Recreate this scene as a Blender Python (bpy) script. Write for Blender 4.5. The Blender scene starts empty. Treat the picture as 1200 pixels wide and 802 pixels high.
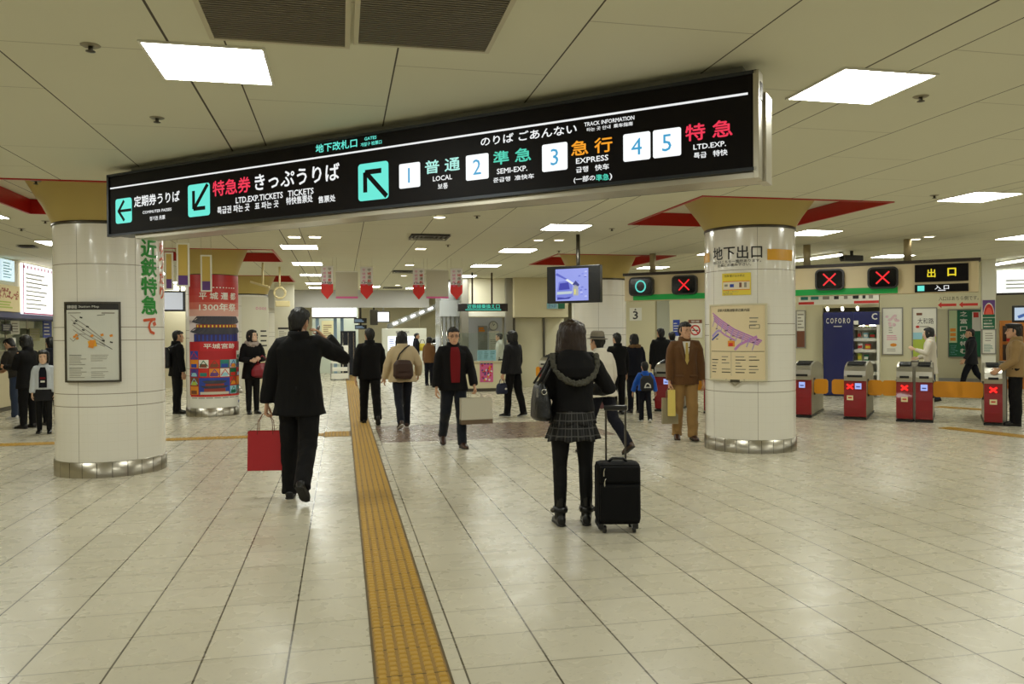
import bpy, bmesh, math, random
from mathutils import Vector, Matrix, noise
random.seed(7)
SC = bpy.context.scene
COL = SC.collection
# ---------------------------------------------------------------- camera
FPX, YAW, PIT, ROL, CAMH = 933.0, .2109, -.0105, -.007, 1.5

def ray(px, py):
    """viewing direction through a pixel of the 1200x802 frame (used to survey real positions)"""
    a = (px - 600) / FPX; b = (py - 401) / FPX
    c, s = math.cos(ROL), math.sin(ROL); u = c*a + s*b; v = -s*a + c*b
    c, s = math.cos(PIT), math.sin(PIT); yr = c + s*v; z = s - c*v
    c, s = math.cos(YAW), math.sin(YAW)
    return Vector((c*u + s*yr, -s*u + c*yr, z))

cam_data = bpy.data.cameras.new('camera')
cam_data.sensor_fit = 'HORIZONTAL'; cam_data.sensor_width = 36; cam_data.lens = FPX / 1200 * 36
cam_data.clip_start = .05; cam_data.clip_end = 300
cam = bpy.data.objects.new('camera', cam_data); COL.objects.link(cam)
r0 = ray(600, 401).normalized()
rx = (ray(700, 401) - ray(600, 401)).normalized()
ru = rx.cross(r0).normalized()
M = Matrix((rx, ru, -r0)).transposed().to_4x4(); M.translation = (0, 0, CAMH)
cam.matrix_world = M
SC.camera = cam
# ---------------------------------------------------------------- world, exposure
EXPOSURE = 0.0
LAMP = 24.0            # radiance of the ceiling light diffusers
AMBIENT = .12
SC.view_settings.view_transform = 'Standard'
SC.view_settings.look = 'None'
SC.view_settings.exposure = EXPOSURE
SC.view_settings.gamma = 1
SC.view_settings.use_curve_mapping = False
SC.cycles.max_bounces = 8
SC.cycles.diffuse_bounces = 5
SC.cycles.sample_clamp_indirect = 4
SC.cycles.use_denoising = True
SC.cycles.denoising_prefilter = 'ACCURATE'
W = bpy.data.worlds.new('world'); SC.world = W; W.use_nodes = True
W.node_tree.nodes['Background'].inputs[0].default_value = (1, .97, .86, 1)
W.node_tree.nodes['Background'].inputs[1].default_value = AMBIENT

# ---------------------------------------------------------------- survey helpers
CEIL = 3.03
CAM = Vector((0, 0, CAMH))
def atz(px, py, z=0.0):
    r = ray(px, py); return CAM + r * ((z - CAMH) / r.z)
def aty(px, py, y):
    r = ray(px, py); return CAM + r * (y / r.y)
FWD = Vector((math.sin(YAW), math.cos(YAW), 0))
def above(px, py, base):
    """height of a pixel over a ground point (same camera depth)"""
    r = ray(px, py); return CAM + r * (base.dot(FWD) / r.dot(FWD))
DIA = math.radians(-41)                         # the sign and the gate row run diagonally
DD = Vector((math.cos(DIA), math.sin(DIA), 0)); DN = Vector((-math.sin(DIA), math.cos(DIA), 0))
def diag(px, py, n0):
    r = ray(px, py); return CAM + r * (n0 / r.dot(DN))
def on_plane(px, py, p0, n):
    r = ray(px, py); return CAM + r * ((p0 - CAM).dot(n) / r.dot(n))

# ---------------------------------------------------------------- materials
def lin(c):
    return tuple((x/255/12.92 if x/255 <= .04045 else ((x/255+.055)/1.055)**2.4) for x in c)
MATS = {}
def mat(name, rgb, rough=.5, metal=0.0, emit=0.0, emit_rgb=None, bump=0.0, bscale=40.0, vary=0.0, vscale=3.0, spec=.5, alpha=1.0, coat=0.0, trans=0.0, sheen=0.0):
    if name in MATS: return MATS[name]
    m = bpy.data.materials.new(name); m.use_nodes = True
    nt = m.node_tree; b = nt.nodes['Principled BSDF']
    c = lin(rgb)
    b.inputs['Base Color'].default_value = (*c, 1)
    b.inputs['Roughness'].default_value = rough
    b.inputs['Metallic'].default_value = metal
    b.inputs['Specular IOR Level'].default_value = spec
    b.inputs['Coat Weight'].default_value = coat
    b.inputs['Transmission Weight'].default_value = trans
    b.inputs['Sheen Weight'].default_value = sheen
    b.inputs['Alpha'].default_value = alpha
    if emit:
        b.inputs['Emission Color'].default_value = (*lin(emit_rgb or rgb), 1)
        b.inputs['Emission Strength'].default_value = emit
    tc = nt.nodes.new('ShaderNodeTexCoord')
    if vary:
        n = nt.nodes.new('ShaderNodeTexNoise'); n.inputs['Scale'].default_value = vscale; n.inputs['Detail'].default_value = 4
        nt.links.new(tc.outputs['Object'], n.inputs['Vector'])
        mx = nt.nodes.new('ShaderNodeMix'); mx.data_type = 'RGBA'
        mx.inputs[6].default_value = (*[x*(1-vary) for x in c], 1); mx.inputs[7].default_value = (*[min(1, x*(1+vary)) for x in c], 1)
        nt.links.new(n.outputs['Fac'], mx.inputs[0]); nt.links.new(mx.outputs[2], b.inputs['Base Color'])
    if bump:
        n = nt.nodes.new('ShaderNodeTexNoise'); n.inputs['Scale'].default_value = bscale; n.inputs['Detail'].default_value = 3
        nt.links.new(tc.outputs['Object'], n.inputs['Vector'])
        bp = nt.nodes.new('ShaderNodeBump'); bp.inputs['Strength'].default_value = bump; bp.inputs['Distance'].default_value = .02
        nt.links.new(n.outputs['Fac'], bp.inputs['Height']); nt.links.new(bp.outputs[0], b.inputs['Normal'])
    MATS[name] = m; return m
def node_math(nt, op, a, b=None, c=None):
    n = nt.nodes.new('ShaderNodeMath'); n.operation = op
    for i, v in enumerate((a, b, c)):
        if v is None: continue
        if isinstance(v, (int, float)): n.inputs[i].default_value = v
        else: nt.links.new(v, n.inputs[i])
    return n.outputs[0]
def mix_rgb(nt, f, a, b):
    n = nt.nodes.new('ShaderNodeMix'); n.data_type = 'RGBA'
    for i, v in ((0, f), (6, a), (7, b)):
        if isinstance(v, (int, float)): n.inputs[i].default_value = v
        elif isinstance(v, tuple): n.inputs[i].default_value = (*v, 1)
        else: nt.links.new(v, n.inputs[i])
    return n.outputs[2]

# ---------------------------------------------------------------- objects
def tag(o, label=None, cat=None, group=None, kind=None):
    if label: o['label'] = label
    if cat: o['category'] = cat
    if group: o['group'] = group
    if kind: o['kind'] = kind
    return o
def thing(name, label, cat, loc=(0, 0, 0), rz=0.0, group=None, kind=None):
    o = bpy.data.objects.new(name, None); COL.objects.link(o)
    o.empty_display_size = .1; o.location = loc; o.rotation_euler = (0, 0, rz)
    return tag(o, label, cat, group, kind)
def copy_tree(o, parent=None):
    c = o.copy(); COL.objects.link(c); c.parent = parent
    for ch in list(o.children): copy_tree(ch, c)
    return c

class MB:
    """collects geometry for ONE mesh object; xf bends or moves every point added while it is set"""
    def __init__(s): s.v = []; s.f = []; s.m = []; s.sm = []; s.mats = []; s.xf = None
    def mi(s, m):
        if m not in s.mats: s.mats.append(m)
        return s.mats.index(m)
    def add(s, vs, fs, m, smooth=False):
        o = len(s.v); k = s.mi(m)
        for p in vs:
            p = Vector(p); s.v.append(s.xf(p) if s.xf else p)
        for f in fs: s.f.append([i+o for i in f]); s.m.append(k); s.sm.append(smooth)
        return s
    def box(s, a, b, m, bev=0.0):
        x0, y0, z0 = [min(p, q) for p, q in zip(a, b)]; x1, y1, z1 = [max(p, q) for p, q in zip(a, b)]
        if bev <= 0:
            vs = [(x0,y0,z0),(x1,y0,z0),(x1,y1,z0),(x0,y1,z0),(x0,y0,z1),(x1,y0,z1),(x1,y1,z1),(x0,y1,z1)]
            return s.add(vs, [(0,3,2,1),(4,5,6,7),(0,1,5,4),(1,2,6,5),(2,3,7,6),(3,0,4,7)], m)
        bm = bmesh.new(); bmesh.ops.create_cube(bm, size=1)
        for v in bm.verts: v.co = Vector(((x0+x1)/2+v.co.x*(x1-x0), (y0+y1)/2+v.co.y*(y1-y0), (z0+z1)/2+v.co.z*(z1-z0)))
        bmesh.ops.bevel(bm, geom=bm.edges[:], offset=min(bev, .49*min(x1-x0, y1-y0, z1-z0)), segments=2, profile=.6, affect='EDGES')
        return s.frombm(bm, m)
    def frombm(s, bm, m, smooth=False):
        bm.verts.index_update()
        s.add([v.co.copy() for v in bm.verts], [[v.index for v in f.verts] for f in bm.faces], m, smooth); bm.free(); return s
    def grid_quad(s, a, b, c, d, m, nu=1, nv=1):
        """quad a-b-c-d cut into nu x nv faces, so it can follow a curve"""
        a, b, c, d = map(Vector, (a, b, c, d)); vs = []; fs = []
        for j in range(nv+1):
            for i in range(nu+1):
                u, v = i/nu, j/nv; vs.append((a*(1-u)+b*u)*(1-v)+(d*(1-u)+c*u)*v)
        for j in range(nv):
            for i in range(nu):
                k = j*(nu+1)+i; fs.append((k, k+1, k+nu+2, k+nu+1))
        return s.add(vs, fs, m)
    def poly(s, pts, m, y0=0.0, y1=None):
        """flat outline in x,z, extruded from y0 to y1"""
        n = len(pts)
        if y1 is None: return s.add([(p[0], y0, p[1]) for p in pts], [list(range(n))], m)
        vs = [(p[0], y0, p[1]) for p in pts] + [(p[0], y1, p[1]) for p in pts]
        return s.add(vs, [list(range(n)), list(range(2*n-1, n-1, -1))] + [(i, i+n, (i+1) % n + n, (i+1) % n) for i in range(n)], m)
    def tube(s, pts, rad, m, seg=10, cap=True, smooth=True):
        pts = [Vector(p) for p in pts]
        if not isinstance(rad, (list, tuple)): rad = [rad]*len(pts)
        vs = []; fs = []; prev = None
        for i, p in enumerate(pts):
            d = (pts[min(i+1, len(pts)-1)] - pts[max(i-1, 0)]).normalized()
            if prev is None:
                a = d.orthogonal().normalized()
            else:
                a = prev - d*prev.dot(d); a = a.normalized() if a.length > 1e-6 else d.orthogonal().normalized()
            prev = a; b = d.cross(a)
            r = rad[i]; ra, rb = r if isinstance(r, tuple) else (r, r)
            for k in range(seg):
                t = 2*math.pi*k/seg; vs.append(p + a*(ra*math.cos(t)) + b*(rb*math.sin(t)))
        for i in range(len(pts)-1):
            for k in range(seg):
                k2 = (k+1) % seg; fs.append((i*seg+k, i*seg+k2, (i+1)*seg+k2, (i+1)*seg+k))
        if cap: fs.append(list(range(seg-1, -1, -1))); fs.append([(len(pts)-1)*seg+k for k in range(seg)])
        return s.add(vs, fs, m, smooth)
    def lathe(s, prof, m, seg=32, c=(0, 0, 0), smooth=True, a0=0.0, a1=2*math.pi, cap=False):
        full = abs(a1-a0-2*math.pi) < 1e-6; n = seg if full else seg+1; vs = []; fs = []
        for (r, z) in prof:
            for k in range(n):
                t = a0+(a1-a0)*k/seg; vs.append((c[0]+r*math.cos(t), c[1]+r*math.sin(t), c[2]+z))
        for i in range(len(prof)-1):
            for k in range(seg):
                k2 = (k+1) % n if full else k+1
                fs.append((i*n+k, i*n+k2, (i+1)*n+k2, (i+1)*n+k))
        if cap: fs.append(list(range(n-1, -1, -1))); fs.append([(len(prof)-1)*n+k for k in range(n)])
        return s.add(vs, fs, m, smooth)
    def ell(s, c, r, m, seg=12, rings=8, rot=None):
        vs = []; fs = []; c = Vector(c)
        for i in range(rings+1):
            ph = math.pi*i/rings
            for k in range(seg):
                t = 2*math.pi*k/seg
                p = Vector((r[0]*math.sin(ph)*math.cos(t), r[1]*math.sin(ph)*math.sin(t), -r[2]*math.cos(ph)))
                vs.append(c + (rot @ p if rot else p))
        for i in range(rings):
            for k in range(seg):
                k2 = (k+1) % seg; fs.append((i*seg+k, i*seg+k2, (i+1)*seg+k2, (i+1)*seg+k))
        return s.add(vs, fs, m, True)
    def rings(s, rs, m, seg=20, p=2.3, cap=True):
        """loft of superellipse rings: (centre, rx, ry[, ax, ay])"""
        vs = []; fs = []
        for r in rs:
            c, rx_, ry_ = Vector(r[0]), r[1], r[2]
            ax = Vector(r[3]) if len(r) > 3 else Vector((1, 0, 0)); ay = Vector(r[4]) if len(r) > 4 else Vector((0, 1, 0))
            for k in range(seg):
                t = 2*math.pi*k/seg; ct, st = math.cos(t), math.sin(t)
                x = math.copysign(abs(ct)**(2/p), ct); y = math.copysign(abs(st)**(2/p), st)
                vs.append(c + ax*(rx_*x) + ay*(ry_*y))
        for i in range(len(rs)-1):
            for k in range(seg):
                k2 = (k+1) % seg; fs.append((i*seg+k, i*seg+k2, (i+1)*seg+k2, (i+1)*seg+k))
        if cap: fs.append(list(range(seg-1, -1, -1))); fs.append([(len(rs)-1)*seg+k for k in range(seg)])
        return s.add(vs, fs, m, True)
    def text(s, body, m, x0, x1, z0, z1, y=0.0, depth=0.0, bold=0.0, keep=False, align='L'):
        """writing fitted into the rectangle x0..x1, z0..z1, facing -y"""
        vs, fs = glyphs(body)
        if not vs: return s
        ax = min(v[0] for v in vs); bx = max(v[0] for v in vs); az = min(v[1] for v in vs); bz = max(v[1] for v in vs)
        sx = (x1-x0)/max(1e-6, bx-ax); sz = (z1-z0)/max(1e-6, bz-az)
        if keep:
            sx0 = sx; sx = sz = min(sx, sz)
            if align == 'C': x0 += ((bx-ax)*sx0-(bx-ax)*sx)/2
        pts = [(x0+(v[0]-ax)*sx, y, z0+(v[1]-az)*sz) for v in vs]
        if s.xf:                                    # cut into narrow strips so the writing can follow a curve
            bm = bmesh.new(); bv = [bm.verts.new(p) for p in pts]
            for f in fs:
                try: bm.faces.new([bv[i] for i in f])
                except ValueError: pass
            n = int((x1-x0)/.012)
            for k in range(1, n):
                bmesh.ops.bisect_plane(bm, geom=bm.verts[:]+bm.edges[:]+bm.faces[:], plane_co=(x0+(x1-x0)*k/n, 0, 0), plane_no=(1, 0, 0))
            bm.verts.index_update(); pts = [v.co.copy() for v in bm.verts]; fs = [[v.index for v in f.verts] for f in bm.faces]; bm.free()
        b_ = abs(bold)*min(sx, sz); k_ = 0
        for (ox, oz) in (((0, 0),) if bold <= 0 else ((0, 0), (b_, 0), (-b_, 0), (0, b_), (0, -b_))):
            s.add([(p[0]+ox, p[1]-.00008*k_, p[2]+oz) for p in pts], fs, m); k_ += 1
        return s
    def build(s, name, parent=None, smooth=False, edge=None, label=None):
        me = bpy.data.meshes.new(name); me.from_pydata([tuple(v) for v in s.v], [], s.f)
        for m in s.mats: me.materials.append(m)
        me.polygons.foreach_set('material_index', s.m); me.polygons.foreach_set('use_smooth', [bool(x or smooth) for x in s.sm]); me.update()
        o = bpy.data.objects.new(name, me); COL.objects.link(o); o.parent = parent
        if label: o['label'] = label
        return o
_GL = {}
def glyphs(body, bold=0.0):
    k = (body, bold)
    if k in _GL: return _GL[k]
    cu = bpy.data.curves.new('glyphs', 'FONT'); cu.body = body; cu.fill_mode = 'FRONT'; cu.resolution_u = 2
    cu.offset = bold; cu.align_x = 'LEFT'
    o = bpy.data.objects.new('glyphs', cu); COL.objects.link(o)
    dg = bpy.context.evaluated_depsgraph_get(); me = bpy.data.meshes.new_from_object(o.evaluated_get(dg))
    vs = [(v.co.x, v.co.y) for v in me.vertices]; fs = [list(p.vertices) for p in me.polygons]
    bpy.data.objects.remove(o); bpy.data.curves.remove(cu); bpy.data.meshes.remove(me)
    _GL[k] = (vs, fs); return _GL[k]
def structure(o, **k):
    o['kind'] = 'structure'
    for a, b in k.items(): o[a] = b
    return o
def ruler(n, seedv):
    r = random.Random(seedv); return [r.random() for _ in range(n)]
# ================================================================ materials of the hall
TX, TY, FX0, FY0 = .3897, .3716, .9156, 3.515
def floor_material():
    m = bpy.data.materials.new('terrazzo_tiles'); m.use_nodes = True; nt = m.node_tree; b = nt.nodes['Principled BSDF']
    tc = nt.nodes.new('ShaderNodeTexCoord'); sp = nt.nodes.new('ShaderNodeSeparateXYZ'); nt.links.new(tc.outputs['Object'], sp.inputs[0])
    u = node_math(nt, 'DIVIDE', node_math(nt, 'SUBTRACT', sp.outputs[0], FX0), TX)
    v = node_math(nt, 'DIVIDE', node_math(nt, 'SUBTRACT', sp.outputs[1], FY0), TY)
    fu, fv = node_math(nt, 'FRACT', u), node_math(nt, 'FRACT', v)
    du = node_math(nt, 'MULTIPLY', node_math(nt, 'MINIMUM', fu, node_math(nt, 'SUBTRACT', 1.0, fu)), TX)
    dv = node_math(nt, 'MULTIPLY', node_math(nt, 'MINIMUM', fv, node_math(nt, 'SUBTRACT', 1.0, fv)), TY)
    # joints along the hall are wider than the cross joints
    jn = node_math(nt, 'MAXIMUM', node_math(nt, 'LESS_THAN', du, .0046), node_math(nt, 'MULTIPLY', node_math(nt, 'LESS_THAN', dv, .0042), .55))
    cell = nt.nodes.new('ShaderNodeCombineXYZ')
    nt.links.new(node_math(nt, 'FLOOR', u), cell.inputs[0]); nt.links.new(node_math(nt, 'FLOOR', v), cell.inputs[1])
    wn = nt.nodes.new('ShaderNodeTexWhiteNoise'); nt.links.new(cell.outputs[0], wn.inputs['Vector'])
    ns = nt.nodes.new('ShaderNodeTexNoise'); ns.inputs['Scale'].default_value = .9; nt.links.new(tc.outputs['Object'], ns.inputs['Vector'])
    base = mix_rgb(nt, wn.outputs['Value'], lin((190, 183, 163)), lin((201, 194, 174)))
    base = mix_rgb(nt, node_math(nt, 'MULTIPLY', ns.outputs['Fac'], .6), base, lin((188, 181, 158)))
    # dark flecks of the terrazzo
    mp = nt.nodes.new('ShaderNodeMapping'); mp.inputs['Rotation'].default_value = (0, 0, .6); mp.inputs['Scale'].default_value = (1, 1.7, 1)
    nt.links.new(tc.outputs['Object'], mp.inputs[0])
    vo = nt.nodes.new('ShaderNodeTexVoronoi'); vo.inputs['Scale'].default_value = 38; nt.links.new(mp.outputs[0], vo.inputs['Vector'])
    sc = nt.nodes.new('ShaderNodeSeparateColor'); nt.links.new(vo.outputs['Color'], sc.inputs[0])
    fl = node_math(nt, 'MULTIPLY', node_math(nt, 'LESS_THAN', vo.outputs['Distance'], .24), node_math(nt, 'GREATER_THAN', sc.outputs[0], .62))
    base = mix_rgb(nt, node_math(nt, 'MULTIPLY', fl, .2), base, lin((104, 98, 82)))
    # brown band of paving in front of the gates
    inb = node_math(nt, 'MULTIPLY', node_math(nt, 'GREATER_THAN', sp.outputs[0], .53), node_math(nt, 'LESS_THAN', sp.outputs[0], 3.95))
    inb = node_math(nt, 'MULTIPLY', inb, node_math(nt, 'MULTIPLY', node_math(nt, 'GREATER_THAN', sp.outputs[1], FY0+TY*20.5), node_math(nt, 'LESS_THAN', sp.outputs[1], FY0+TY*26)))
    base = mix_rgb(nt, inb, base, lin((128, 108, 94)))
    base = mix_rgb(nt, jn, base, lin((82, 75, 58)))
    nt.links.new(base, b.inputs['Base Color'])
    r2 = nt.nodes.new('ShaderNodeTexNoise'); r2.inputs['Scale'].default_value = 6; nt.links.new(tc.outputs['Object'], r2.inputs['Vector'])
    nt.links.new(node_math(nt, 'ADD', .2, node_math(nt, 'MULTIPLY', r2.outputs['Fac'], .16)), b.inputs['Roughness'])
    b.inputs['Specular IOR Level'].default_value = .45
    return m
def ceiling_material():
    m = bpy.data.materials.new('ceiling_panels'); m.use_nodes = True; nt = m.node_tree; b = nt.nodes['Principled BSDF']
    tc = nt.nodes.new('ShaderNodeTexCoord'); sp = nt.nodes.new('ShaderNodeSeparateXYZ'); nt.links.new(tc.outputs['Object'], sp.inputs[0])
    P = 3.86
    w = node_math(nt, 'MULTIPLY', node_math(nt, 'FRACT', node_math(nt, 'DIVIDE', node_math(nt, 'ADD', sp.outputs[0], .87), P)), P)
    line = None; idx = None
    for off in (0.004, .29, 1.18, 2.07, 2.96, P):
        l = node_math(nt, 'LESS_THAN', node_math(nt, 'ABSOLUTE', node_math(nt, 'SUBTRACT', w, off)), .0048)
        g = node_math(nt, 'GREATER_THAN', w, off)
        line = l if line is None else node_math(nt, 'MAXIMUM', line, l)
        idx = g if idx is None else node_math(nt, 'ADD', idx, g)
    sh = node_math(nt, 'MULTIPLY', node_math(nt, 'FRACT', node_math(nt, 'MULTIPLY', idx, .5)), 1.66)
    fy = node_math(nt, 'FRACT', node_math(nt, 'DIVIDE', node_math(nt, 'ADD', node_math(nt, 'ADD', sp.outputs[1], sh), .4), 1.66))
    cr = node_math(nt, 'LESS_THAN', node_math(nt, 'ABSOLUTE', node_math(nt, 'SUBTRACT', fy, .5)), .0022)
    ns = nt.nodes.new('ShaderNodeTexNoise'); ns.inputs['Scale'].default_value = .6; nt.links.new(tc.outputs['Object'], ns.inputs['Vector'])
    base = mix_rgb(nt, ns.outputs['Fac'], lin((212, 210, 186)), lin((218, 216, 193)))
    base = mix_rgb(nt, node_math(nt, 'MULTIPLY', cr, .55), base, lin((110, 98, 72)))
    base = mix_rgb(nt, line, base, lin((70, 62, 44)))
    nt.links.new(base, b.inputs['Base Color']); b.inputs['Roughness'].default_value = .7
    return m
def column_material():
    m = bpy.data.materials.new('column_tiles'); m.use_nodes = True; nt = m.node_tree; b = nt.nodes['Principled BSDF']
    tc = nt.nodes.new('ShaderNodeTexCoord'); sp = nt.nodes.new('ShaderNodeSeparateXYZ'); nt.links.new(tc.outputs['Object'], sp.inputs[0])
    line = None
    for z in (.755, .89, 1.46, 1.6, 2.27):
        l = node_math(nt, 'LESS_THAN', node_math(nt, 'ABSOLUTE', node_math(nt, 'SUBTRACT', sp.outputs[2], z)), .004)
        line = l if line is None else node_math(nt, 'MAXIMUM', line, l)
    an = node_math(nt, 'FRACT', node_math(nt, 'DIVIDE', node_math(nt, 'ADD', node_math(nt, 'ARCTAN2', sp.outputs[1], sp.outputs[0]), 4.0), math.pi/3))
    line = node_math(nt, 'MAXIMUM', line, node_math(nt, 'LESS_THAN', an, .008))
    f = node_math(nt, 'FRACT', node_math(nt, 'MULTIPLY', sp.outputs[2], 10.5)); g = node_math(nt, 'FRACT', node_math(nt, 'MULTIPLY', an, 6.0))
    fine = node_math(nt, 'MAXIMUM', node_math(nt, 'LESS_THAN', f, .04), node_math(nt, 'LESS_THAN', g, .03))
    base = mix_rgb(nt, node_math(nt, 'MULTIPLY', fine, .13), lin((232, 228, 216)), lin((190, 180, 152)))
    base = mix_rgb(nt, node_math(nt, 'MULTIPLY', line, .8), base, lin((120, 108, 84)))
    nt.links.new(base, b.inputs['Base Color']); b.inputs['Roughness'].default_value = .16; b.inputs['Coat Weight'].default_value = .35; b.inputs['Coat Roughness'].default_value = .05
    return m
FLOOR_M, CEIL_M, COLUMN_M = floor_material(), ceiling_material(), column_material()
RED_TRIM = mat('red_lacquer', (176, 26, 16), .35)
CAPITAL_M = mat('mustard_paint', (186, 164, 92), .5, bump=.05)
STEEL = mat('brushed_steel', (176, 170, 156), .3, 1.0, vary=.12, vscale=6)
STEEL_D = mat('dark_steel', (96, 92, 84), .35, 1.0)
CHROME = mat('chrome', (205, 205, 200), .12, 1.0)
CREAM = mat('cream_wall', (222, 214, 184), .55, vary=.03)
CREAM2 = mat('cream_panel', (212, 202, 166), .5)
WHITE = mat('white_paint', (228, 226, 214), .45)
GREY = mat('grey_paint', (150, 150, 144), .5)
BLACK = mat('black_plastic', (16, 16, 17), .35)
CHAR = mat('charcoal_plastic', (42, 40, 38), .4)
GLASS = mat('clear_glass', (235, 245, 240), .03, trans=1.0)
LAMP_M = mat('lamp_diffuser', (252, 255, 246), .5, emit=LAMP, emit_rgb=(252, 255, 247))
LAMP_W = mat('tube_light', (255, 255, 250), .5, emit=8, emit_rgb=(252, 255, 248))
DOWN_M = mat('downlight_glow', (255, 246, 220), .5, emit=6, emit_rgb=(255, 244, 214))

# ================================================================ floor, ceiling
FX = (-9.0, 27.0); FY = (-7.0, 46.0)
mb = MB(); mb.box((FX[0], FY[0], -.08), (FX[1], FY[1], 0), FLOOR_M); structure(mb.build('floor'))
COLS = {'right': (5.18, 9.46, .565), 'left': (-2.54, 9.7, .56), 'poster': (-2.40, 15.97, .465), 'board': (-2.5, 22.4, .56), 'gate': (5.29, 15.98, .57), 'far': (-2.5, 28.7, .56)}
holes = []
for k, (cx, cy, r) in COLS.items():
    if k == 'far': continue
    holes.append((cx-1.19, cx+1.19, cy-1.16, cy+1.14))
BULK_Y = 27.8
def ceiling():
    mb = MB(); xs = sorted({FX[0], FX[1]} | {h[0] for h in holes} | {h[1] for h in holes}); ys = sorted({FY[0], FY[1]} | {h[2] for h in holes} | {h[3] for h in holes})
    for i in range(len(xs)-1):
        for j in range(len(ys)-1):
            mx, my = (xs[i]+xs[i+1])/2, (ys[j]+ys[j+1])/2
            if any(h[0] < mx < h[1] and h[2] < my < h[3] for h in holes): continue
            mb.add([(xs[i], ys[j], CEIL), (xs[i], ys[j+1], CEIL), (xs[i+1], ys[j+1], CEIL), (xs[i+1], ys[j], CEIL)], [(0, 1, 2, 3)], CEIL_M)
    mb.add([(FX[0], FY[0], CEIL+.35), (FX[1], FY[0], CEIL+.35), (FX[1], FY[1], CEIL+.35), (FX[0], FY[1], CEIL+.35)], [(0, 1, 2, 3)], CEIL_M)
    for h in holes:
        mb.add([(h[0], h[2], CEIL+.17), (h[0], h[3], CEIL+.17), (h[1], h[3], CEIL+.17), (h[1], h[2], CEIL+.17)], [(0, 1, 2, 3)], CEIL_M)
    return structure(mb.build('ceiling'))
ceiling()
for i, h in enumerate(holes):                       # red lined edge of each recess around a column
    mb = MB(); t = .035
    a, b, c, d = h
    for lo, hi in (((a-t, c-t), (b+t, c)), ((a-t, d), (b+t, d+t)), ((a-t, c), (a, d)), ((b, c), (b+t, d))):
        mb.box((lo[0], lo[1], CEIL-.012), (hi[0], hi[1], CEIL+.168), RED_TRIM)
    structure(mb.build('trim_%d' % (i+1)))

# ================================================================ walls of the hall
def wall(name, x0, y0, x1, y1, z0=0.0, z1=CEIL-.003, th=.12, m=CREAM):
    """upright wall from (x0,y0) to (x1,y1); its thickness lies to the left of that direction"""
    d = Vector((x1-x0, y1-y0, 0)); L = d.length; d.normalize(); n = Vector((-d.y, d.x, 0)); mb = MB()
    mb.xf = lambda p: Vector((x0, y0, 0)) + d*p.x + n*p.y + Vector((0, 0, p.z))
    mb.box((0, 0, z0), (L, th, z1), m); return structure(mb.build(name))
wall('wall_left', -7.3, -6.8, -7.3, 24.6)
wall('wall_left_end', -7.3, 24.6, -3.25, 24.6)
wall('wall_left_far', -3.25, 24.6, -3.25, 45.9)
wall('wall_back', -3.3, 40.0, 26.9, 40.0)
wall('wall_right_far', 26.0, 45.9, 26.0, -6.8)
wall('bulkhead_wall', -3.2, BULK_Y, 3.0, BULK_Y, 2.43, m=mat('grey_cream', (184, 182, 178), .6))
# ---------------------------------------------------------------- columns
TOPZ = {'right': 2.82, 'left': 2.73, 'poster': 2.64, 'gate': 2.62, 'board': 2.6, 'far': 2.6}
def column(key, name_label):
    zt = TOPZ[key]; fl = (3.2-zt)/.38
    cx, cy, r = COLS[key]; t = thing('column', name_label, 'column', (cx, cy, 0), kind='structure')
    mb = MB(); mb.lathe([(r, .16), (r, zt-.02)], COLUMN_M, 72); mb.build('shaft', t)
    mb = MB(); mb.lathe([(r+.012, 0), (r+.012, .165), (r, .168)], STEEL, 72)
    for k in range(24):
        a = 2*math.pi*k/24; p = Vector((math.cos(a), math.sin(a), 0)); q = Vector((-p.y, p.x, 0))*.003
        mb.add([p*(r+.0125)-q, p*(r+.0125)+q, p*(r+.0125)+q+Vector((0, 0, .16)), p*(r+.0125)-q+Vector((0, 0, .16))], [(0, 1, 2, 3)], STEEL_D)
    mb.build('base_ring', t)
    mb = MB(); mb.lathe([(r+.004, zt-.035), (r+.008, zt-.03), (r+.008, zt-.005), (r+.002, zt)], STEEL_D, 72); mb.build('collar', t)
    mb = MB(); k = .565/.565
    mb.lathe([(r*1.0, zt), (r*1.06, zt+.06*fl), (r*1.16, zt+.15*fl), (r*1.28, zt+.24*fl), (r*1.42, zt+.35*fl), (r*1.46, 3.2)], CAPITAL_M, 72); mb.build('capital', t)
    return t
column('right', 'cream tiled round column bearing the purple area map, right of centre')
column('left', 'cream tiled round column with green vertical writing, behind the left end of the long sign')
column('poster', 'round column wrapped in the red festival poster')
column('board', 'round column behind the festival poster column, covered by a pale information board')
column('gate', 'cream tiled round column behind the hanging television')
column('far', 'farthest round column with mustard capital, behind the man on the phone')

# ---------------------------------------------------------------- ceiling lights
def ceiling_light():
    t = thing('ceiling_light', '', 'ceiling light', group='square ceiling lights')
    mb = MB(); s = .315
    for a, b in (((-s, -s), (s, -s+.014)), ((-s, s-.014), (s, s)), ((-s, -s+.014), (-s+.014, s-.014)), ((s-.014, -s+.014), (s, s-.014))):
        mb.box((a[0], a[1], -.012), (b[0], b[1], -.001), WHITE)
    mb.build('frame', t)
    mb = MB(); mb.box((-s+.014, -s+.014, -.0085), (s-.014, s-.014, -.002), WHITE); e = s-.0145; mb.add([(-e, -e, -.009), (-e, e, -.009), (e, e, -.009), (e, -e, -.009)], [(0, 1, 2, 3)], LAMP_M); mb.build('diffuser', t)
    return t
LX = [-4.45, -.70, 3.17, 7.14, 11.0, 15.0]; LY = [-2.0, 1.4, 4.6, 7.8, 11.05, 14.25, 17.55, 20.8, 24.2]
CL0 = ceiling_light(); used = False
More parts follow.
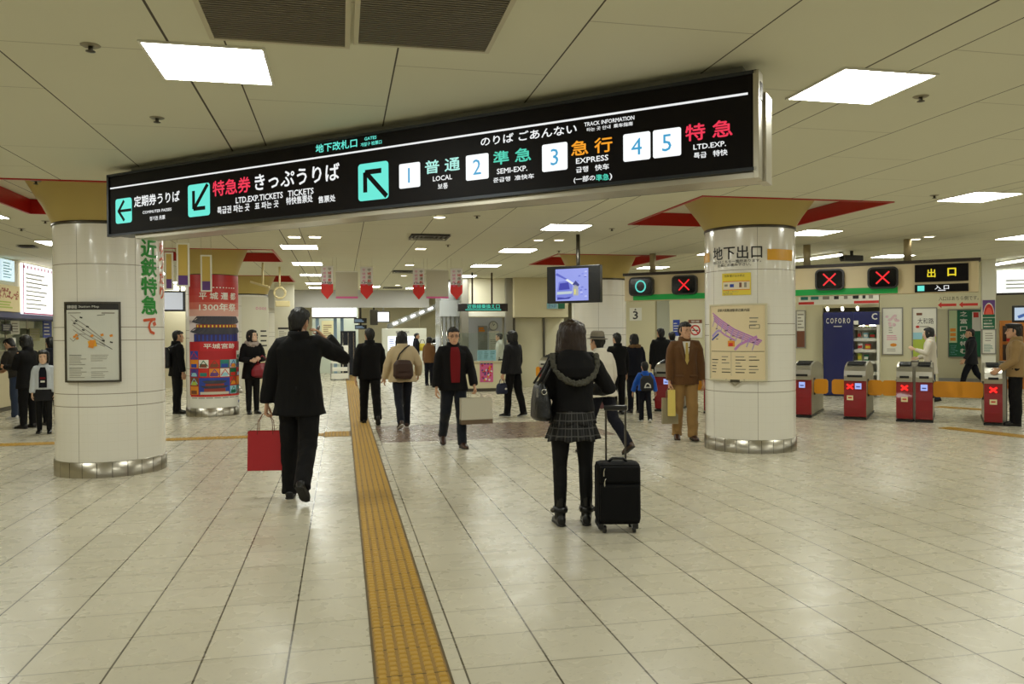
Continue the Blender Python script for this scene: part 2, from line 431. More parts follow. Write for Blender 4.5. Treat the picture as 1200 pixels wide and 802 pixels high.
near_lab = {(-.70, 4.6): 'large bright square ceiling light beside the grey ceiling grilles, left of the long sign',
            (3.17, 4.6): 'large bright square ceiling light above the right end of the long sign',
            (7.14, 7.8): 'bright square ceiling light at the right edge, above the exit sign',
            (7.14, 11.05): 'bright square ceiling light right of the front column, over the gate header',
            (3.17, 11.05): 'bright square ceiling light just under the long sign, left of the front column',
            (3.17, 14.25): 'bright square ceiling light in front of the hanging television',
            (-.70, 14.25): 'bright square ceiling light right of the red recess of the poster column',
            (-.70, 11.05): 'bright ceiling light half cut off by the underside of the long sign',
            (-4.45, 11.05): 'bright square ceiling light at the left edge, beyond the left column',
            (-.70, 17.55): 'third bright ceiling light down the row left of the hanging banners',
            (3.17, 17.55): 'bright ceiling light above the staff window, second from the television',
            (3.17, 20.8): 'farthest bright ceiling light above the staff window',
            (-4.45, 14.25): 'small bright ceiling light above the lit ticket boards, left of the left column'}
for x in LX:
    for y in LY:
        yy = y
        if (x, y) == (-.70, 4.6): yy = 4.74
        if (x, y) == (3.17, 4.6): yy = 4.42
        if x > 10 and y > 17: continue
        if any(h[0]-.35 < x < h[1]+.35 and h[2]-.35 < yy < h[3]+.35 for h in holes): continue
        o = CL0 if not used else copy_tree(CL0); used = True
        o.location = (x, yy, CEIL)
        o['label'] = near_lab.get((x, y), 'square ceiling light out of sight behind the long sign or a column')
# downlights and other small ceiling fittings
def downlight(x, y, lab, square=False):
    t = thing('downlight', lab, 'downlight', (x, y, CEIL), group='small ceiling downlights')
    if square:
        mb = MB(); mb.box((-.11, -.11, -.014), (.11, .11, -.001), WHITE, .004); mb.build('frame', t)
        mb = MB(); mb.box((-.085, -.085, -.018), (.085, .085, -.0145), DOWN_M); mb.build('lens', t)
    else:
        mb = MB(); mb.lathe([(.05, -.004), (.085, -.014), (.095, -.008), (.095, -.001)], WHITE, 24); mb.build('frame', t)
        mb = MB(); mb.lathe([(.001, -.011), (.07, -.013), (.074, -.006)], DOWN_M, 24); mb.build('lens', t)
    return t
for (px, py, lab, sq) in ((493, 291, 'square downlight between the two groups of hanging banners, nearest of its row', True), (480, 310, 'second square downlight of the row behind the hanging banners', True),
                          (473, 323, 'third downlight of the row behind the hanging banners', False), (466, 334, 'fourth downlight of the row behind the hanging banners', False), (459, 341, 'farthest downlight behind the hanging banners', False),
                          (631, 281, 'round downlight above the television, left one of the pair', False), (655, 281, 'round downlight above the television, right one of the pair', False),
                          (1073, 280, 'round downlight over the exit sign, left one of the pair', False), (1089, 277, 'round downlight over the exit sign, right one of the pair', False),
                          (515, 254, 'downlight just under the long sign, below its number one tile', False), (345, 277, 'left downlight in front of the poster column row of lights', True), (369, 277, 'right downlight in front of the poster column row of lights', True)):
    p = atz(px, py, CEIL); downlight(p.x, p.y, lab, sq)
def sprinkler(x, y, lab):
    t = thing('sprinkler', lab, 'sprinkler', (x, y, CEIL), group='ceiling sprinklers')
    mb = MB(); mb.lathe([(.001, -.007), (.04, -.007), (.05, -.001)], mat('sprinkler_rose', (150, 142, 118), .4, .4), 20); mb.build('rosette', t)
    mb = MB(); mb.tube([(0, 0, -.007), (0, 0, -.03)], .012, STEEL_D, 8); mb.lathe([(.001, -.038), (.024, -.034), (.024, -.031), (.001, -.03)], STEEL_D, 16); mb.build('nozzle', t)
for (px, py, lab) in ((106, 53, 'small sprinkler left of the bright ceiling light at the upper left'), (184, 138, 'small sprinkler above the left end of the long sign'), (1079, 113, 'small sprinkler right of the upper right ceiling light'),
                      (1095, 229, 'small sprinkler left of the right edge ceiling light'), (25, 268, 'sprinkler left of the left column under the red recess'), (53, 259, 'small sprinkler close to the left column'), (717, 268, 'small sprinkler left of the front column recess'),
                      (559, 253, 'small sprinkler under the middle of the long sign'), (525, 287, 'sprinkler above the right group of banners'), (655, 294, 'sprinkler in front of the television recess'), (42, 212, 'black pin sprinkler inside the left column recess')):
    p = atz(px, py, CEIL); sprinkler(p.x, p.y, lab)
# large grille overhead, two return air panels
def grille(px0, px1, lab):
    a = atz(px0[0], px0[1], CEIL); b = atz(px1[0], px1[1], CEIL)
    t = thing('ceiling_grille', lab, 'ceiling grille', ((a.x+b.x)/2, a.y-.6, CEIL), group='large ceiling grilles')
    w = (b.x-a.x)/2; h = .6; mb = MB(); f = .025
    for lo, hi in (((-w, -h), (w, -h+f)), ((-w, h-f), (w, h)), ((-w, -h+f), (-w+f, h-f)), ((w-f, -h+f), (w, h-f))):
        mb.box((lo[0], lo[1], -.02), (hi[0], hi[1], -.001), mat('grille_frame', (196, 188, 160), .4, .2))
    mb.build('frame', t)
    mb = MB(); n = 46; sm = mat('grille_slats', (122, 114, 96), .5, .3)
    mb.box((-w+f, -h+f, -.004), (w-f, h-f, -.002), mat('grille_back', (40, 37, 30), .8))
    for k in range(n):
        y = -h+f + (2*h-2*f)*(k+.5)/n; mb.box((-w+f, y-.006, -.016), (w-f, y+.006, -.004), sm)
    o = mb.build('slats', t)
grille((246, 42), (410, 48), 'grey slatted ceiling grille beside the upper left light, left one of the pair')
grille((414, 48), (574, 56), 'grey slatted ceiling grille above the long sign, right one of the pair')
def diffuser(px, py, lab, s=.3):
    p = atz(px, py, CEIL); t = thing('air_diffuser', lab, 'air diffuser', (p.x, p.y, CEIL), group='dark ceiling air diffusers')
    for k in range(4):
        mb = MB(); q = s*(1-.22*k); e = .03
        for lo, hi in (((-q, -q), (q, -q+e)), ((-q, q-e), (q, q)), ((-q, -q+e), (-q+e, q-e)), ((q-e, -q+e), (q, q-e))):
            mb.box((lo[0], lo[1], -.03+.006*k), (hi[0], hi[1], -.024+.006*k), mat('diffuser_blades', (70, 64, 50), .5))
        mb.build('blade_ring', t)
    mb = MB(); mb.box((-s, -s, -.003), (s, s, -.001), mat('grille_back', (40, 37, 30), .8)); mb.build('throat', t)
diffuser(503, 277, 'dark square air diffuser between the hanging banner groups')
diffuser(475, 318, 'dark air diffuser behind the hanging banners, second from the camera')
diffuser(460, 337, 'farthest dark air diffuser near the grey bulkhead')
diffuser(32, 288, 'dark air diffuser above the lit ticket boards', .13)

# ---------------------------------------------------------------- tactile paving
TAC = mat('tactile_yellow', (176, 136, 42), .5, vary=.1, vscale=2)
TAC_D = mat('tactile_base', (140, 106, 34), .6, vary=.12, vscale=3)
def tactile(name, lab, x0, y0, x1, y1, along='y', cols=6, pitch=.052, kind='bar'):
    mb = MB(); mb.box((x0, y0, .0), (x1, y1, .004), TAC_D)
    mb.box((x0-.012, y0, .0), (x0, y1, .003), mat('tactile_edge', (84, 66, 26), .6)); mb.box((x1, y0, .0), (x1+.012, y1, .003), mat('tactile_edge', (84, 66, 26), .6))
    n = int(round((y1-y0)/pitch)) if along == 'y' else int(round((x1-x0)/pitch))
    W_ = (x1-x0) if along == 'y' else (y1-y0)
    for k in range(n):
        if along == 'y' and y0+k*pitch > 26: break
        for c in range(cols):
            s0 = (c+.5)/cols*W_; t0 = (k+.5)*pitch
            if along == 'y': cx, cy = x0+s0, y0+t0+(.5*pitch if c % 2 else 0)
            else: cx, cy = x0+t0, y0+s0
            hx, hy = (.019, .021) if along == 'y' else (.021, .019)
            if (along == 'y' and cy+hy > y1): continue
            b_ = .006
            vs = [(cx-hx, cy-hy, .004), (cx+hx, cy-hy, .004), (cx+hx, cy+hy, .004), (cx-hx, cy+hy, .004),
                  (cx-hx+b_, cy-hy+b_, .0095), (cx+hx-b_, cy-hy+b_, .0095), (cx+hx-b_, cy+hy-b_, .0095), (cx-hx+b_, cy+hy-b_, .0095)]
            mb.add(vs, [(4, 5, 6, 7), (0, 1, 5, 4), (1, 2, 6, 5), (2, 3, 7, 6), (3, 0, 4, 7)], TAC)
    # dark joints between the pavers
    for k in range(int((y1-y0)/.3) if along == 'y' else 0):
        yy = y0+.3*k; mb.box((x0, yy-.0025, .004), (x1, yy+.0025, .0055), mat('tactile_edge', (84, 66, 26), .6))
    return tag(mb.build(name), lab, 'tactile paving')
SX0, SX1 = FX0-2*TX, FX0-2*TX+.312
tactile('tactile_paving', 'long yellow tactile paving strip running straight away from the camera', SX0, -1.0, SX1, 30.0)
tactile('tactile_paving', 'thin yellow tactile strip crossing the floor on the left towards the ticket counter', -6.3, 12.15, SX0-.42, 12.43, 'x', 5)
tactile('tactile_paving', 'short yellow tactile block joining the long strip at its left side', SX0-.40, 12.0, SX0-.02, 12.6, 'x', 8)

def tactile_run(lab, pa, pb, w):
    a, b = atz(*pa), atz(*pb); d = b-a; L = d.length; d.normalize(); n = Vector((-d.y, d.x, 0)); mb = MB(); mb.xf = lambda p: a + d*p.x + n*p.y + Vector((0, 0, p.z))
    mb.box((0, -w/2, 0), (L, w/2, .004), TAC_D)
    for k in range(int(L/.06)):
        for c in range(5): mb.box((.01+.06*k, -w/2+w*(c+.2)/5, .004), (.05+.06*k, -w/2+w*(c+.8)/5, .009), TAC)
    return tag(mb.build('tactile_paving'), lab, 'tactile paving')
tactile_run('yellow tactile strip in front of the rightmost ticket gate', (1106, 501.5), (1235, 516), .3)
tactile_run('short yellow tactile strip beyond the orange flaps left of the guard', (1098, 477), (1160, 481), .3)
# ================================================================ the long hanging sign
SN0 = 4.576
_a = diag(126, 207, SN0); _b = diag(887, 80, SN0)
SL = (_b - _a).dot(DD); SMID = (_a + _b) / 2
SB = Vector((SMID.x, SMID.y, 0)) - DN * ((Vector((SMID.x, SMID.y, 0))).dot(DN) - SN0)
ZT, ZB = 2.966, 2.405
SIGN_FACE = mat('sign_face', (17, 13, 14), .5, spec=.15)
SIGN_FRAME = mat('sign_frame', (52, 56, 62), .35, .5)
SIGN_METAL = mat('sign_metal', (190, 184, 168), .3, .8)
def lit(name, rgb, k=1.0): return mat(name, (12, 12, 12), .5, emit=k, emit_rgb=rgb)
L_WHITE = lit('lit_white', (238, 240, 240)); L_TILE = lit('lit_tile', (246, 250, 250), 1.1); L_CYAN = lit('lit_cyan', (104, 232, 214)); L_RED = lit('lit_red', (236, 52, 82))
L_ORANGE = lit('lit_orange', (246, 160, 36)); L_GREEN = lit('lit_green', (74, 206, 178)); L_MINT = lit('lit_mint', (170, 232, 222)); L_BLUE = lit('lit_blue', (58, 158, 206))
def S(px, py):
    p = diag(px, py, SN0); return (p - SB).dot(DD), p.z - .028*max(0.0, 1-((px-510)/385)**2)
sign = thing('hanging_sign', 'long black illuminated direction sign hanging diagonally from the ceiling', 'sign', (SB.x, SB.y, ZB-.035), DIA)
sz = ZB - .035
xl, xr = -SL/2, SL/2; DEP = .24
mb = MB(); mb.box((xl+.03, .03, ZB+.01-sz), (xr-.03, DEP-.02, ZT-.01-sz), SIGN_FRAME); mb.build('housing', sign)
mb = MB(); mb.box((xl+.025, .0, ZB+.02-sz), (xr-.02, .03, ZT-.02-sz), SIGN_FACE); mb.build('face_panel', sign)
mb = MB()
mb.box((xl, -.012, ZB-sz), (xl+.025, .05, ZT-sz), SIGN_FRAME); mb.box((xl, -.012, ZT-.02-sz), (xr, .05, ZT-sz), SIGN_FRAME); mb.box((xl, -.012, ZB-sz), (xr, .05, ZB+.02-sz), SIGN_FRAME)
mb.build('front_frame', sign)
mb = MB(); mb.box((xl+.35, .02, 0), (xr+.01, DEP, ZB-sz-.002), SIGN_METAL); mb.box((xl+.35, DEP, 0), (xr+.01, DEP+.012, .02), SIGN_FRAME); mb.build('bottom_cover', sign)
mb = MB(); mb.box((xr-.02, -.012, -.01), (xr+.012, .10, ZT-sz), SIGN_METAL, .004); mb.box((xr-.02, .10, -.012), (xr+.03, DEP+.02, ZT-.1-sz), SIGN_METAL, .004)
for k in range(5): mb.box((xr+.012, .02+.014*k, ZT-.16-sz), (xr+.016, .026+.014*k, ZT-.06-sz), STEEL_D)
mb.build('end_cap', sign)
mb = MB(); mb.box((xl+.2, .10, ZT-sz), (xr-.1, .34, CEIL-.001-sz), mat('sign_mount', (148, 148, 136), .5)); mb.build('ceiling_mount', sign)
mb = MB(); a = S(130, 222); b = S(881, 107); zl = (a[1]+b[1])/2
mb.box((xl+.04, -.003, zl-.006-sz), (xr-.05, 0, zl+.006-sz), L_WHITE); mb.build('white_line', sign)
def seg_stroke(mb, pts, w, m, y0, y1):
    """flat strokes of width w along a polyline in x,z"""
    for (p, q) in zip(pts[:-1], pts[1:]):
        p = Vector((p[0], 0, p[1])); q = Vector((q[0], 0, q[1])); d = (q-p).normalized(); n = Vector((-d.z, 0, d.x))*(w/2)
        mb.poly([((p-n).x, (p-n).z), ((q-n).x, (q-n).z), ((q+n).x, (q+n).z), ((p+n).x, (p+n).z)], m, y0, y1)
def rrect(x0, x1, z0, z1, r, n=5):
    pts = []
    for (cx, cz, a0) in ((x1-r, z0+r, -90), (x1-r, z1-r, 0), (x0+r, z1-r, 90), (x0+r, z0+r, 180)):
        for k in range(n+1):
            t = math.radians(a0 + 90*k/n); pts.append((cx+r*math.cos(t), cz+r*math.sin(t)))
    return pts
def tile_box(pxl, pyt, pyb, pxr):
    x0, z1 = S(pxl, pyt); _, z0 = S(pxl, pyb); x1, _ = S(pxr, (pyt+pyb)/2); return x0, x1, z0-sz, z1-sz
def arrow_tile(box, strokes, w):
    x0, x1, z0, z1 = box; mb = MB(); mb.poly(rrect(x0, x1, z0, z1, .025), L_CYAN, -.004, 0); o = mb.build('arrow_tile', sign)
    mb = MB(); mb2 = [[(x0+(x1-x0)*p, z0+(z1-z0)*q) for p, q in st] for st in strokes]
    for st in mb2: seg_stroke(mb, st, w*(x1-x0), SIGN_FACE, -.007, -.0042)
    mb.build('arrow', o)
arrow_tile(tile_box(135.8, 233.7, 262.5, 154.5), [[(.55, .9), (.2, .5), (.55, .1)], [(.15, .5), (1.0, .5)]], .11)
arrow_tile(tile_box(220.5, 215.8, 253.3, 246), [[(.27, .80), (.27, .24), (.80, .24)], [(.27, .22), (.92, .95)]], .12)
arrow_tile(tile_box(420, 188.9, 232.1, 455.3), [[(.24, .22), (.24, .76), (.78, .76)], [(.24, .78), (.95, .06)]], .13)
for (b, ch) in (((468, 188.4, 217, 492.4), '1'), ((546.2, 178, 207.4, 572.6), '2'), ((635.4, 165.6, 197.4, 665), '3'), ((730.5, 154.3, 186.4, 762.2), '4'), ((765.3, 150.2, 182.8, 798.2), '5')):
    x0, x1, z0, z1 = tile_box(*b); mb = MB(); mb.poly(rrect(x0, x1, z0, z1, .012), L_TILE, -.004, 0); o = mb.build('number_tile', sign)
    w, h = x1-x0, z1-z0; mb = MB(); mb.text(ch, L_BLUE, x0+w*(.3 if ch != '1' else .36), x1-w*(.3 if ch != '1' else .4), z0+h*.2, z1-h*.2, -.0055, keep=True, align='C'); mb.build('numeral', o)
def sign_text(body, m, pxl, pyt, pyb, pxr, bold=.02, skip=''):
    x0, x1, z0, z1 = tile_box(pxl, pyt, pyb, pxr); mb = MB(); mb.text(body, m, x0, x1, z0, z1, -.003, bold=bold); mb.build('lettering', sign)
for a in (('定期券うりば', L_WHITE, 157.5, 230, 242.5, 210.8), ('COMMUTER PASSES', L_WHITE, 167.5, 247, 250.2, 201.3, .02), ('정기권 月票', L_WHITE, 175.8, 253.3, 258, 193.7),
          ('特急券', L_RED, 249.7, 210.8, 228.3, 293.7), ('きっぷうりば', L_WHITE, 299, 202, 220.5, 398, .02), ('LTD.EXP.TICKETS', L_WHITE, 276.7, 229.3, 236, 331.7), ('TICKETS', L_WHITE, 337.7, 220.5, 227.2, 367.7),
          ('특급권 파는 곳', L_WHITE, 255, 240.7, 249, 292.7), ('표 파는 곳', L_WHITE, 299, 235, 243, 326.7), ('特快售票处', L_WHITE, 335.7, 228.3, 237, 366.7), ('售票处', L_WHITE, 373.3, 226.7, 234.5, 393.3),
          ('地下改札口', L_CYAN, 370.3, 166.2, 176, 418.7), ('GATES', L_CYAN, 427.4, 157, 160.6, 441.4), ('개찰구 检票口', L_CYAN, 423, 163.6, 168, 447.5),
          ('普 通', L_MINT, 498.4, 184.4, 199.6, 539), ('LOCAL', L_WHITE, 507.6, 202.4, 208, 530), ('보통', L_WHITE, 513.4, 211, 217.4, 525),
          ('準 急', L_GREEN, 578.4, 173.6, 189, 622.4), ('SEMI-EXP.', L_WHITE, 582.6, 193.5, 199.5, 618), ('준급행  准快车', L_WHITE, 578.4, 204, 209.6, 626),
          ('のりば ごあんない', L_WHITE, 563.6, 156.4, 166.8, 676), ('急 行', L_ORANGE, 669.7, 162, 179, 717.6, .02), ('EXPRESS', L_WHITE, 675.3, 181.7, 188, 713), ('급행   快车', L_WHITE, 675.3, 191.8, 198.6, 713.8),
          ('(一部の', L_WHITE, 672.6, 203.3, 211, 697.5), ('準急', L_GREEN, 698.5, 201, 208.5, 713.8), (')', L_WHITE, 714.5, 199.5, 207.5, 717.4),
          ('TRACK INFORMATION', L_WHITE, 685, 139.8, 144.4, 743.5), ('타는 곳 안내  乘车指南', L_WHITE, 688, 146, 150.4, 741.7),
          ('特 急', L_RED, 803.6, 144.6, 163.7, 858.3, .02), ('LTD.EXP.', L_WHITE, 812.8, 167.8, 173.6, 850.8), ('특급   特快', L_WHITE, 813.3, 177.2, 184.2, 852.6)):
    sign_text(*a)
# ================================================================ gate header (diagonal beam over the ticket gates)
HN = 14.7
def dloc(px, py, n0, base):
    p = diag(px, py, n0); return (p - base).dot(DD), p.z
BEIGE = mat('header_beige', (222, 204, 164), .45); GREEN = mat('green_strip', (10, 128, 52), .4, emit=.25, emit_rgb=(10, 150, 60))
hb = diag(940, 345, HN); hb.z = 2.12
header = thing('gate_header', 'long beige overhead beam with green stripe and lane displays above the ticket gates', 'gate header', hb, DIA)
h0 = dloc(732, 335, HN, hb)[0]; h1 = dloc(1147, 325, HN, hb)[0]; HZ = .54
mb = MB(); mb.box((h0, 0, 0), (h1, .3, HZ-.05), BEIGE, .008); mb.build('beam', header)
mb = MB(); mb.box((h0-.03, -.02, HZ-.05), (h1+.03, .32, HZ), mat('dark_brown_trim', (48, 38, 30), .5)); mb.build('top_trim', header)
mb = MB(); mb.box((dloc(742, 350, HN, hb)[0], -.006, .01), (dloc(1052, 345, HN, hb)[0], .0, .115), GREEN); mb.build('green_stripe', header)
for px in (762, 944, 1063):
    x = dloc(px, 315, HN, hb)[0]; mb = MB(); mb.tube([(x, .15, HZ), (x, .15, CEIL-hb.z-.001)], .06, mat('post_beige', (176, 160, 124), .4, .2), 16); mb.build('ceiling_post', header)
L_SIG_O = lit('signal_green', (96, 214, 200)); L_SIG_X = lit('signal_red', (240, 30, 40)); L_YEL = lit('lit_yellow', (236, 214, 40))
def display(px0, py0, px1, py1, sym):
    x0, zt = dloc(px0, py0, HN, hb); x1, zb = dloc(px1, py1, HN, hb); zt -= hb.z; zb -= hb.z
    w = x1-x0; h = .36; zc = .27; mb = MB(); mb.poly(rrect(x0, x1, zc-h/2, zc+h/2, .08), CHAR, -.1, .0)
    o = mb.build('lane_display', header); mb = MB(); mb.poly(rrect(x0+.03, x1-.03, zc-h/2+.03, zc+h/2-.03, .05), mat('display_black', (10, 11, 12), .12), -.108, -.1)
    mb.build('screen', o); mb = MB(); cx = (x0+x1)/2
    if sym == 'O':
        mb.tube([(cx+.095*math.cos(t*math.pi/16), -.113, zc+.105*math.sin(t*math.pi/16)) for t in range(33)], .014, L_SIG_O, 8, False)
    else:
        seg_stroke(mb, [(cx-.1, zc-.1), (cx+.1, zc+.1)], .026, L_SIG_X, -.112, -.108); seg_stroke(mb, [(cx-.1, zc+.1), (cx+.1, zc-.1)], .026, L_SIG_X, -.116, -.112)
    mb.build('signal', o)
display(739, 322, 767, 345, 'O'); display(789, 320, 818, 343, 'X'); display(956, 314, 990, 337, 'X'); display(1017, 311, 1053, 334, 'X')
x0, zt = dloc(1072, 311, HN, hb); x1, zb = dloc(1135, 329, HN, hb)
mb = MB(); mb.box((x0, -.03, zb-hb.z), (x1, 0, zt-hb.z), SIGN_FACE, .004); exs = mb.build('exit_panel', header)
ww, hh = x1-x0, zt-zb; zz = zb-hb.z
mb = MB(); mb.text('出', L_YEL, x0+ww*.24, x0+ww*.39, zz+hh*.26, zz+hh*.74, -.034, bold=.02); mb.text('口', L_YEL, x0+ww*.62, x0+ww*.77, zz+hh*.3, zz+hh*.74, -.034, bold=.03); mb.build('lettering', exs)
zt2 = dloc(1072, 334, HN, hb)[1]-hb.z; zb2 = dloc(1072, 343, HN, hb)[1]-hb.z
mb = MB(); mb.box((x0, -.03, zb2), (x1, 0, zt2), SIGN_FACE, .004); ens = mb.build('entrance_panel', header)
mb = MB(); mb.box((x0+.04, -.034, zb2+.02), (x0+.14, -.03, zt2-.02), L_CYAN); mb.text('入 口', L_WHITE, x0+ww*.38, x0+ww*.64, zb2+.04, zt2-.02, -.034, bold=.02); mb.box((x0+ww*.44, -.034, zb2+.018), (x0+ww*.58, -.03, zb2+.03), L_WHITE); mb.build('lettering', ens)

# ================================================================ ticket gates
GN = 14.62
GATE_RED = mat('gate_red', (134, 10, 20), .35, coat=.25); GATE_SIL = mat('gate_silver', (176, 172, 160), .32, .85); FLAP = mat('flap_orange', (226, 150, 22), .35, vary=.05)
G_X = lit('gate_cross', (255, 34, 30), 1.4); G_BLUE = lit('gate_lamp', (170, 190, 255), .9)
def gate(px, w, lab, left=True, right=True, cross=True, lamp=True, n=GN, fl=(.42, .42), py=490):
    p = diag(px, py, n); p.z = 0; g = thing('ticket_gate', lab, 'ticket gate', p, DIA, 'red ticket gates'); hw = w/2; L = 1.5
    mb = MB(); mb.box((-hw-.01, -.02, 0), (hw+.01, L+.02, .035), BLACK); mb.build('plinth', g)
    mb = MB(); mb.box((-hw, .05, .035), (hw, L, .66), mat('gate_side', (172, 166, 146), .4, .3), .012); mb.build('cabinet', g)
    mb = MB(); ys = [(.0, .05), (-.02, .2), (-.012, .36), (.006, .5), (-.004, .66)]
    for (a, b) in zip(ys[:-1], ys[1:]):
        mb.add([(-hw-.004, a[0], a[1]), (hw+.004, a[0], a[1]), (hw+.004, b[0], b[1]), (-hw-.004, b[0], b[1])], [(0, 1, 2, 3)], GATE_RED)
        mb.add([(-hw-.004, .06, a[1]), (-hw-.004, a[0], a[1]), (-hw-.004, b[0], b[1]), (-hw-.004, .06, b[1])], [(0, 1, 2, 3)], GATE_RED)
        mb.add([(hw+.004, a[0], a[1]), (hw+.004, .06, a[1]), (hw+.004, .06, b[1]), (hw+.004, b[0], b[1])], [(0, 1, 2, 3)], GATE_RED)
    fp = mb.build('front_panel', g)
    if cross:
        cx = -hw*.45 if w > .3 else 0
        mb = MB(); seg_stroke(mb, [(cx-.05, .52), (cx+.05, .6)], .03, G_X, -.016, -.01); seg_stroke(mb, [(cx-.05, .6), (cx+.05, .52)], .03, G_X, -.02, -.016); mb.build('cross_lamp', fp)
        mb = MB(); mb.box((cx-.05, -.02, .33), (cx+.05, -.014, .41), mat('sticker', (232, 220, 170), .5)); mb.box((cx-.03, -.022, .36), (cx+.03, -.02, .385), mat('sticker_red', (196, 60, 40), .5)); mb.build('sticker', fp)
    if lamp:
        cx = hw*.3 if w > .3 else 0
        mb = MB(); mb.box((cx-.05, -.016, .52), (cx+.05, -.01, .62), G_BLUE); mb.box((cx-.03, -.018, .55), (cx+.03, -.016, .57), mat('lamp_ink', (60, 70, 160), .5)); mb.build('lamp', fp)
    mb = MB(); sec = [(-.03, .66), (-.05, .74), (-.02, .83), (.10, .90), (.42, .96), (.80, .96), (1.15, .92), (1.42, .84), (L, .74), (L, .66)]
    mb.add([(-hw, y, z) for y, z in sec] + [(hw, y, z) for y, z in sec], [list(range(len(sec)-1, -1, -1)), list(range(len(sec), 2*len(sec)))] + [(i, (i+1) % len(sec), (i+1) % len(sec)+len(sec), i+len(sec)) for i in range(len(sec))], GATE_SIL)
    hd = mb.build('hood', g)
    mb = MB(); mb.box((-hw+.03, -.012, .79), (hw-.03, .04, .83), BLACK, .006); mb.box((-hw+.05, -.05, .72), (hw-.05, -.035, .76), BLACK); mb.build('ticket_slot', hd)
    mb = MB()
    for k in range(3):
        y = .16+.12*k; mb.box((-hw+.03, y, .925+.016*k), (hw-.03, y+.08, .945+.016*k), mat('slot_dark', (38, 40, 42), .3), .004)
    mb.build('reader', hd)
    for sgn, on, ln in ((-1, left, fl[0]), (1, right, fl[1])):
        if not on: continue
        mb = MB(); x0 = sgn*(hw+.006); x1 = sgn*(hw+ln-.035); a, b = min(x0, x1), max(x0, x1)
        pts = rrect(a, b, .40, .66, .05); mb.poly(pts, FLAP, .30, .35); mb.build('flap', g)
        mb = MB(); mb.tube([(sgn*hw*1.02, .325, .38), (sgn*hw*1.02, .325, .68)], .025, STEEL_D, 10); mb.build('flap_hinge', g)
    return g
gate(940, .3, 'red ticket gate just right of the front map column, partly hidden by it', cross=False, fl=(.3, .27))
gate(1002, .34, 'wide red ticket gate in front of the navy shop panel', fl=(.27, .27))
gate(1060, .24, 'narrow red ticket gate with a lit cross, left one of the touching pair', right=False, lamp=False, fl=(.27, .3))
gate(1083, .24, 'narrow red ticket gate with a blue lamp, right one of the touching pair', left=False, cross=False, fl=(.3, .46))
gate(1164, .24, 'red ticket gate with a lit cross beside the uniformed guard', right=False, lamp=False, fl=(.46, .3))
gate(778, .34, 'red ticket gate behind the child in the blue jacket', cross=False)
gate(836, .34, 'red ticket gate behind the man in the brown suit', cross=False)
gate(640, .34, 'red ticket gate with orange flap left of the woman with the suitcase', cross=False, n=17.6, py=462, fl=(.3, .3))
for px, lab in ((1072, 'grey steel post between the touching pair of ticket gates'), (1176, 'grey steel post beside the uniformed guard')):
    p = diag(px, 488, GN+.25); p.z = 0; t = thing('gate_post', lab, 'post', p, DIA)
    mb = MB(); mb.box((-.05, -.05, 0), (.05, .3, .98), GATE_SIL, .015); mb.build('post_body', t); mb = MB(); mb.box((-.055, -.055, .98), (.055, .305, 1.0), STEEL_D, .006); mb.build('cap', t)

# ================================================================ diagonal walls behind the gates, posters, shop
WN = 20.0
def dwall(name, px0, px1, n0=WN, z0=0.0, z1=CEIL-.003, th=.15, m=CREAM2):
    a = diag(px0, 440, n0); b = diag(px1, 440, n0); mb = MB(); d = (b-a).dot(DD)
    o_ = Vector((a.x, a.y, 0)); mb.xf = lambda p: o_ + DD*p.x + DN*p.y + Vector((0, 0, p.z))
    mb.box((0, 0, z0), (d, th, z1), m); return structure(mb.build(name))
WALLG = mat('gate_wall', (206, 200, 166), .5)
dwall('wall_gate_a', 728, 768, m=WALLG); dwall('wall_gate_b', 785, 964, m=WALLG); dwall('wall_gate_c', 1031, 1099, m=WALLG)
dwall('wall_gate_lintel', 964.5, 1030.5, z0=2.05, m=WALLG); dwall('wall_gate_lintel_b', 1099.5, 1150, z0=2.0, m=WALLG)
dwall('wall_gate_pillar', 1150.5, 1167, th=.5, m=mat('pillar_white', (226, 224, 208), .4))
dwall('wall_inner', 1040, 1260, 26.5, m=WALLG); dwall('wall_inner_b', 735, 830, 24.5, m=mat('pale_wall', (214, 216, 200), .5))
mb = MB(); a = diag(1100, 440, 26.4); o_ = Vector((a.x, a.y, 0)); mb.xf = lambda p: o_ + DD*p.x + DN*p.y + Vector((0, 0, p.z)); mb.box((0, -.02, 0), (2.2, 0, .12), GREY); structure(mb.build('baseboard_inner'))

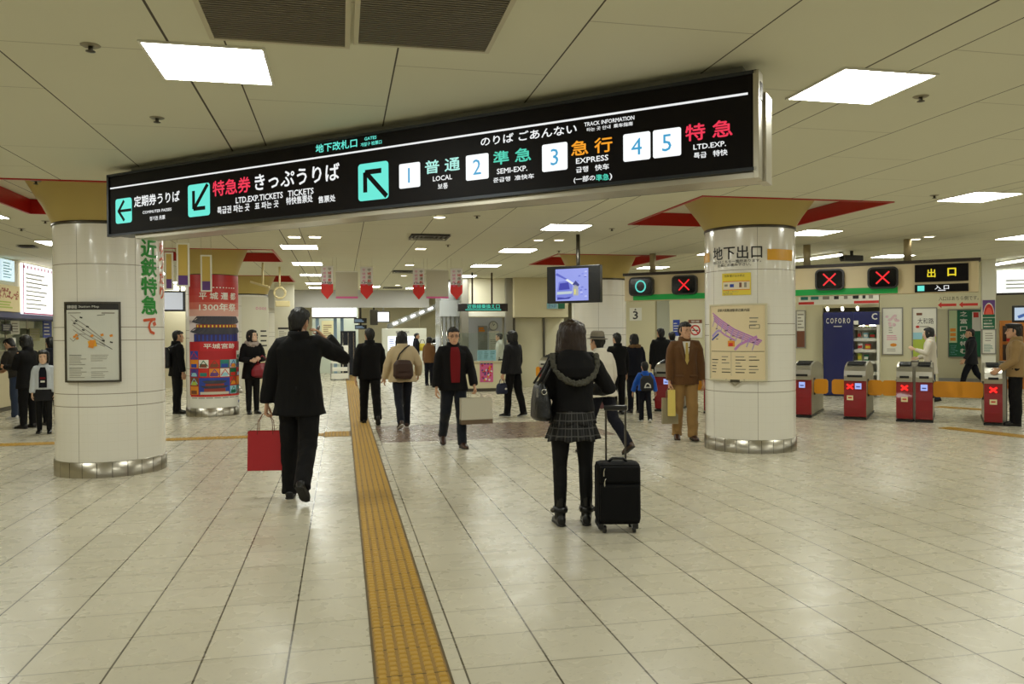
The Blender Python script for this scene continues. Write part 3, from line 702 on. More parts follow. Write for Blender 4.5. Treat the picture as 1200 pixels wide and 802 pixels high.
PAPER = mat('poster_paper', (228, 226, 214), .5); INK = mat('print_black', (40, 38, 36), .6); INK_G = mat('print_grey', (140, 134, 120), .6)
P_RED = mat('print_red', (200, 44, 34), .5); P_GREEN = mat('print_green', (16, 104, 70), .5); P_BLUE = mat('print_blue', (40, 66, 160), .5); P_PURPLE = mat('print_purple', (96, 60, 130), .5)
P_PINK = mat('print_pink', (214, 96, 150), .5); P_YEL = mat('print_yellow', (232, 208, 64), .5); P_ORANGE = mat('print_orange', (222, 140, 40), .5); P_LIME = mat('print_lime', (170, 188, 70), .5); P_SKY = mat('print_sky', (150, 200, 214), .5)
P_TEAL = mat('print_teal', (40, 120, 110), .5); P_NAVY = mat('print_navy', (22, 26, 74), .4); P_BROWN = mat('print_brown', (120, 70, 44), .5)
def poster(lab, px0, py0, px1, py1, n0, draw, frame=None, name='poster', cat='poster', th=.02):
    """flat print on the diagonal wall; draw(mb, w, h) prints in local metres, y = 0 is the paper"""
    p = diag(px0, (py0+py1)/2, n0-.003); q = diag(px1, (py0+py1)/2, n0-.003); zt = diag(px0, py0, n0)[2]; zb = diag(px0, py1, n0)[2]
    w = (q-p).dot(DD); h = zt-zb; t = thing(name, lab, cat, (p.x, p.y, zb), DIA)
    mb = MB(); mb.box((0, -th, 0), (w, 0, h), PAPER)
    mb.xf = lambda v: v + Vector((0, -th-.001, 0)); draw(mb, w, h); mb.build('print', t)
    if frame:
        mb = MB(); f = .025
        for lo, hi in (((-f, -f), (w+f, 0)), ((-f, h), (w+f, h+f)), ((-f, 0), (0, h)), ((w, 0), (w+f, h))): mb.box((lo[0], -th-.012, lo[1]), (hi[0], 0, hi[1]), frame)
        mb.build('frame', t)
    return t
def lines(mb, x0, x1, z0, z1, n, m, seed, t=.35, y=0.0):
    r = random.Random(seed)
    for k in range(n):
        z = z1-(z1-z0)*(k+.5)/n; hgt = (z1-z0)/n*t/2; mb.box((x0, y-.001, z-hgt), (x0+(x1-x0)*r.uniform(.55, 1), y, z+hgt), m)
def d_white(mb, w, h):
    r = random.Random(3)
    for k in range(16): mb.ell((w*r.uniform(.2, .8), 0, h*r.uniform(.62, .86)), (.035, .002, .03), mat('print_blossom', (222, 190, 196), .5), 8, 4)
    lines(mb, w*.3, w*.6, h*.45, h*.6, 3, INK_G, 4); lines(mb, w*.2, w*.8, h*.3, h*.42, 3, P_PINK, 5); mb.ell((w*.55, 0, h*.2), (.07, .002, .04), P_ORANGE, 10, 4); lines(mb, w*.2, w*.7, h*.05, h*.13, 2, INK_G, 6)
poster('white framed poster with blossoms on the wall right of the navy shop panel', 1035, 362, 1057, 415, WN, d_white, mat('frame_alu', (150, 148, 140), .35, .7))
def d_meadow(mb, w, h):
    mb.box((0, -.001, 0), (w, 0, h*.42), P_LIME); mb.box((0, -.002, h*.36), (w*.4, 0, h*.5), P_SKY); mb.ell((w*.7, 0, h*.42), (w*.3, .003, h*.1), mat('print_rose', (210, 170, 170), .5), 12, 5)
    mb.text('大和路', INK, w*.2, w*.9, h*.68, h*.8, -.001); mb.ell((w*.2, 0, h*.62), (.04, .002, .03), P_RED, 8, 4); lines(mb, w*.3, w*.9, h*.6, h*.65, 1, INK_G, 8); mb.box((w*.15, -.001, h*.86), (w*.4, 0, h*.91), P_BROWN)
poster('framed poster of a green meadow behind the woman in the pale coat', 1070, 362, 1097, 418, WN, d_meadow, mat('frame_alu', (150, 148, 140), .35, .7))
def d_green(mb, w, h):
    mb.box((0, -.001, 0), (w, 0, h), P_GREEN); mb.box((0, -.002, h*.3), (w*.26, 0, h), mat('print_pale_green', (190, 206, 160), .5)); mb.box((w*.74, -.002, h*.55), (w, 0, h*.96), PAPER)
    for k, ch in enumerate('之富口水特む'): mb.text(ch, PAPER, w*.36, w*.58, h*(.87-.16*k), h*(.97-.16*k), -.003, bold=.02)
    mb.box((w*.78, -.003, h*.84), (w*.94, 0, h*.95), P_RED)
    for k in range(3): mb.box((w*.04, -.003, h*(.34+.1*k)), (w*.22, 0, h*(.41+.1*k)), P_ORANGE)
    lines(mb, w*.04, w*.3, h*.03, h*.26, 6, P_SKY, 9); lines(mb, w*.76, w*.98, h*.58, h*.82, 7, INK_G, 10)
poster('tall green poster with a column of white characters beyond the gates', 1112, 364, 1149, 418, 26.5, d_green, mat('frame_alu', (150, 148, 140), .35, .7))
def d_rainbow(mb, w, h):
    mb.box((0, -.001, 0), (w, 0, h), P_PURPLE)
    for r_, m in ((.46, PAPER), (.42, P_RED), (.3, mat('print_coral', (230, 90, 70), .5))):
        mb.poly([(w/2+r_*w*math.cos(math.pi*k/16), .02+r_*h*1.7*math.sin(math.pi*k/16)) for k in range(17)][::-1], m, -.002-.001*(.5-r_)*10, 0)
    mb.box((0, -.006, 0), (w, 0, h*.16), P_GREEN)
poster('small poster with a red arch on purple, topmost on the white pillar', 1151.5, 352, 1166, 372, WN, d_rainbow)
def d_gsign(mb, w, h):
    mb.box((0, -.001, 0), (w, 0, h), P_GREEN); lines(mb, w*.08, w*.95, h*.1, h*.9, 3, PAPER, 11, .5)
poster('small green notice with three white lines on the white pillar', 1151.5, 373, 1166, 386, WN, d_gsign)
def d_list(mb, w, h): lines(mb, w*.2, w*.95, h*.5, h*.9, 4, INK_G, 12); lines(mb, w*.1, w*.9, h*.05, h*.4, 6, P_TEAL, 13)
poster('pale list notice, lowest on the white pillar', 1151.5, 387, 1166, 414, WN, d_list, mat('frame_alu', (150, 148, 140), .35, .7))
def d_arrows(mb, w, h):
    mb.text('入口はあちら側です。', INK, w*.04, w*.98, h*.62, h*.95, -.001)
    for k in (0, 1):
        x0 = w*(.02+.5*k); x1 = x0+w*.44; zc = h*.28; mb.poly([(x0, zc), (x0+w*.09, zc-h*.24), (x0+w*.09, zc-h*.1), (x1, zc-h*.1), (x1, zc+h*.1), (x0+w*.09, zc+h*.1), (x0+w*.09, zc+h*.24)], P_RED, -.002, 0)
t = poster('wall notice with black writing and two red arrows pointing left', 1098, 347, 1148, 362, WN, d_arrows, name='notice', cat='notice', th=.006)
t.children[0].data.materials[0] = mat('notice_ground', (208, 202, 170), .5)
def d_3(mb, w, h): mb.text('3', INK, w*.3, w*.7, h*.12, h*.72, -.001, bold=.02); mb.poly([(w*.4, h*.8), (w*.6, h*.8), (w*.5, h*.95)], INK, -.001, 0)
poster('white plate with a black number 3 on the wall under the green lane display', 738, 361, 752, 376, WN, d_3, name='number_plate', cat='sign')
def d_nosmoke(mb, w, h):
    mb.box((0, -.001, h*.8), (w, 0, h), P_BROWN); mb.text('禁煙', PAPER, w*.2, w*.8, h*.84, h*.96, -.002)
    mb.tube([(w/2+w*.33*math.cos(t*math.pi/12), -.002, h*.42+w*.33*math.sin(t*math.pi/12)) for t in range(25)], .018, P_RED, 6, False); seg_stroke(mb, [(w*.28, h*.42+w*.22), (w*.72, h*.42-w*.22)], .03, P_RED, -.004, -.001)
    mb.box((w*.28, -.002, h*.38), (w*.72, 0, h*.44), INK)
poster('no smoking sign on the wall above the man in the brown suit', 807, 375, 823, 396, WN, d_nosmoke, name='no_smoking_sign', cat='sign')
def d_blue(mb, w, h): mb.box((0, -.001, h*.3), (w, 0, h), P_BLUE); lines(mb, w*.1, w*.9, h*.45, h*.9, 4, PAPER, 14)
poster('narrow blue notice left of the no smoking sign', 789, 375, 797, 402, WN, d_blue, name='notice', cat='notice')
def d_redwhite(mb, w, h): mb.box((0, -.001, 0), (w, 0, h*.45), P_BROWN); lines(mb, w*.1, w*.9, h*.5, h*.95, 5, INK_G, 15)
poster('narrow framed poster just right of the front map column', 934, 365, 943, 407, WN, d_redwhite, mat('frame_alu', (150, 148, 140), .35, .7))
def d_strip(mb, w, h):
    r = random.Random(5); x = .05
    while x < w-.2:
        q = r.uniform(.06, .22); mb.box((x, -.001, h*.5), (x+q, 0, h*.92), r.choice((INK, INK_G, P_TEAL))); x += q+r.uniform(.03, .12)
    mb.box((0, -.001, h*.05), (w, 0, h*.3), P_RED); mb.box((w*.2, -.002, h*.02), (w*.7, 0, h*.35), PAPER)
poster('long printed strip of route names over the navy shop panel', 936, 346, 1030, 358, WN-.4, d_strip, name='notice_strip', cat='notice')
# shop with navy panel and lit shelves
a = diag(965, 446, WN-.25); b = diag(1030.5, 446, WN-.25); L = (b-a).dot(DD); a.z = 0
shop = thing('shop_front', 'small shop front with a navy panel and lit white shelves behind the gates', 'shop', a, DIA)
NAVY = mat('navy_panel', (24, 32, 92), .3, coat=.3); w1 = (diag(1000, 440, WN-.25)-a).dot(DD); zt = diag(980, 366, WN-.25).z; zh = diag(1010, 381, WN-.25).z
mb = MB(); mb.box((0, 0, .02), (w1, .5, zt), NAVY, .01); pn = mb.build('navy_panel', shop)
mb = MB(); mb.text('C O F O R O', PAPER, w1*.1, w1*.9, zt-.26, zt-.14, -.006, bold=.02); mb.box((w1*.35, -.006, zt-.34), (w1*.62, -.003, zt-.32), PAPER); mb.build('lettering', pn)
mb = MB(); mb.box((w1+.002, 0, zh), (L, .5, zt), NAVY, .01); hd = mb.build('navy_header', shop)
mb = MB(); mb.text('C', PAPER, w1+(L-w1)*.72, w1+(L-w1)*.92, zh+.12, zh+.26, -.006, bold=.03); mb.box((w1+.01, -.006, zh+.01), (w1+(L-w1)*.2, -.003, zh+.1), PAPER); mb.build('lettering', hd)
mb = MB(); mb.box((w1+.002, 1.0, .02), (L, 1.06, zh), WHITE); mb.box((L-.05, .0, .02), (L, 1.0, zh), WHITE); mb.build('shelf_back', shop)
for k in range(6):
    z = .25+k*.26; mb = MB(); mb.box((w1+.004, .25, z), (L-.052, .98, z+.03), WHITE); mb.box((w1+.004, .22, z-.02), (L-.052, .25, z+.05), PAPER); mb.build('shelf', shop)
rg = random.Random(8); kk = 0
for k in range(6):
    z = .28+k*.26+.001; x = w1+.06
    while x < L-.2:
        q = rg.uniform(.07, .15); hgt = rg.uniform(.09, .19); m = rg.choice((P_RED, P_LIME, P_ORANGE, PAPER, P_BROWN, P_GREEN, P_SKY, INK_G))
        mb = MB(); mb.box((x, .3, 0), (x+q, .42, hgt), m, .01); mb.box((x+.01, .296, hgt*.3), (x+q-.01, .3, hgt*.7), rg.choice((PAPER, P_YEL, P_RED)))
        g = tag(mb.build('snack_package'), 'small goods package on the lit shop shelves beside the navy panel', 'package', 'goods on the shop shelves')
        g.location = a + Vector((0, 0, z)); g.rotation_euler = (0, 0, DIA); x += q+rg.uniform(.02, .06); kk += 1
mb = MB(); mb.box((w1+.1, .3, zh-.03), (L-.1, .36, zh-.002), LAMP_W); mb.build('shelf_lamp', shop)
for k in range(3):
    mb = MB(); x = .1+k*.32; mb.tube([(x, -.02, zt+.05), (x, -.1, zt+.1)], .03, DOWN_M, 10); mb.tube([(x, .05, zt), (x, -.02, zt+.05)], .012, STEEL_D, 6); mb.build('spot_lamp', shop)
# tube lights on the ceiling beyond the gates
def tube_lamp(pa, pb, lab, z=2.97):
    p, q = atz(*pa, z), atz(*pb, z); d = (q-p); L = d.length; t = thing('tube_lamp', lab, 'tube lamp', (p.x, p.y, z), math.atan2(d.y, d.x), 'tube lamps beyond the gates')
    mb = MB(); mb.box((0, -.06, .02), (L, .06, .058), WHITE, .006); mb.build('housing', t)
    mb = MB(); mb.tube([(0.02, -.03, 0), (L-.02, -.03, 0)], .017, LAMP_W, 10); mb.tube([(0.02, .03, 0), (L-.02, .03, 0)], .017, LAMP_W, 10); mb.build('tube', t)
tube_lamp((934, 306), (986, 299), 'bright tube lamp over the gate header, right of the front map column')
tube_lamp((1150, 313), (1215, 303), 'bright tube lamp right of the gate header, nearest of the two at the right edge')
tube_lamp((1170, 321), (1230, 314), 'bright tube lamp at the right edge, farther of the two')
for px, py, lab in ((998, 294, 'dark ceiling camera above the left cross display'),):
    p = atz(px, py, CEIL); t = thing('ceiling_camera', lab, 'camera', p)
    mb = MB(); mb.tube([(0, 0, -.002), (0, 0, -.12)], .03, CHAR, 12); mb.build('mount', t); mb = MB(); mb.box((-.2, -.08, -.2), (.2, .08, -.09), CHAR, .02); mb.tube([(-.2, 0, -.145), (-.24, 0, -.145)], .035, BLACK, 14); mb.build('camera_body', t)
# far right shop interior
b0 = aty(1168, 346, 19.5); 
p = diag(1172, 438, 24.0); p.z = 0
t = thing('orange_shelf', 'orange shop shelving behind the uniformed guard', 'shelf', p, DIA); OR = mat('orange_wood', (206, 128, 44), .45)
mb = MB(); mb.box((0, .02, 0), (2.2, .5, 1.75), OR); mb.build('carcass', t)
for r_ in range(3):
    for c in range(4):
        mb = MB(); mb.box((.06+c*.53, -.004, .25+r_*.48), (.5+c*.53, .02, .65+r_*.48), mat('shelf_dark', (70, 50, 36), .6)); mb.build('opening', t)
rg = random.Random(4)
for r_ in range(3):
    for c in range(4):
        mb = MB(); mb.box((0, 0, 0), (.25, .1, .2), rg.choice((P_RED, PAPER, P_YEL, P_BROWN, P_GREEN)), .01); o = tag(mb.build('gift_box'), 'gift box in the orange shelving behind the uniformed guard', 'box', 'gift boxes in the orange shelving')
        o.location = p + DD*(.14+c*.53) - DN*.11 + Vector((0, 0, .25+r_*.48)); o.rotation_euler = (0, 0, DIA)
        sh = MB(); sh.box((.06+c*.53, -.12, .23+r_*.48), (.5+c*.53, -.004, .249+r_*.48), OR); sh.build('shelf_board', t)
a = diag(1168, 346, 23.4); t = thing('light_box', 'bright white illuminated panel with a dark lower edge at the right edge', 'light box', (a.x, a.y, a.z), DIA)
mb = MB(); mb.box((0, 0, 0), (3, .12, .05), mat('dark_brown_trim', (48, 38, 30), .5)); mb.build('lower_edge', t); mb = MB(); lh = min(.72, CEIL-a.z-.02); mb.box((0, .01, .05), (3, .12, lh), mat('panel_glow', (240, 244, 240), .5, emit=.95)); mb.build('lit_panel', t)
mb = MB(); r9 = random.Random(2); lines(mb, .2, 2.8, .12, .4, 3, mat('print_faint', (190, 190, 180), .5), 3); mb.build('faint_print', t)
a = diag(1186, 378, 22.5); t = thing('wall_television', 'small television with a blue picture above the uniformed guard', 'television', (a.x, a.y, a.z), DIA)
mb = MB(); mb.box((0, 0, 0), (.62, .08, .4), BLACK, .01); mb.box((.25, .08, .15), (.35, .8, .25), STEEL_D); mb.build('housing', t); mb = MB(); mb.box((.05, -.003, .05), (.57, 0, .35), lit('tv_pale', (200, 220, 240), .8)); seg_stroke(mb, [(.12, .12), (.3, .2), (.48, .3)], .07, lit('tv_blue', (60, 100, 170), .8), -.006, -.003); mb.build('screen', t)

# ================================================================ hanging television
a = diag(641, 356, 12.06-0); TN = Vector((3.14, 12.0, 0)).dot(DN)
a = diag(641, 356, TN); tvw = (diag(703, 352, TN)-a).dot(DD); tvh = diag(641, 313, TN).z - a.z
tv = thing('hanging_television', 'large black television with a blue picture hanging in front of a column', 'television', a, DIA)
mb = MB(); mb.box((0, 0, 0), (tvw, .11, tvh), BLACK, .012); mb.box((tvw*.2, .11, tvh*.2), (tvw*.8, .17, tvh*.8), CHAR, .01); mb.build('housing', tv)
def tvpic():
    mb = MB(); x0, x1, z0, z1 = tvw*.17, tvw*.79, tvh*.06, tvh*.92; w, h = x1-x0, z1-z0
    B = lambda *c: lit('tv_%d_%d_%d' % c, c, .95)
    mb.box((x0, -.003, z0), (x1, 0, z1), B(150, 160, 236)); P = lambda u, v: (x0+w*u, z0+h*v)
    def pl(pts, m, k): mb.poly([P(*p) for p in pts], m, -.003-.001*k, -.0028)
    pl([(.03, .1), (.55, .12), (.5, .3), (.52, .48), (.42, .64), (.1, .6), (.06, .35)], B(120, 130, 220), 1)
    pl([(.1, .34), (.44, .36), (.4, .58), (.13, .55)], B(60, 64, 170), 2); pl([(.04, .2), (.5, .22), (.52, .3), (.05, .29)], B(190, 205, 210), 2)
    pl([(.3, .66), (.38, .68), (.6, .52), (.56, .47)], B(236, 240, 236), 3); pl([(.55, .16), (.7, .16), (.7, .44), (.6, .5), (.54, .4)], B(176, 176, 170), 4); pl([(.58, .2), (.62, .2), (.63, .36), (.58, .36)], B(220, 214, 120), 5)
    pl([(.52, .5), (.62, .62), (.74, .48), (.68, .42)], B(50, 56, 130), 4); pl([(0, .82), (.4, .62), (.42, .65), (.05, .88)], B(90, 100, 200), 2)
    for k in range(14): u, v = rg.uniform(.62, .94), rg.uniform(.1, .9); pl([(u, v), (u+.07, v+.01), (u+.06, v+.05), (u, v+.04)], B(*rg.choice(((110, 120, 214), (190, 196, 246), (130, 140, 230)))), 2)
    pl([(.05, .04), (.42, .06), (.5, .13), (.3, .1), (.06, .12)], B(56, 60, 160), 3)
    return mb.build('screen', tv)
tvpic()
mb = MB(); mb.tube([(tvw*.5, .2, tvh*.5), (tvw*.5, .2, CEIL-a.z-.001)], .03, STEEL_D, 12); mb.box((tvw*.3, .16, tvh*.35), (tvw*.7, .21, tvh*.65), STEEL_D); mb.build('ceiling_pole', tv)
# ================================================================ staff window, partitions
SY = 21.5
def X(px, Y): return aty(px, 400, Y).x
def Z(py, px, Y): return aty(px, py, Y).z
def ywall(name, x0, x1, y, z0, z1, th=.15, m=CREAM2):
    mb = MB(); mb.box((x0, y, z0), (x1, y+th, z1), m); return structure(mb.build(name))
xa, xb, xc, xd = X(549, SY), X(594, SY), X(600, SY), X(662, SY)
ywall('wall_staff', xa, xb, SY, Z(372, 570, SY), CEIL-.003, m=mat('staff_panel', (236, 230, 204), .5)); ywall('wall_staff_soffit', xc, xd, SY-.35, Z(372, 620, SY-.35), CEIL-.003, .5, m=CREAM2)
ywall('wall_staff_side', xc+.02, xd, SY+.1, 0, Z(373, 620, SY), m=mat('partition', (214, 208, 178), .45)); ywall('wall_staff_back', xa-.3, xb+.4, SY+2.6, 0, CEIL-.003, m=mat('pale_lilac', (206, 208, 216), .5))
for i, px in enumerate((545, 597)):
    x = X(px, SY-.1); mb = MB(); mb.box((x-.1, SY-.12, 0), (x+.1, SY+.2, CEIL-.003), mat('pilaster_grey', (150, 146, 134), .35, .4), .02); structure(mb.build('trim_pilaster_%d' % (i+1)))
for i, px in enumerate((603, 638)):
    x = X(px, SY); mb = MB(); mb.box((x-.025, SY+.02, 0), (x+.025, SY+.098, Z(373, 620, SY)), STEEL_D); structure(mb.build('trim_mullion_%d' % (i+1)))
# white fascia strip under the panel
mb = MB(); mb.box((xa, SY-.02, Z(371, 570, SY)), (xb, SY-.002, Z(366, 570, SY)), mat('fascia_white', (240, 238, 224), .4)); structure(mb.build('trim_fascia'))
# counter with prints
cy = 20.4; x0, x1 = X(535, cy), X(598, cy); t = thing('service_counter', 'cream staff service counter under the green lettered sign', 'counter', ((x0+x1)/2, cy, 0)); hw = (x1-x0)/2; zc = Z(424, 570, cy)
mb = MB(); mb.box((-hw, 0, .08), (hw, .6, zc-.04), mat('counter_cream', (220, 212, 178), .4), .01); mb.box((-hw+.03, .03, 0), (hw-.03, .57, .08), STEEL_D); mb.build('body', t)
mb = MB(); mb.box((-hw-.03, -.04, zc-.04), (hw+.03, .64, zc), mat('counter_top', (196, 184, 150), .3), .008); mb.build('top', t)
mb = MB(); mb.box((-hw, .3, zc), (hw, .31, zc+.75), GLASS); mb.build('glass_screen', t)
def flat(name, lab, cat, px0, py0, px1, py1, Y, draw, ground=PAPER, th=.012, frame=None, group=None):
    x0, x1 = X(px0, Y), X(px1, Y); xm = (px0+px1)/2; z0, z1 = Z(py1, xm, Y), Z(py0, xm, Y); t = thing(name, lab, cat, (x0, Y-.002, z0), 0, group); w, h = x1-x0, z1-z0
    mb = MB(); mb.box((0, -th, 0), (w, 0, h), ground); mb.xf = lambda v: v+Vector((0, -th-.001, 0)); draw(mb, w, h); mb.build('print', t)
    if frame:
        mb = MB(); f = .03
        for lo, hi in (((-f, -f), (w+f, 0)), ((-f, h), (w+f, h+f)), ((-f, 0), (0, h)), ((w, 0), (w+f, h))): mb.box((lo[0], -th-.01, lo[1]), (hi[0], 0, hi[1]), frame)
        mb.build('frame', t)
    return t
def d_pink(mb, w, h):
    mb.box((0, -.001, 0), (w, 0, h), P_PINK); r = random.Random(6)
    for k in range(26): mb.ell((w*r.uniform(.1, .9), -.001, h*r.uniform(.08, .8)), (.03, .002, .03), r.choice((P_RED, PAPER, P_PURPLE, P_ORANGE)), 8, 4)
    for k in range(4): mb.box((w*(.06+.24*k), -.003, h*.84), (w*(.22+.24*k), 0, h*.96), P_PURPLE)
flat('poster', 'pink patterned poster on the front of the staff service counter', 'poster', 562, 423.5, 577.5, 448, cy, d_pink)
def d_sky(mb, w, h):
    mb.box((0, -.001, 0), (w, 0, h), P_SKY)
    for k in range(3): lines(mb, w*(.05+.32*k), w*(.3+.32*k), h*.1, h*.9, 5, P_TEAL, k)
flat('notice', 'pale blue notice board standing on the staff service counter', 'notice', 559, 410.5, 581, 423, cy+.1, d_sky)
# clock and grey board on the back wall of the staff room
c = aty(578, 382, SY+2.55); t = thing('wall_clock', 'round white wall clock inside the staff window', 'clock', c)
def ring(mb, r, w, m, y, n=28): mb.tube([(r*math.cos(2*math.pi*k/n), y, r*math.sin(2*math.pi*k/n)) for k in range(n+1)], w, m, 8, False)
mb = MB(); mb.poly([(.13*math.cos(2*math.pi*k/28), .13*math.sin(2*math.pi*k/28)) for k in range(28)], PAPER, -.02, .04); mb.build('face', t); mb = MB(); ring(mb, .135, .014, GREY, -.02); mb.build('rim', t)
mb = MB(); seg_stroke(mb, [(0, 0), (.05, .06)], .014, INK, -.026, -.021); seg_stroke(mb, [(0, 0), (-.02, .1)], .01, INK, -.03, -.026); mb.build('hands', t)
def d_cal(mb, w, h): lines(mb, w*.1, w*.9, h*.05, h*.6, 7, INK_G, 3)
flat('grey_cabinet_door', 'grey cabinet door inside the staff window', 'cabinet', 560, 382, 571, 453, SY+2.6, lambda mb, w, h: lines(mb, w*.1, w*.9, h*.9, h*.98, 2, P_ORANGE, 3, .8), ground=GREY)
flat('notice', 'printed notices under the wall clock inside the staff window', 'notice', 573, 388, 585, 412, SY+2.6, d_cal)
# green hanging sign
sy = 19.6; x0, x1 = X(537, sy), X(595, sy); z0, z1 = Z(365, 566, sy), Z(356, 566, sy); t = thing('small_hanging_sign', 'small dark hanging sign with green writing in front of the staff window', 'sign', ((x0+x1)/2, sy, z0)); w = x1-x0; h = z1-z0
mb = MB(); mb.box((-w/2, -.05, 0), (w/2, .1, h), mat('sign_brown', (36, 26, 24), .3), .006); hs = mb.build('panel', t)
mb = MB(); mb.text('近鉄線乗換え口', L_GREEN, -w*.32, w*.33, h*.34, h*.9, -.055, bold=.01); mb.box((-w*.36, -.055, h*.14), (w*.36, -.052, h*.24), L_GREEN); mb.build('lettering', hs)
for px in (554, 577): x = X(px, sy)-(x0+x1)/2; mb = MB(); mb.tube([(x, .02, h), (x, .02, CEIL-z0-.001)], .022, mat('rod_brown', (74, 62, 48), .4, .4), 10); mb.build('rod', t)
flat('small_sign', 'small blue and green sign under the hanging television', 'sign', 641, 355, 662, 362, SY-.36, lambda mb, w, h: (mb.box((0, -.001, 0), (w*.6, 0, h), P_SKY), mb.box((w*.62, -.001, 0), (w, 0, h), P_GREEN), mb.text('きっぷ', P_BLUE, w*.08, w*.5, h*.2, h*.8, -.002)))
# silver lift tower
ly = 22.4; x0, x1 = X(516, ly), X(545, ly); t = thing('steel_tower', 'shiny steel and glass tower left of the staff window', 'tower', ((x0+x1)/2, ly, 0)); w = (x1-x0)/2
mb = MB(); mb.box((-w, 0, 0), (w, 1.2, CEIL-.002), mat('steel_white', (214, 218, 220), .22, .7), .03); mb.build('core', t)
for k in range(6): mb = MB(); x = -w+.05+k*(2*w-.1)/5; mb.tube([(x, -.05, .02), (x, -.05, 2.0)], .018, CHROME, 8); mb.build('bar', t)
mb = MB(); mb.box((-w-.02, -.1, 2.0), (w+.02, -.012, 2.45), mat('steel_lit', (226, 232, 236), .3, .2)); mb.build('head_box', t)
# ================================================================ far hall behind the bulkhead
FYY = 31.0
def boxthing(name, lab, cat, px0, py0, px1, py1, Y, depth, m, ground=None, group=None):
    x0, x1 = X(px0, Y), X(px1, Y); xm = (px0+px1)/2; z1 = Z(py0, xm, Y); z0 = Z(py1, xm, Y) if ground is None else ground
    t = thing(name, lab, cat, ((x0+x1)/2, Y, z0), 0, group); return t, (x1-x0)/2, z1-z0
t, w, h = boxthing('lit_fascia', 'bright white lit shop fascia under the grey bulkhead', 'light box', 366, 361, 418, 373, 29.5, .4, None)
mb = MB(); mb.box((-w, .02, .04), (w, .4, h), GREY); mb.build('housing', t); mb = MB(); mb.box((-w, 0, .05), (w, .02, h), mat('fascia_glow', (250, 252, 255), .5, emit=1.6)); mb.build('lit_panel', t); mb = MB(); mb.box((-w, -.04, 0), (w, .4, .04), STEEL_D); mb.build('lower_edge', t)
for s_ in (-1, 1): mb = MB(); mb.tube([(s_*w*.8, .2, h), (s_*w*.8, .2, CEIL-t.location.z-.001)], .03, STEEL_D, 8); mb.build('hanger', t)
mb = MB(); mb.box((X(366, 32), 32, 0), (X(420, 32), 32.1, CEIL-.003), mat('pale_green_wall', (206, 214, 200), .5)); structure(mb.build('wall_shop'))
flat('poster', 'tall cream poster in the shop window beside the phone man', 'poster', 377, 376, 391, 404, 32.0, lambda mb, w, h: lines(mb, w*.15, w*.85, h*.1, h*.85, 9, P_BROWN, 2), ground=mat('paper_cream', (232, 222, 176), .5))
for k, px in enumerate((372, 393, 401)):
    x = X(px, 30.2); mb = MB(); mb.box((x-.06, 30.2, 0), (x+.06, 30.3, 2.42), mat('frame_blue', (150, 176, 200), .3, .5)); structure(mb.build('trim_shop_%d' % (k+1)))
t, w, h = boxthing('vending_cabinet', 'black cabinet beside the bright shop behind the phone man', 'cabinet', 399, 388, 417, 432, 29.8, .7, None, ground=0)
mb = MB(); mb.box((-w, 0, .03), (w, .7, h), mat('cabinet_black', (30, 34, 44), .25), .02); mb.build('body', t)
for k in range(3): mb = MB(); x = -w+.08+k*(2*w-.16)/2; mb.box((x-.02, -.02, .1), (x+.02, 0, h-.06), CHROME); mb.build('rail', t)
t, w, h = boxthing('sign_stand', 'white notice stand on the floor beside the phone man', 'sign stand', 388, 405, 408, 437, 27.0, .3, None, ground=0)
mb = MB(); mb.box((-w, 0, .55), (w, .05, h), PAPER); lines(mb, -w*.8, w*.8, .6, h-.1, 8, INK_G, 5, y=-.001); mb.build('board', t); mb = MB(); mb.box((-w, -.15, .05), (w, .25, .22), WHITE, .01); mb.box((-w*.9, -.12, .3), (w*.9, .2, .42), WHITE, .01); mb.build('tray', t)
for s_ in (-1, 1): mb = MB(); mb.box((s_*w-.03, -.12, 0), (s_*w+.03, .2, .56), GREY); mb.build('leg', t)
for (a_, lab) in (((415, 373, 430, 379), 'upper black departure display left of the bright hanging screen'), ((416, 381, 430, 386), 'lower black departure display left of the bright hanging screen')):
    t, w, h = boxthing('departure_display', lab, 'display', *a_, 30.0, .2, None); mb = MB(); mb.box((-w, 0, 0), (w, .2, h), BLACK, .01); mb.build('housing', t); mb = MB(); lines(mb, -w*.9, w*.9, h*.2, h*.8, 2, lit('board_amber', (170, 200, 220), .7), 3); mb.build('lit_rows', t); mb = MB(); mb.tube([(0, .1, h), (0, .1, CEIL-t.location.z-.001)], .03, STEEL_D, 8); mb.build('rod', t)
t, w, h = boxthing('bright_screen', 'bright square white screen hanging over the far hall', 'screen', 443, 366, 456, 377, 29.0, .2, None); mb = MB(); mb.box((-w-.03, 0, -.03), (w+.03, .2, h+.03), BLACK, .01); mb.build('housing', t); mb = MB(); mb.box((-w, -.004, 0), (w, -.001, h), mat('screen_glow', (250, 252, 255), .5, emit=1.2)); mb.build('screen', t); mb = MB(); mb.tube([(0, .1, h+.03), (0, .1, CEIL-t.location.z-.001)], .035, WHITE, 8); mb.build('rod', t)
t, w, h = boxthing('dark_screen', 'dark box display left of the bright white screen', 'display', 434, 363, 443, 381, 29.6, .2, None); mb = MB(); mb.box((-w, 0, 0), (w, .3, h), mat('dark_olive', (58, 52, 38), .5), .02); mb.build('housing', t); mb = MB(); mb.tube([(0, .1, h), (0, .1, CEIL-t.location.z-.001)], .03, STEEL_D, 8); mb.build('rod', t)
t, w, h = boxthing('information_cabinet', 'large white information cabinet with lit map in the far hall', 'information board', 448, 385, 500, 433, 31.0, .4, None, ground=0)
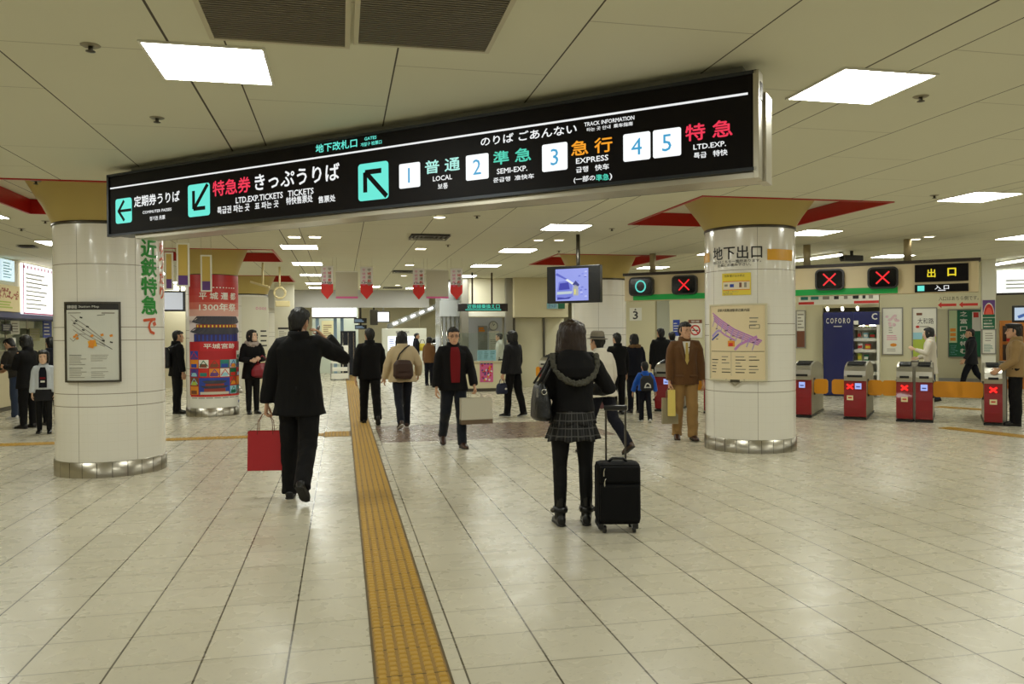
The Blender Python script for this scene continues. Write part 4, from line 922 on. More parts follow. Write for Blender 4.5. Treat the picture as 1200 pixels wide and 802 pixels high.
mb = MB(); mb.box((-w, 0, 0), (w, .4, h), mat('cabinet_cream', (222, 222, 206), .4), .02); mb.text('運賃のご案内', INK, -w*.4, w*.2, h-.2, h-.1, -.003); mb.build('body', t); mb = MB(); mb.box((-w*.75, -.006, .7), (w*.6, -.001, h-.3), mat('map_glow', (240, 246, 255), .5, emit=.9)); lines(mb, -w*.7, -w*.35, .9, h-.4, 6, P_BLUE, 4, y=-.008); lines(mb, -w*.2, w*.5, 1.0, h-.6, 4, INK_G, 6, y=-.008); mb.build('lit_map', t)
ywall('wall_far_beige', X(492, 34), X(530, 34), 34.0, 0, CEIL-.003, m=mat('far_beige', (206, 196, 158), .5))
# staircase hood with diagonal tube lamps
t = thing('staircase', 'bright diagonal staircase ceiling with tube lamps in the far hall', 'staircase', (X(480, 33), 33.0, 0)); cx = t.location.x
def loc(px, py): p = aty(px, py, 33.0); return Vector((p.x-cx, 0, p.z))
a, b = loc(455, 386), loc(512, 362); mb = MB(); n = Vector((0, 0, 1)); mb.add([a, b, b+Vector((0, .9, 0)), a+Vector((0, .9, 0)), a+n*.22, b+n*.22, b+Vector((0, .9, .22)), a+Vector((0, .9, .22))], [(0, 3, 2, 1), (4, 5, 6, 7), (0, 1, 5, 4), (1, 2, 6, 5), (2, 3, 7, 6), (3, 0, 4, 7)], mat('stair_soffit', (150, 150, 146), .5)); mb.build('soffit', t)
for k in range(5):
    q = a.lerp(b, .1+.18*k); e = a.lerp(b, .24+.18*k); mb = MB(); e = q.lerp(e, .62); mb.tube([q+Vector((0, -.06, .12)), e+Vector((0, -.06, .12))], .03, LAMP_W, 8); mb.build('tube', t)
mb = MB()
for k in range(12): p0 = a.lerp(b, k/12); mb.box((p0.x, .1, p0.z-1.35), (p0.x+(b.x-a.x)/12+.01, .8, p0.z-1.2), GREY)
mb.build('steps', t); mb = MB(); mb.box((b.x-.5, .1, 0), (b.x, .8, b.z-1.2), GREY); mb.build('pier', t)
for lab, px0, px1, py in (('upper steel handrail crossing the far hall in front of the stairs', 498, 536, 403), ('lower steel handrail crossing the far hall in front of the stairs', 498, 536, 417)):
    y = 26.5; t = thing('handrail', lab, 'handrail', (X(517, y), y, 0)); z = Z(py, 517, y); w = (X(px1, y)-X(px0, y))/2; mb = MB(); mb.tube([(-w, 0, z), (w, 0, z)], .03, CHROME, 10); mb.build('rail', t)
    for s_ in (-1, 1): mb = MB(); mb.tube([(s_*w*.97, 0, 0), (s_*w*.97, 0, z)], .022, CHROME, 8); mb.build('post', t)
for x, y in ((0.2, 31), (1.8, 29.2), (3.2, 30), (0.2, 36), (3.2, 36), (7, 30), (-1.8, 30), (-1.5, 33.5), (1.8, 33.5), (12, 24), (18, 14), (15, 20), (10.6, 17.4), (.9, 25.6), (-.7, 26.4), (2.4, 26.4)):  # extra lights added to brighten the far halls and the bulkhead
    o = copy_tree(CL0); o.location = (x, y, CEIL); o['label'] = 'added ceiling light brightening the far halls, mostly behind bulkhead or header'
    o['group'] = 'added lights brightening the far halls'

# ================================================================ left: ticket office
LXW = -6.3
def atx(px, py, x): r = ray(px, py); return CAM + r*(x/r.x)
t = thing('ticket_counter', 'long pale ticket office counter along the left wall', 'counter', (-6.9, 17.5, 0)); CT = 4.6
mb = MB(); mb.box((-.38, -CT, .1), (.3, CT, .93), mat('counter_front', (196, 184, 150), .4), .01); mb.box((-.36, -CT+.03, 0), (.24, CT-.03, .1), STEEL_D); mb.build('body', t)
mb = MB(); mb.box((-.38, -CT-.02, .93), (.4, CT+.02, .975), mat('counter_white', (232, 230, 220), .3), .01); mb.build('top', t)
mb = MB()
for k in range(8): mb.box((-.12, -CT+k*1.18, .98), (-.08, -CT+k*1.18+.05, 1.94), STEEL)
mb.build('mullions', t); mb = MB(); mb.box((-.115, -CT, 1.2), (-.085, CT, 1.94), GLASS); mb.build('glass_screen', t)
f = thing('ticket_office_fascia', 'dark blue fascia strip above the ticket counter windows', 'fascia', (-6.3, 17.5, 1.88))
mb = MB(); mb.box((-.9, -CT, 0), (0, CT, .11), mat('fascia_blue', (30, 36, 92), .4)); mb.build('blue_band', f); mb = MB(); mb.box((-.9, -CT, .115), (-.02, CT, CEIL-1.885), mat('fascia_cream', (196, 190, 160), .5)); mb.build('panel', f)
def board_x(name, lab, cat, px0, py0, px1, py1, draw, m):
    p = atx(px0, (py0+py1)/2, LXW+.05); q = atx(px1, (py0+py1)/2, LXW+.05); z1 = atx(px0, py0, LXW+.05).z; z0 = atx(px0, py1, LXW+.05).z
    t = thing(name, lab, cat, (LXW, p.y, z0), math.pi/2); w, h = q.y-p.y, z1-z0; mb = MB(); mb.box((0, -.05, 0), (w, -.002, h), m); mb.xf = lambda v: v+Vector((0, -.052, 0)); draw(mb, w, h); mb.build('panel', t); return t
B_GLOW = mat('board_glow', (250, 250, 255), .5, emit=1.25)
def d_board(mb, w, h):
    for k in range(9): mb.box((.04+(w-.08)*k/9, -.001, h*.9), (.04+(w-.08)*k/9+.06, 0, h*.96), P_PINK)
    mb.box((0, -.001, 0), (w, 0, h*.03), P_PINK); mb.box((0, -.001, 0), (.04, 0, h), P_PINK); lines(mb, w*.08, w*.9, h*.08, h*.84, 9, mat('print_faint', (200, 206, 214), .5, emit=.6), 7)
board_x('lit_fare_board', 'bright white lit board above the ticket counter next to the left column', 'board', 27, 308, 64, 368, d_board, B_GLOW)
board_x('lit_fare_board', 'small pale blue lit board at the upper left edge', 'board', 2, 303, 17, 328, lambda mb, w, h: lines(mb, w*.1, w*.9, h*.1, h*.9, 6, P_SKY, 7), mat('board_blue', (200, 224, 236), .5, emit=.9))
def d_autumn(mb, w, h):
    r = random.Random(12)
    for k in range(24): x = w*r.uniform(.02, .9); z = h*r.uniform(.45, .9); mb.box((x, -.001, z), (x+w*r.uniform(.03, .1), 0, z+h*.06), mat('print_rust', (168, 74, 50), .5))
    mb.text('ばんしゃ', mat('print_rust', (168, 74, 50), .5), w*.05, w*.95, h*.5, h*.8, -.002, bold=.02); lines(mb, w*.1, w*.9, h*.1, h*.4, 3, P_LIME, 4, .5)
board_x('picture_board', 'board with rust red writing under the small pale blue board', 'board', -6, 332, 23, 364, d_autumn, mat('board_sand', (206, 190, 140), .5, emit=.15))
for k, (lab, m, a_) in enumerate((('dark blue notice in the ticket office window', P_NAVY, (2, 380, 14, 388)), ('pale sheet hung in the ticket office window, lower', PAPER, (26, 392, 33, 412)), ('olive notice hung in the ticket office window', mat('print_olive', (120, 116, 70), .5), (34, 385, 46, 400)), ('blue list hung in the ticket office window beside the column', P_BLUE, (50, 376, 60, 396)), ('white sheet hung low in the ticket office window', PAPER, (8, 396, 18, 410)), ('pale sheet hung at the left end of the ticket office window', PAPER, (12, 372+4, 22, 392)))):
    x_ = -6.9+.0; p = atx(a_[0], (a_[1]+a_[3])/2, x_); q = atx(a_[2], (a_[1]+a_[3])/2, x_); z1 = atx(a_[0], a_[1], x_).z; z0 = atx(a_[0], a_[3], x_).z
    t = thing('window_notice', lab, 'notice', (x_, p.y, z0), math.pi/2, 'notices in the ticket office window'); w, h = q.y-p.y, z1-z0; mb = MB(); mb.box((0, -.012, 0), (w, 0, h), m); lines(mb, w*.1, w*.9, h*.1, h*.9, 4, PAPER if m in (P_NAVY, P_BLUE) else INK_G, k, y=-.012); mb.build('sheet', t)
# left end: hanging display, wall notices
t, w, h = boxthing('hanging_display', 'pale hanging display board between the left column and the festival poster', 'display', 183, 341, 218, 365, 19.5, .12, None)
mb = MB(); mb.box((-w, 0, 0), (w, .14, h), mat('display_frame', (40, 42, 52), .35), .01); mb.build('housing', t); mb = MB(); mb.box((-w+.03, -.004, .04), (w-.06, -.001, h-.04), mat('display_pale', (206, 212, 226), .4, emit=.35)); mb.build('face', t)
for s_ in (-1, 1): mb = MB(); mb.tube([(s_*w*.6, .07, h), (s_*w*.6, .07, CEIL-t.location.z-.001)], .02, STEEL_D, 8); mb.build('rod', t)
# ================================================================ hanging banners
BY = 16.0
def banner(px0, px1, pt, pb, lab, Y=BY):
    x0, x1 = X(px0, Y), X(px1, Y); xm = (px0+px1)/2; zb, zt = Z(pb, xm, Y), Z(pt, xm, Y); w, h = x1-x0, zt-zb; t = thing('hanging_banner', lab, 'banner', ((x0+x1)/2, Y, zb), 0, 'festival banners')
    hw = w/2; tip = .14; mb = MB(); mb.poly([(-hw, h), (-hw, tip), (0, 0), (hw, tip), (hw, h)], mat('banner_cloth', (224, 220, 216), .7), 0, .008); mb.poly([(-hw, .30), (-hw, tip), (0, 0), (hw, tip), (hw, .30)], mat('banner_red', (212, 40, 32), .6), -.002, 0)
    for k, ch in enumerate('平城遷都祭'): mb.text(ch, P_RED if k % 2 else INK_G, .015, hw*.72, h-.09-.07*k, h-.035-.07*k, -.003, bold=.02); mb.text(ch, P_PINK, -hw*.7, -.02, h-.09-.07*k, h-.04-.07*k, -.003)
    mb.text('1300', INK, -hw*.8, hw*.8, .315, .345, -.003, bold=.02); mb.build('cloth', t)
    mb = MB(); mb.tube([(-hw-.02, .004, h), (hw+.02, .004, h)], .008, WHITE, 8); mb.build('rod', t)
    for s_ in (-1, 1): mb = MB(); mb.tube([(s_*hw*.9, .004, h), (s_*hw*.9, .004, CEIL-zb-.001)], .0018, mat('cord', (170, 160, 136), .6), 5); mb.build('cord', t)
banner(377, 391, 312, 351, 'red tipped hanging banner, first from the left'); banner(423, 437.5, 313, 351, 'red tipped hanging banner, second from the left'); banner(484.5, 498, 315, 351.5, 'red tipped hanging banner, third from the left'); banner(528.5, 542.5, 315, 351.5, 'red tipped hanging banner, last on the right')
def clear_panel(px0, px1, pt, pb, lab, Y=BY):
    x0, x1 = X(px0, Y), X(px1, Y); xm = (px0+px1)/2; zb, zt = Z(pb, xm, Y), Z(pt, xm, Y); w, h = (x1-x0)/2, zt-zb; t = thing('plain_banner', lab, 'hanging panel', ((x0+x1)/2, Y, zb), 0, 'plain hanging panels')
    mb = MB(); mb.box((-w, 0, .04), (w, .006, h), mat('panel_grey', (186, 178, 156), .3)); mb.build('sheet', t); mb = MB(); mb.box((-w, -.01, 0), (w, .016, .04), P_PINK); mb.build('lower_rail', t); mb = MB(); mb.box((-w, -.006, h), (w, .012, h+.015), WHITE); mb.build('upper_rail', t)
    for s_ in (-1, 1): mb = MB(); mb.tube([(s_*w*.9, .003, h), (s_*w*.9, .003, CEIL-zb-.001)], .0018, mat('cord', (170, 160, 136), .6), 5); mb.build('cord', t)
clear_panel(394, 420, 319, 350, 'plain hanging panel between the two left banners'); clear_panel(500, 526, 317, 350, 'plain hanging panel between the two right banners')
def slim_frame(px0, px1, pt, pb, lab, Y):
    x0, x1 = X(px0, Y), X(px1, Y); xm = (px0+px1)/2; zb, zt = Z(pb, xm, Y), Z(pt, xm, Y); w, h = (x1-x0)/2, zt-zb; t = thing('ceiling_ornament', lab, 'hanging frame', ((x0+x1)/2, Y, zb), 0, 'slim white hanging frames')
    mb = MB(); e = .022
    for lo, hi in (((-w, 0), (-w+e, h)), ((w-e, 0), (w, h)), ((-w+e, h-e), (w-e, h)), ((-w+e, 0), (w-e, e))): mb.box((lo[0], -.012, lo[1]), (hi[0], .012, hi[1]), WHITE)
    mb.build('frame', t); mb = MB(); mb.box((-w+e, -.003, e), (w-e, .003, h-e), mat('frame_sheet', (206, 178, 92), .4)); mb.box((-w+e, -.006, e), (w-e, .0, .16), P_PURPLE); mb.build('sheet', t)
    for s_ in (-1, 1): mb = MB(); mb.tube([(s_*w*.9, 0, h), (s_*w*.9, 0, CEIL-zb-.001)], .002, mat('cord', (170, 160, 136), .6), 5); mb.build('cord', t)
slim_frame(194, 204, 296, 340, 'slim hanging ornament nearest the left column', 12.6); slim_frame(208, 223, 285, 336, 'slim hanging ornament in the middle of three before the festival poster', 12.2); slim_frame(236, 249, 299, 342, 'slim hanging ornament on the right of three before the festival poster', 13.0)
# ceiling hung brackets near the poster column
p = aty(308, 334, 17.5); t = thing('hanging_bracket', 'cream ceiling pole ending in a tilted flat bar, right of the festival poster', 'bracket', p); CRP = mat('bracket_cream', (216, 200, 150), .4)
mb = MB(); mb.tube([(0, 0, 0), (0, 0, CEIL-p.z-.001)], .022, CRP, 10); mb.build('pole', t); mb = MB(); mb.xf = lambda v: Matrix.Rotation(.28, 3, 'Y') @ v; mb.box((-.26, -.06, -.03), (.14, .06, .01), CRP, .01); mb.build('bar', t)
p = aty(328, 358, 18.5); t = thing('hanging_ring', 'cream ring shaped ceiling fitting above the phone man', 'bracket', p)
mb = MB(); mb.tube([(.12*math.cos(2*math.pi*k/24), .02*k/24, .28+.12*math.sin(2*math.pi*k/24)) for k in range(25)], .025, CRP, 8, False); mb.build('ring', t); mb = MB(); mb.tube([(0, 0, .4), (0, 0, CEIL-p.z-.001)], .022, CRP, 10); mb.build('pole', t); mb = MB(); mb.box((-.1, -.02, -.03), (.22, .02, .1), CRP, .02); mb.build('plate', t)

# ================================================================ prints on the round columns
def colprint(key, lab, cat, name, draw, px=None, th=.01, frame=None, base=PAPER, deep=0.0, py=None, panel=True):
    """curved print hugging a column; px = (left, right), py = (top, bottom) measured on the column face"""
    cx, cy_, r = COLS[key]; R = r+.004+deep
    def hit(pxx, pyy):
        d = ray(pxx, pyy); a = d.x*d.x+d.y*d.y; b = -2*(d.x*cx+d.y*cy_); c = cx*cx+cy_*cy_-R*R; disc = max(0, b*b-4*a*c); k = (-b-math.sqrt(disc))/(2*a); p = CAM+d*k
        return math.atan2(p.y-cy_, p.x-cx), p.z
    a0, z1 = hit(px[0], py[0]); _, z0 = hit((px[0]+px[1])/2, py[1]); z1 = hit((px[0]+px[1])/2, py[0])[1]; a1, _ = hit(px[1], (py[0]+py[1])/2)
    if a1 < a0: a1 += 2*math.pi
    w, h = R*(a1-a0), z1-z0; t = thing(name, lab, cat, (cx, cy_, z0)); mb = MB()
    mb.xf = lambda v: Vector(((R-v.y)*math.cos(a0+v.x/R), (R-v.y)*math.sin(a0+v.x/R), v.z))
    if panel:
        mb.grid_quad((0, -th, 0), (w, -th, 0), (w, -th, h), (0, -th, h), base, 24, 1)
        mb.grid_quad((w, 0, 0), (0, 0, 0), (0, 0, h), (w, 0, h), base, 24, 1); mb.grid_quad((0, 0, h), (0, -th, h), (w, -th, h), (w, 0, h), base, 1, 24) if False else None
    def bar(x0, x1, za, zb, m, k=1, mbx=None):
        mbx = mbx or mb; n = max(1, int((x1-x0)/.03)); y = -th-.0012*k; mbx.grid_quad((x0, y, za), (x1, y, za), (x1, y, zb), (x0, y, zb), m, n, 1)
    draw(mb, w, h, bar, th); o = mb.build('print', t)
    if frame:
        fm = MB(); fm.xf = mb.xf; f = .02
        for (xa_, xb_, za, zb) in ((-f, w+f, -f, 0), (-f, w+f, h, h+f), (-f, 0, 0, h), (w, w+f, 0, h)):
            y = -th-.01; n = max(1, int((xb_-xa_)/.04))
            fm.grid_quad((xa_, y, za), (xb_, y, za), (xb_, y, zb), (xa_, y, zb), frame, n, 1); fm.grid_quad((xa_, y, zb), (xb_, y, zb), (xb_, 0, zb), (xa_, 0, zb), frame, n, 1)
            fm.grid_quad((xa_, 0, za), (xb_, 0, za), (xb_, y, za), (xa_, y, za), frame, n, 1); fm.grid_quad((xa_, 0, za), (xa_, y, za), (xa_, y, zb), (xa_, 0, zb), frame); fm.grid_quad((xb_, y, za), (xb_, 0, za), (xb_, 0, zb), (xb_, y, zb), frame)
        fm.build('frame', t)
    return t
def cstroke(mb, pts, w, m, y):
    for (p, q) in zip(pts[:-1], pts[1:]):
        p = Vector((p[0], 0, p[1])); q = Vector((q[0], 0, q[1])); L = (q-p).length
        if L < 1e-6: continue
        d = (q-p)/L; n = Vector((-d.z, 0, d.x))*(w/2); o = Vector((0, y, 0)); mb.grid_quad(p-n+o, q-n+o, q+n+o, p+n+o, m, max(1, int(L/.04)), 1)
# --- front right column
def d_exit(mb, w, h, bar, th): mb.text('地下出口', INK, 0, w, h*.36, h, -th, bold=.012); mb.text('出口はこちら一箇所あります。', INK, w*.0, w*.98, h*.17, h*.32, -th, bold=.01); mb.text('左奥にお進み下さい。', INK, w*.12, w*.8, 0, h*.15, -th, bold=.01)
colprint('right', 'black exit writing stuck to the top of the front map column', 'lettering', 'column_lettering', d_exit, (836, 893), py=(288, 312), th=.002, panel=False)
def d_yellow(mb, w, h, bar, th):
    bar(0, w, 0, h, P_YEL, 1); bar(w*.04, w*.96, h*.24, h*.62, mat('print_pale', (228, 216, 190), .5), 2); bar(w*.04, w*.96, h*.6, h*.64, P_ORANGE, 3); bar(w*.04, w*.96, h*.22, h*.26, P_ORANGE, 3)
    mb.text('危険 駆け込み禁止', INK, w*.1, w*.8, h*.82, h*.93, -th-.004); bar(w*.3, w*.44, h*.36, h*.5, P_BLUE, 4); bar(w*.62, w*.7, h*.34, h*.56, P_BROWN, 4); bar(w*.78, w*.86, h*.34, h*.56, INK_G, 4); bar(w*.1, w*.22, h*.4, h*.5, INK_G, 4)
    mb.text('ご注意ください', INK_G, w*.05, w*.6, h*.12, h*.2, -th-.004); mb.text('駅係員', INK_G, w*.05, w*.4, h*.03, h*.1, -th-.004)
colprint('right', 'small yellow notice on the front map column, between the writing and the map', 'notice', 'yellow_notice', d_yellow, (846.5, 880), py=(320, 346), th=.004)
MAPP = mat('map_purple', (190, 130, 190), .5); MAPL = mat('map_lilac', (170, 150, 206), .5)
def d_map(mb, w, h, bar, th):
    bar(w*.005, w*.995, 0, h, mat('map_paper', (226, 208, 168), .5), 1); mb.text('近鉄大阪難波駅周辺案内図', INK, w*.18, w*.74, h*.915, h*.955, -th-.004, bold=.01)
    m0 = h*.40; P = lambda u, v: (w*u, m0+h*.6*v); y = -th-.0035
    for k in range(4): cstroke(mb, [P(.06+.015*k, .84-.06*k), P(.5, .46-.05*k), P(.94-.02*k, .2-.03*k)], .017, MAPP, y-.0002*k)
    for k in range(9): u = .12+.09*k; cstroke(mb, [P(u, .8-.74*(u-.05)), P(u-.06, .58-.74*(u-.05))], .01, MAPL, y-.001)
    cstroke(mb, [P(.05, .3), P(.16, .42), P(.22, .44)], .03, MAPL, y); cstroke(mb, [P(.04, .22), P(.2, .36)], .02, P_BLUE, y-.001); cstroke(mb, [P(.22, .44), P(.32, .34), P(.5, .22)], .02, MAPP, y); cstroke(mb, [P(.5, .0), P(.58, .12), P(.86, .3)], .03, MAPP, y)
    cstroke(mb, [P(.38, .14), P(.5, .14)], .07, P_ORANGE, y-.002); cstroke(mb, [P(.4, .12), P(.47, .12)], .04, P_RED, y-.003)
    for k in range(10): u, v = rg.uniform(.1, .85), rg.uniform(.1, .7); bar(w*u, w*u+.03, m0+h*.6*v, m0+h*.6*v+.008, INK, 4)
    for k in range(3): bar(w*.74, w*(.84+.02*k), m0+h*(.32+.05*k), m0+h*(.335+.05*k), INK_G, 3)
    cstroke(mb, [P(.74, .56), P(.9, .56), P(.9, .48), P(.74, .48), P(.74, .56)], .006, INK, y)
    bar(w*.02, w*.98, h*.375, h*.382, INK, 2); bar(w*.435, w*.44, h*.05, h*.37, INK_G, 2)
    for c_ in range(4):
        for k in range(6):
            if (c_*5+k*3) % 7 == 0: continue
            x0 = w*(.04+.22*c_+(.03 if c_ > 1 else 0)); bar(x0, x0+w*rg.uniform(.08, .17), h*(.30-.042*k), h*(.312-.042*k), INK if k % 2 else INK_G, 2)
FR_CREAM = mat('map_frame', (214, 206, 176), .35, .2)
colprint('right', 'large area map with purple streets on the front map column', 'map', 'area_map', d_map, (834.5, 896.5), py=(358, 445), th=.02, frame=FR_CREAM)
def d_gold(mb, w, h, bar, th): bar(0, w, 0, h, mat('reflective_gold', (224, 164, 26), .35), 1)
colprint('right', 'orange reflective band right of the exit writing on the front map column', 'band', 'orange_band', d_gold, (899, 928), py=(292, 305), th=.003)
colprint('right', 'orange reflective band at the left edge of the front map column', 'band', 'orange_band', d_gold, (825.5, 832), py=(297, 308), th=.003)
def d_clip(mb, w, h, bar, th): cstroke(mb, [(0, h), (w*.3, h*.5), (w*.5, 0), (w*.7, h*.5), (w, h)], .02, STEEL, -th); bar(w*.25, w*.75, h*.55, h, STEEL_D, 1)
colprint('right', 'steel leaflet holder below the purple map on the front column', 'holder', 'leaflet_holder', d_clip, (852, 873), py=(445, 452), th=.03, panel=False)
# --- left column
def d_map2(mb, w, h, bar, th):
    bar(0, w, h*.92, h, INK, 2); mb.text('駅構内案内図', PAPER, w*.03, w*.24, h*.935, h*.98, -th-.005, bold=.01); mb.text('Station Map', PAPER, w*.28, w*.66, h*.94, h*.975, -th-.005)
    m0 = h*.36; P = lambda u, v: (w*u, m0+h*.54*v); y = -th-.003
    for k in range(4): cstroke(mb, [P(.1+.02*k, .92-.12*k), P(.45, .62-.1*k), P(.75, .3-.05*k)], .006, INK_G, y)
    for u, v in ((.3, .86), (.2, .78), (.16, .72), (.42, .64), (.34, .56), (.7, .3), (.84, .26)): cstroke(mb, [P(u, v), P(u+.05, v-.02)], .014, INK, y-.001)
    for u, v in ((.2, .42), (.22, .34), (.16, .38), (.68, .42), (.84, .4), (.5, .4)): cstroke(mb, [P(u, v), P(u+.05, v+.02)], .024, P_ORANGE, y-.001)
    cstroke(mb, [P(.46, .2), P(.6, .24)], .07, mat('print_amber', (226, 168, 40), .5), y-.002); cstroke(mb, [P(.5, .12), P(.54, .3)], .05, P_ORANGE, y-.003); cstroke(mb, [P(.08, .36), P(.16, .28), P(.3, .46), P(.4, .44)], .006, INK_G, y); cstroke(mb, [P(.66, .26), P(.88, .08)], .006, INK, y)
    cstroke(mb, [P(.62, .9), P(.76, .92)], .006, INK, y); bar(w*.04, w*.32, h*.875, h*.885, INK_G, 2); bar(w*.7, w*.93, h*.87, h*.885, INK_G, 2)
    for k in range(13):
        if k in (6,): continue
        bar(w*.06, w*rg.uniform(.3, .42), h*(.325-.024*k), h*(.332-.024*k), INK if k in (0, 7) else INK_G, 2)
        if k not in (4, 5, 8): bar(w*.5, w*rg.uniform(.7, .95), h*(.325-.024*k), h*(.331-.024*k), INK_G, 2)
colprint('left', 'framed white station map with an orange patch on the left column', 'map', 'station_map', d_map2, (79.5, 139), py=(356, 446), th=.02, frame=STEEL_D, base=mat('map_white', (208, 208, 196), .4))
P_LEAF = mat('letter_green', (40, 140, 50), .5); P_VERM = mat('letter_orange', (206, 84, 40), .5)
def d_vert(mb, w, h, bar, th):
    for k, ch in enumerate('近鉄特急'): mb.text(ch, P_LEAF, 0, w, h*(.815-.2*k), h*(1-.2*k), -th, bold=.035)
    mb.text('で', P_VERM, w*.1, w*.9, 0, h*.17, -th, bold=.03)
colprint('left', 'vertical green writing with an orange last character on the left column', 'lettering', 'column_lettering', d_vert, (165, 183.5), py=(281, 392), th=.002, panel=False)
def d_vert2(mb, w, h, bar, th):
    for k, ch in enumerate('ゆったり'): mb.text(ch, P_VERM, w*.1, w*.9, h*(.78-.25*k), h*(.98-.25*k), -th, bold=.03)
colprint('left', 'vertical orange writing at the right edge of the left column', 'lettering', 'column_lettering', d_vert2, (186, 191.5), py=(283, 352), th=.002, panel=False)
# --- festival poster around its column
def d_fest(mb, w, h, bar, th):
    GR = [(172, 24, 24), (178, 30, 28), (184, 42, 36), (190, 62, 50), (200, 104, 88), (216, 164, 150), (226, 208, 202)]
    n = len(GR)
    for k, c in enumerate(GR): bar(0, w, h*(1-.36*(k+1)/n), h*(1-.36*k/n), mat('fest_%d' % k, c, .4), 1)
    bar(0, w, h*.1, h*.5, mat('fest_red', (176, 34, 40), .4), 1); bar(0, w, h*.5, h*.66, mat('fest_pale', (220, 206, 208), .4), 1)
    mb.text('平 城 遷 都', PAPER, w*.2, w*.8, h*.815, h*.868, -th-.004, bold=.02); mb.text('1300年祭', PAPER, w*.2, w*.8, h*.73, h*.785, -th-.004, bold=.025)
    for k in range(10): bar(w*(.3+.05*k), w*(.325+.05*k), h*.9, h*.908, PAPER, 3)
    y = -th-.009; RF = mat('fest_roof', (62, 60, 70), .4); TR = mat('fest_timber', (150, 60, 48), .4)
    def roof(x0, x1, z0, z1, inn):
        N = 12
        for k in range(N):
            u, v = k/N, (k+1)/N; f0 = z0+(.012 if 0 < k < N else .0)*0+(.02*h*(abs(u-.5)*2)**4); f1 = z0+(.02*h*(abs(v-.5)*2)**4)
            xa_, xb_ = x0+(x1-x0)*u, x0+(x1-x0)*v; ta, tb = x0+inn+(x1-x0-2*inn)*u, x0+inn+(x1-x0-2*inn)*v
            mb.add([(xa_, y, f0), (xb_, y, f1), (tb, y, z1), (ta, y, z1)], [(0, 1, 2, 3)], RF)
    bar(w*.1, w*.88, h*.5, h*.56, mat('fest_indigo', (56, 46, 96), .4), 2); roof(w*.02, w*.96, h*.555, h*.605, w*.1); bar(w*.14, w*.84, h*.605, h*.63, TR, 2)
    for k in range(12): bar(w*(.16+.056*k), w*(.18+.056*k), h*.607, h*.624, P_YEL, 3)
    for k in range(12): bar(w*(.12+.062*k), w*(.14+.062*k), h*.505, h*.55, P_BLUE, 3)
    roof(w*.06, w*.92, h*.628, h*.69, w*.1)
    bar(w*.2, w*.8, h*.43, h*.5, mat('fest_red2', (190, 36, 44), .4), 3); mb.text('平城宮跡', PAPER, w*.26, w*.76, h*.448, h*.485, -th-.005, bold=.02)
    pal = [P_RED, P_GREEN, P_ORANGE, P_PURPLE, P_LIME, P_TEAL, P_BROWN, P_SKY, P_BLUE, PAPER]; r = random.Random(21)
    for i in range(6):
        for j in range(5):
            if j < 2 and 1 <= i <= 3: continue
            x0, x1 = w*(.02+.16*i), w*(.17+.16*i); z0, z1 = h*(.105+.066*j), h*(.166+.066*j)
            if j == 4 and 1 <= i <= 4: continue
            bar(x0, x1, z0, z1, r.choice(pal), 2); bar(x0+.02, x1-.03, z0+.01, z0+(z1-z0)*.5, r.choice(pal), 3)
            if (i+j) % 3: cstroke(mb, [(x0+.01, z0+.02), ((x0+x1)/2, z1-.015), (x1-.01, z0+.03)], .014, r.choice(pal), -th-.005)
    bar(w*.18, w*.66, h*.105, h*.23, P_BLUE, 2); bar(w*.2, w*.64, h*.105, h*.125, mat('fest_stone', (206, 196, 176), .4), 3); bar(w*.26, w*.58, h*.125, h*.15, TR, 3); roof(w*.2, w*.64, h*.15, h*.17, w*.05); bar(w*.28, w*.56, h*.17, h*.185, TR, 3); roof(w*.23, w*.61, h*.185, h*.21, w*.07)
    bar(0, w, .02, h*.1, PAPER, 1); bar(w*.02, w*.96, h*.088, h*.1, P_RED, 3); bar(w*.88, w*.95, h*.03, h*.05, P_BLUE, 3)
    for k in range(7): bar(w*(.05+.12*k), w*(.15+.12*k), h*.076, h*.082, INK_G, 3)
colprint('poster', 'tall red festival poster with temple roofs wrapped round its column', 'poster', 'festival_poster', d_fest, (221.6, 280.2), py=(322, 479), th=.006)
# --- information board on the third left column
def d_info(mb, w, h, bar, th):
    bar(0, w, 0, h, mat('info_paper', (214, 210, 190), .5), 1)
    for k in range(4): cstroke(mb, [(w*(.4+.1*k)+.03*math.cos(t), h*.88+.03*math.sin(t)) for t in [2*math.pi*q/10 for q in range(11)]], .012, P_PINK, -th-.003)
    for k in range(4): bar(w*.5, w*(.74+.03*(k % 2)), h*(.64-.05*k), h*(.655-.05*k), INK, 2)
    bar(w*.5, w*.98, 0, h*.45, mat('info_cream', (216, 206, 172), .5), 2)
    for k in range(8): bar(w*.55, w*rg.uniform(.7, .95), h*(.4-.045*k), h*(.41-.045*k), INK_G, 3)
    bar(w*.22, w*.4, h*.4, h*.47, P_YEL, 2)
colprint('board', 'pale information board with pink flowers on the third left column', 'information board', 'information_board', d_info, (283, 327), py=(348, 462), th=.01)
# notice plate right of that column
ywall('wall_notice', X(322, 24.5), X(345, 24.5), 24.5, 0, CEIL-.003, m=mat('pale_cream', (224, 220, 200), .5))
flat('notice', 'white sheet with a black heading on the pale wall behind the phone man', 'notice', 326, 384, 338, 398, 24.5, lambda mb, w, h: (mb.box((0, -.001, h*.85), (w, 0, h), INK), lines(mb, w*.1, w*.9, h*.1, h*.75, 5, INK_G, 1)))
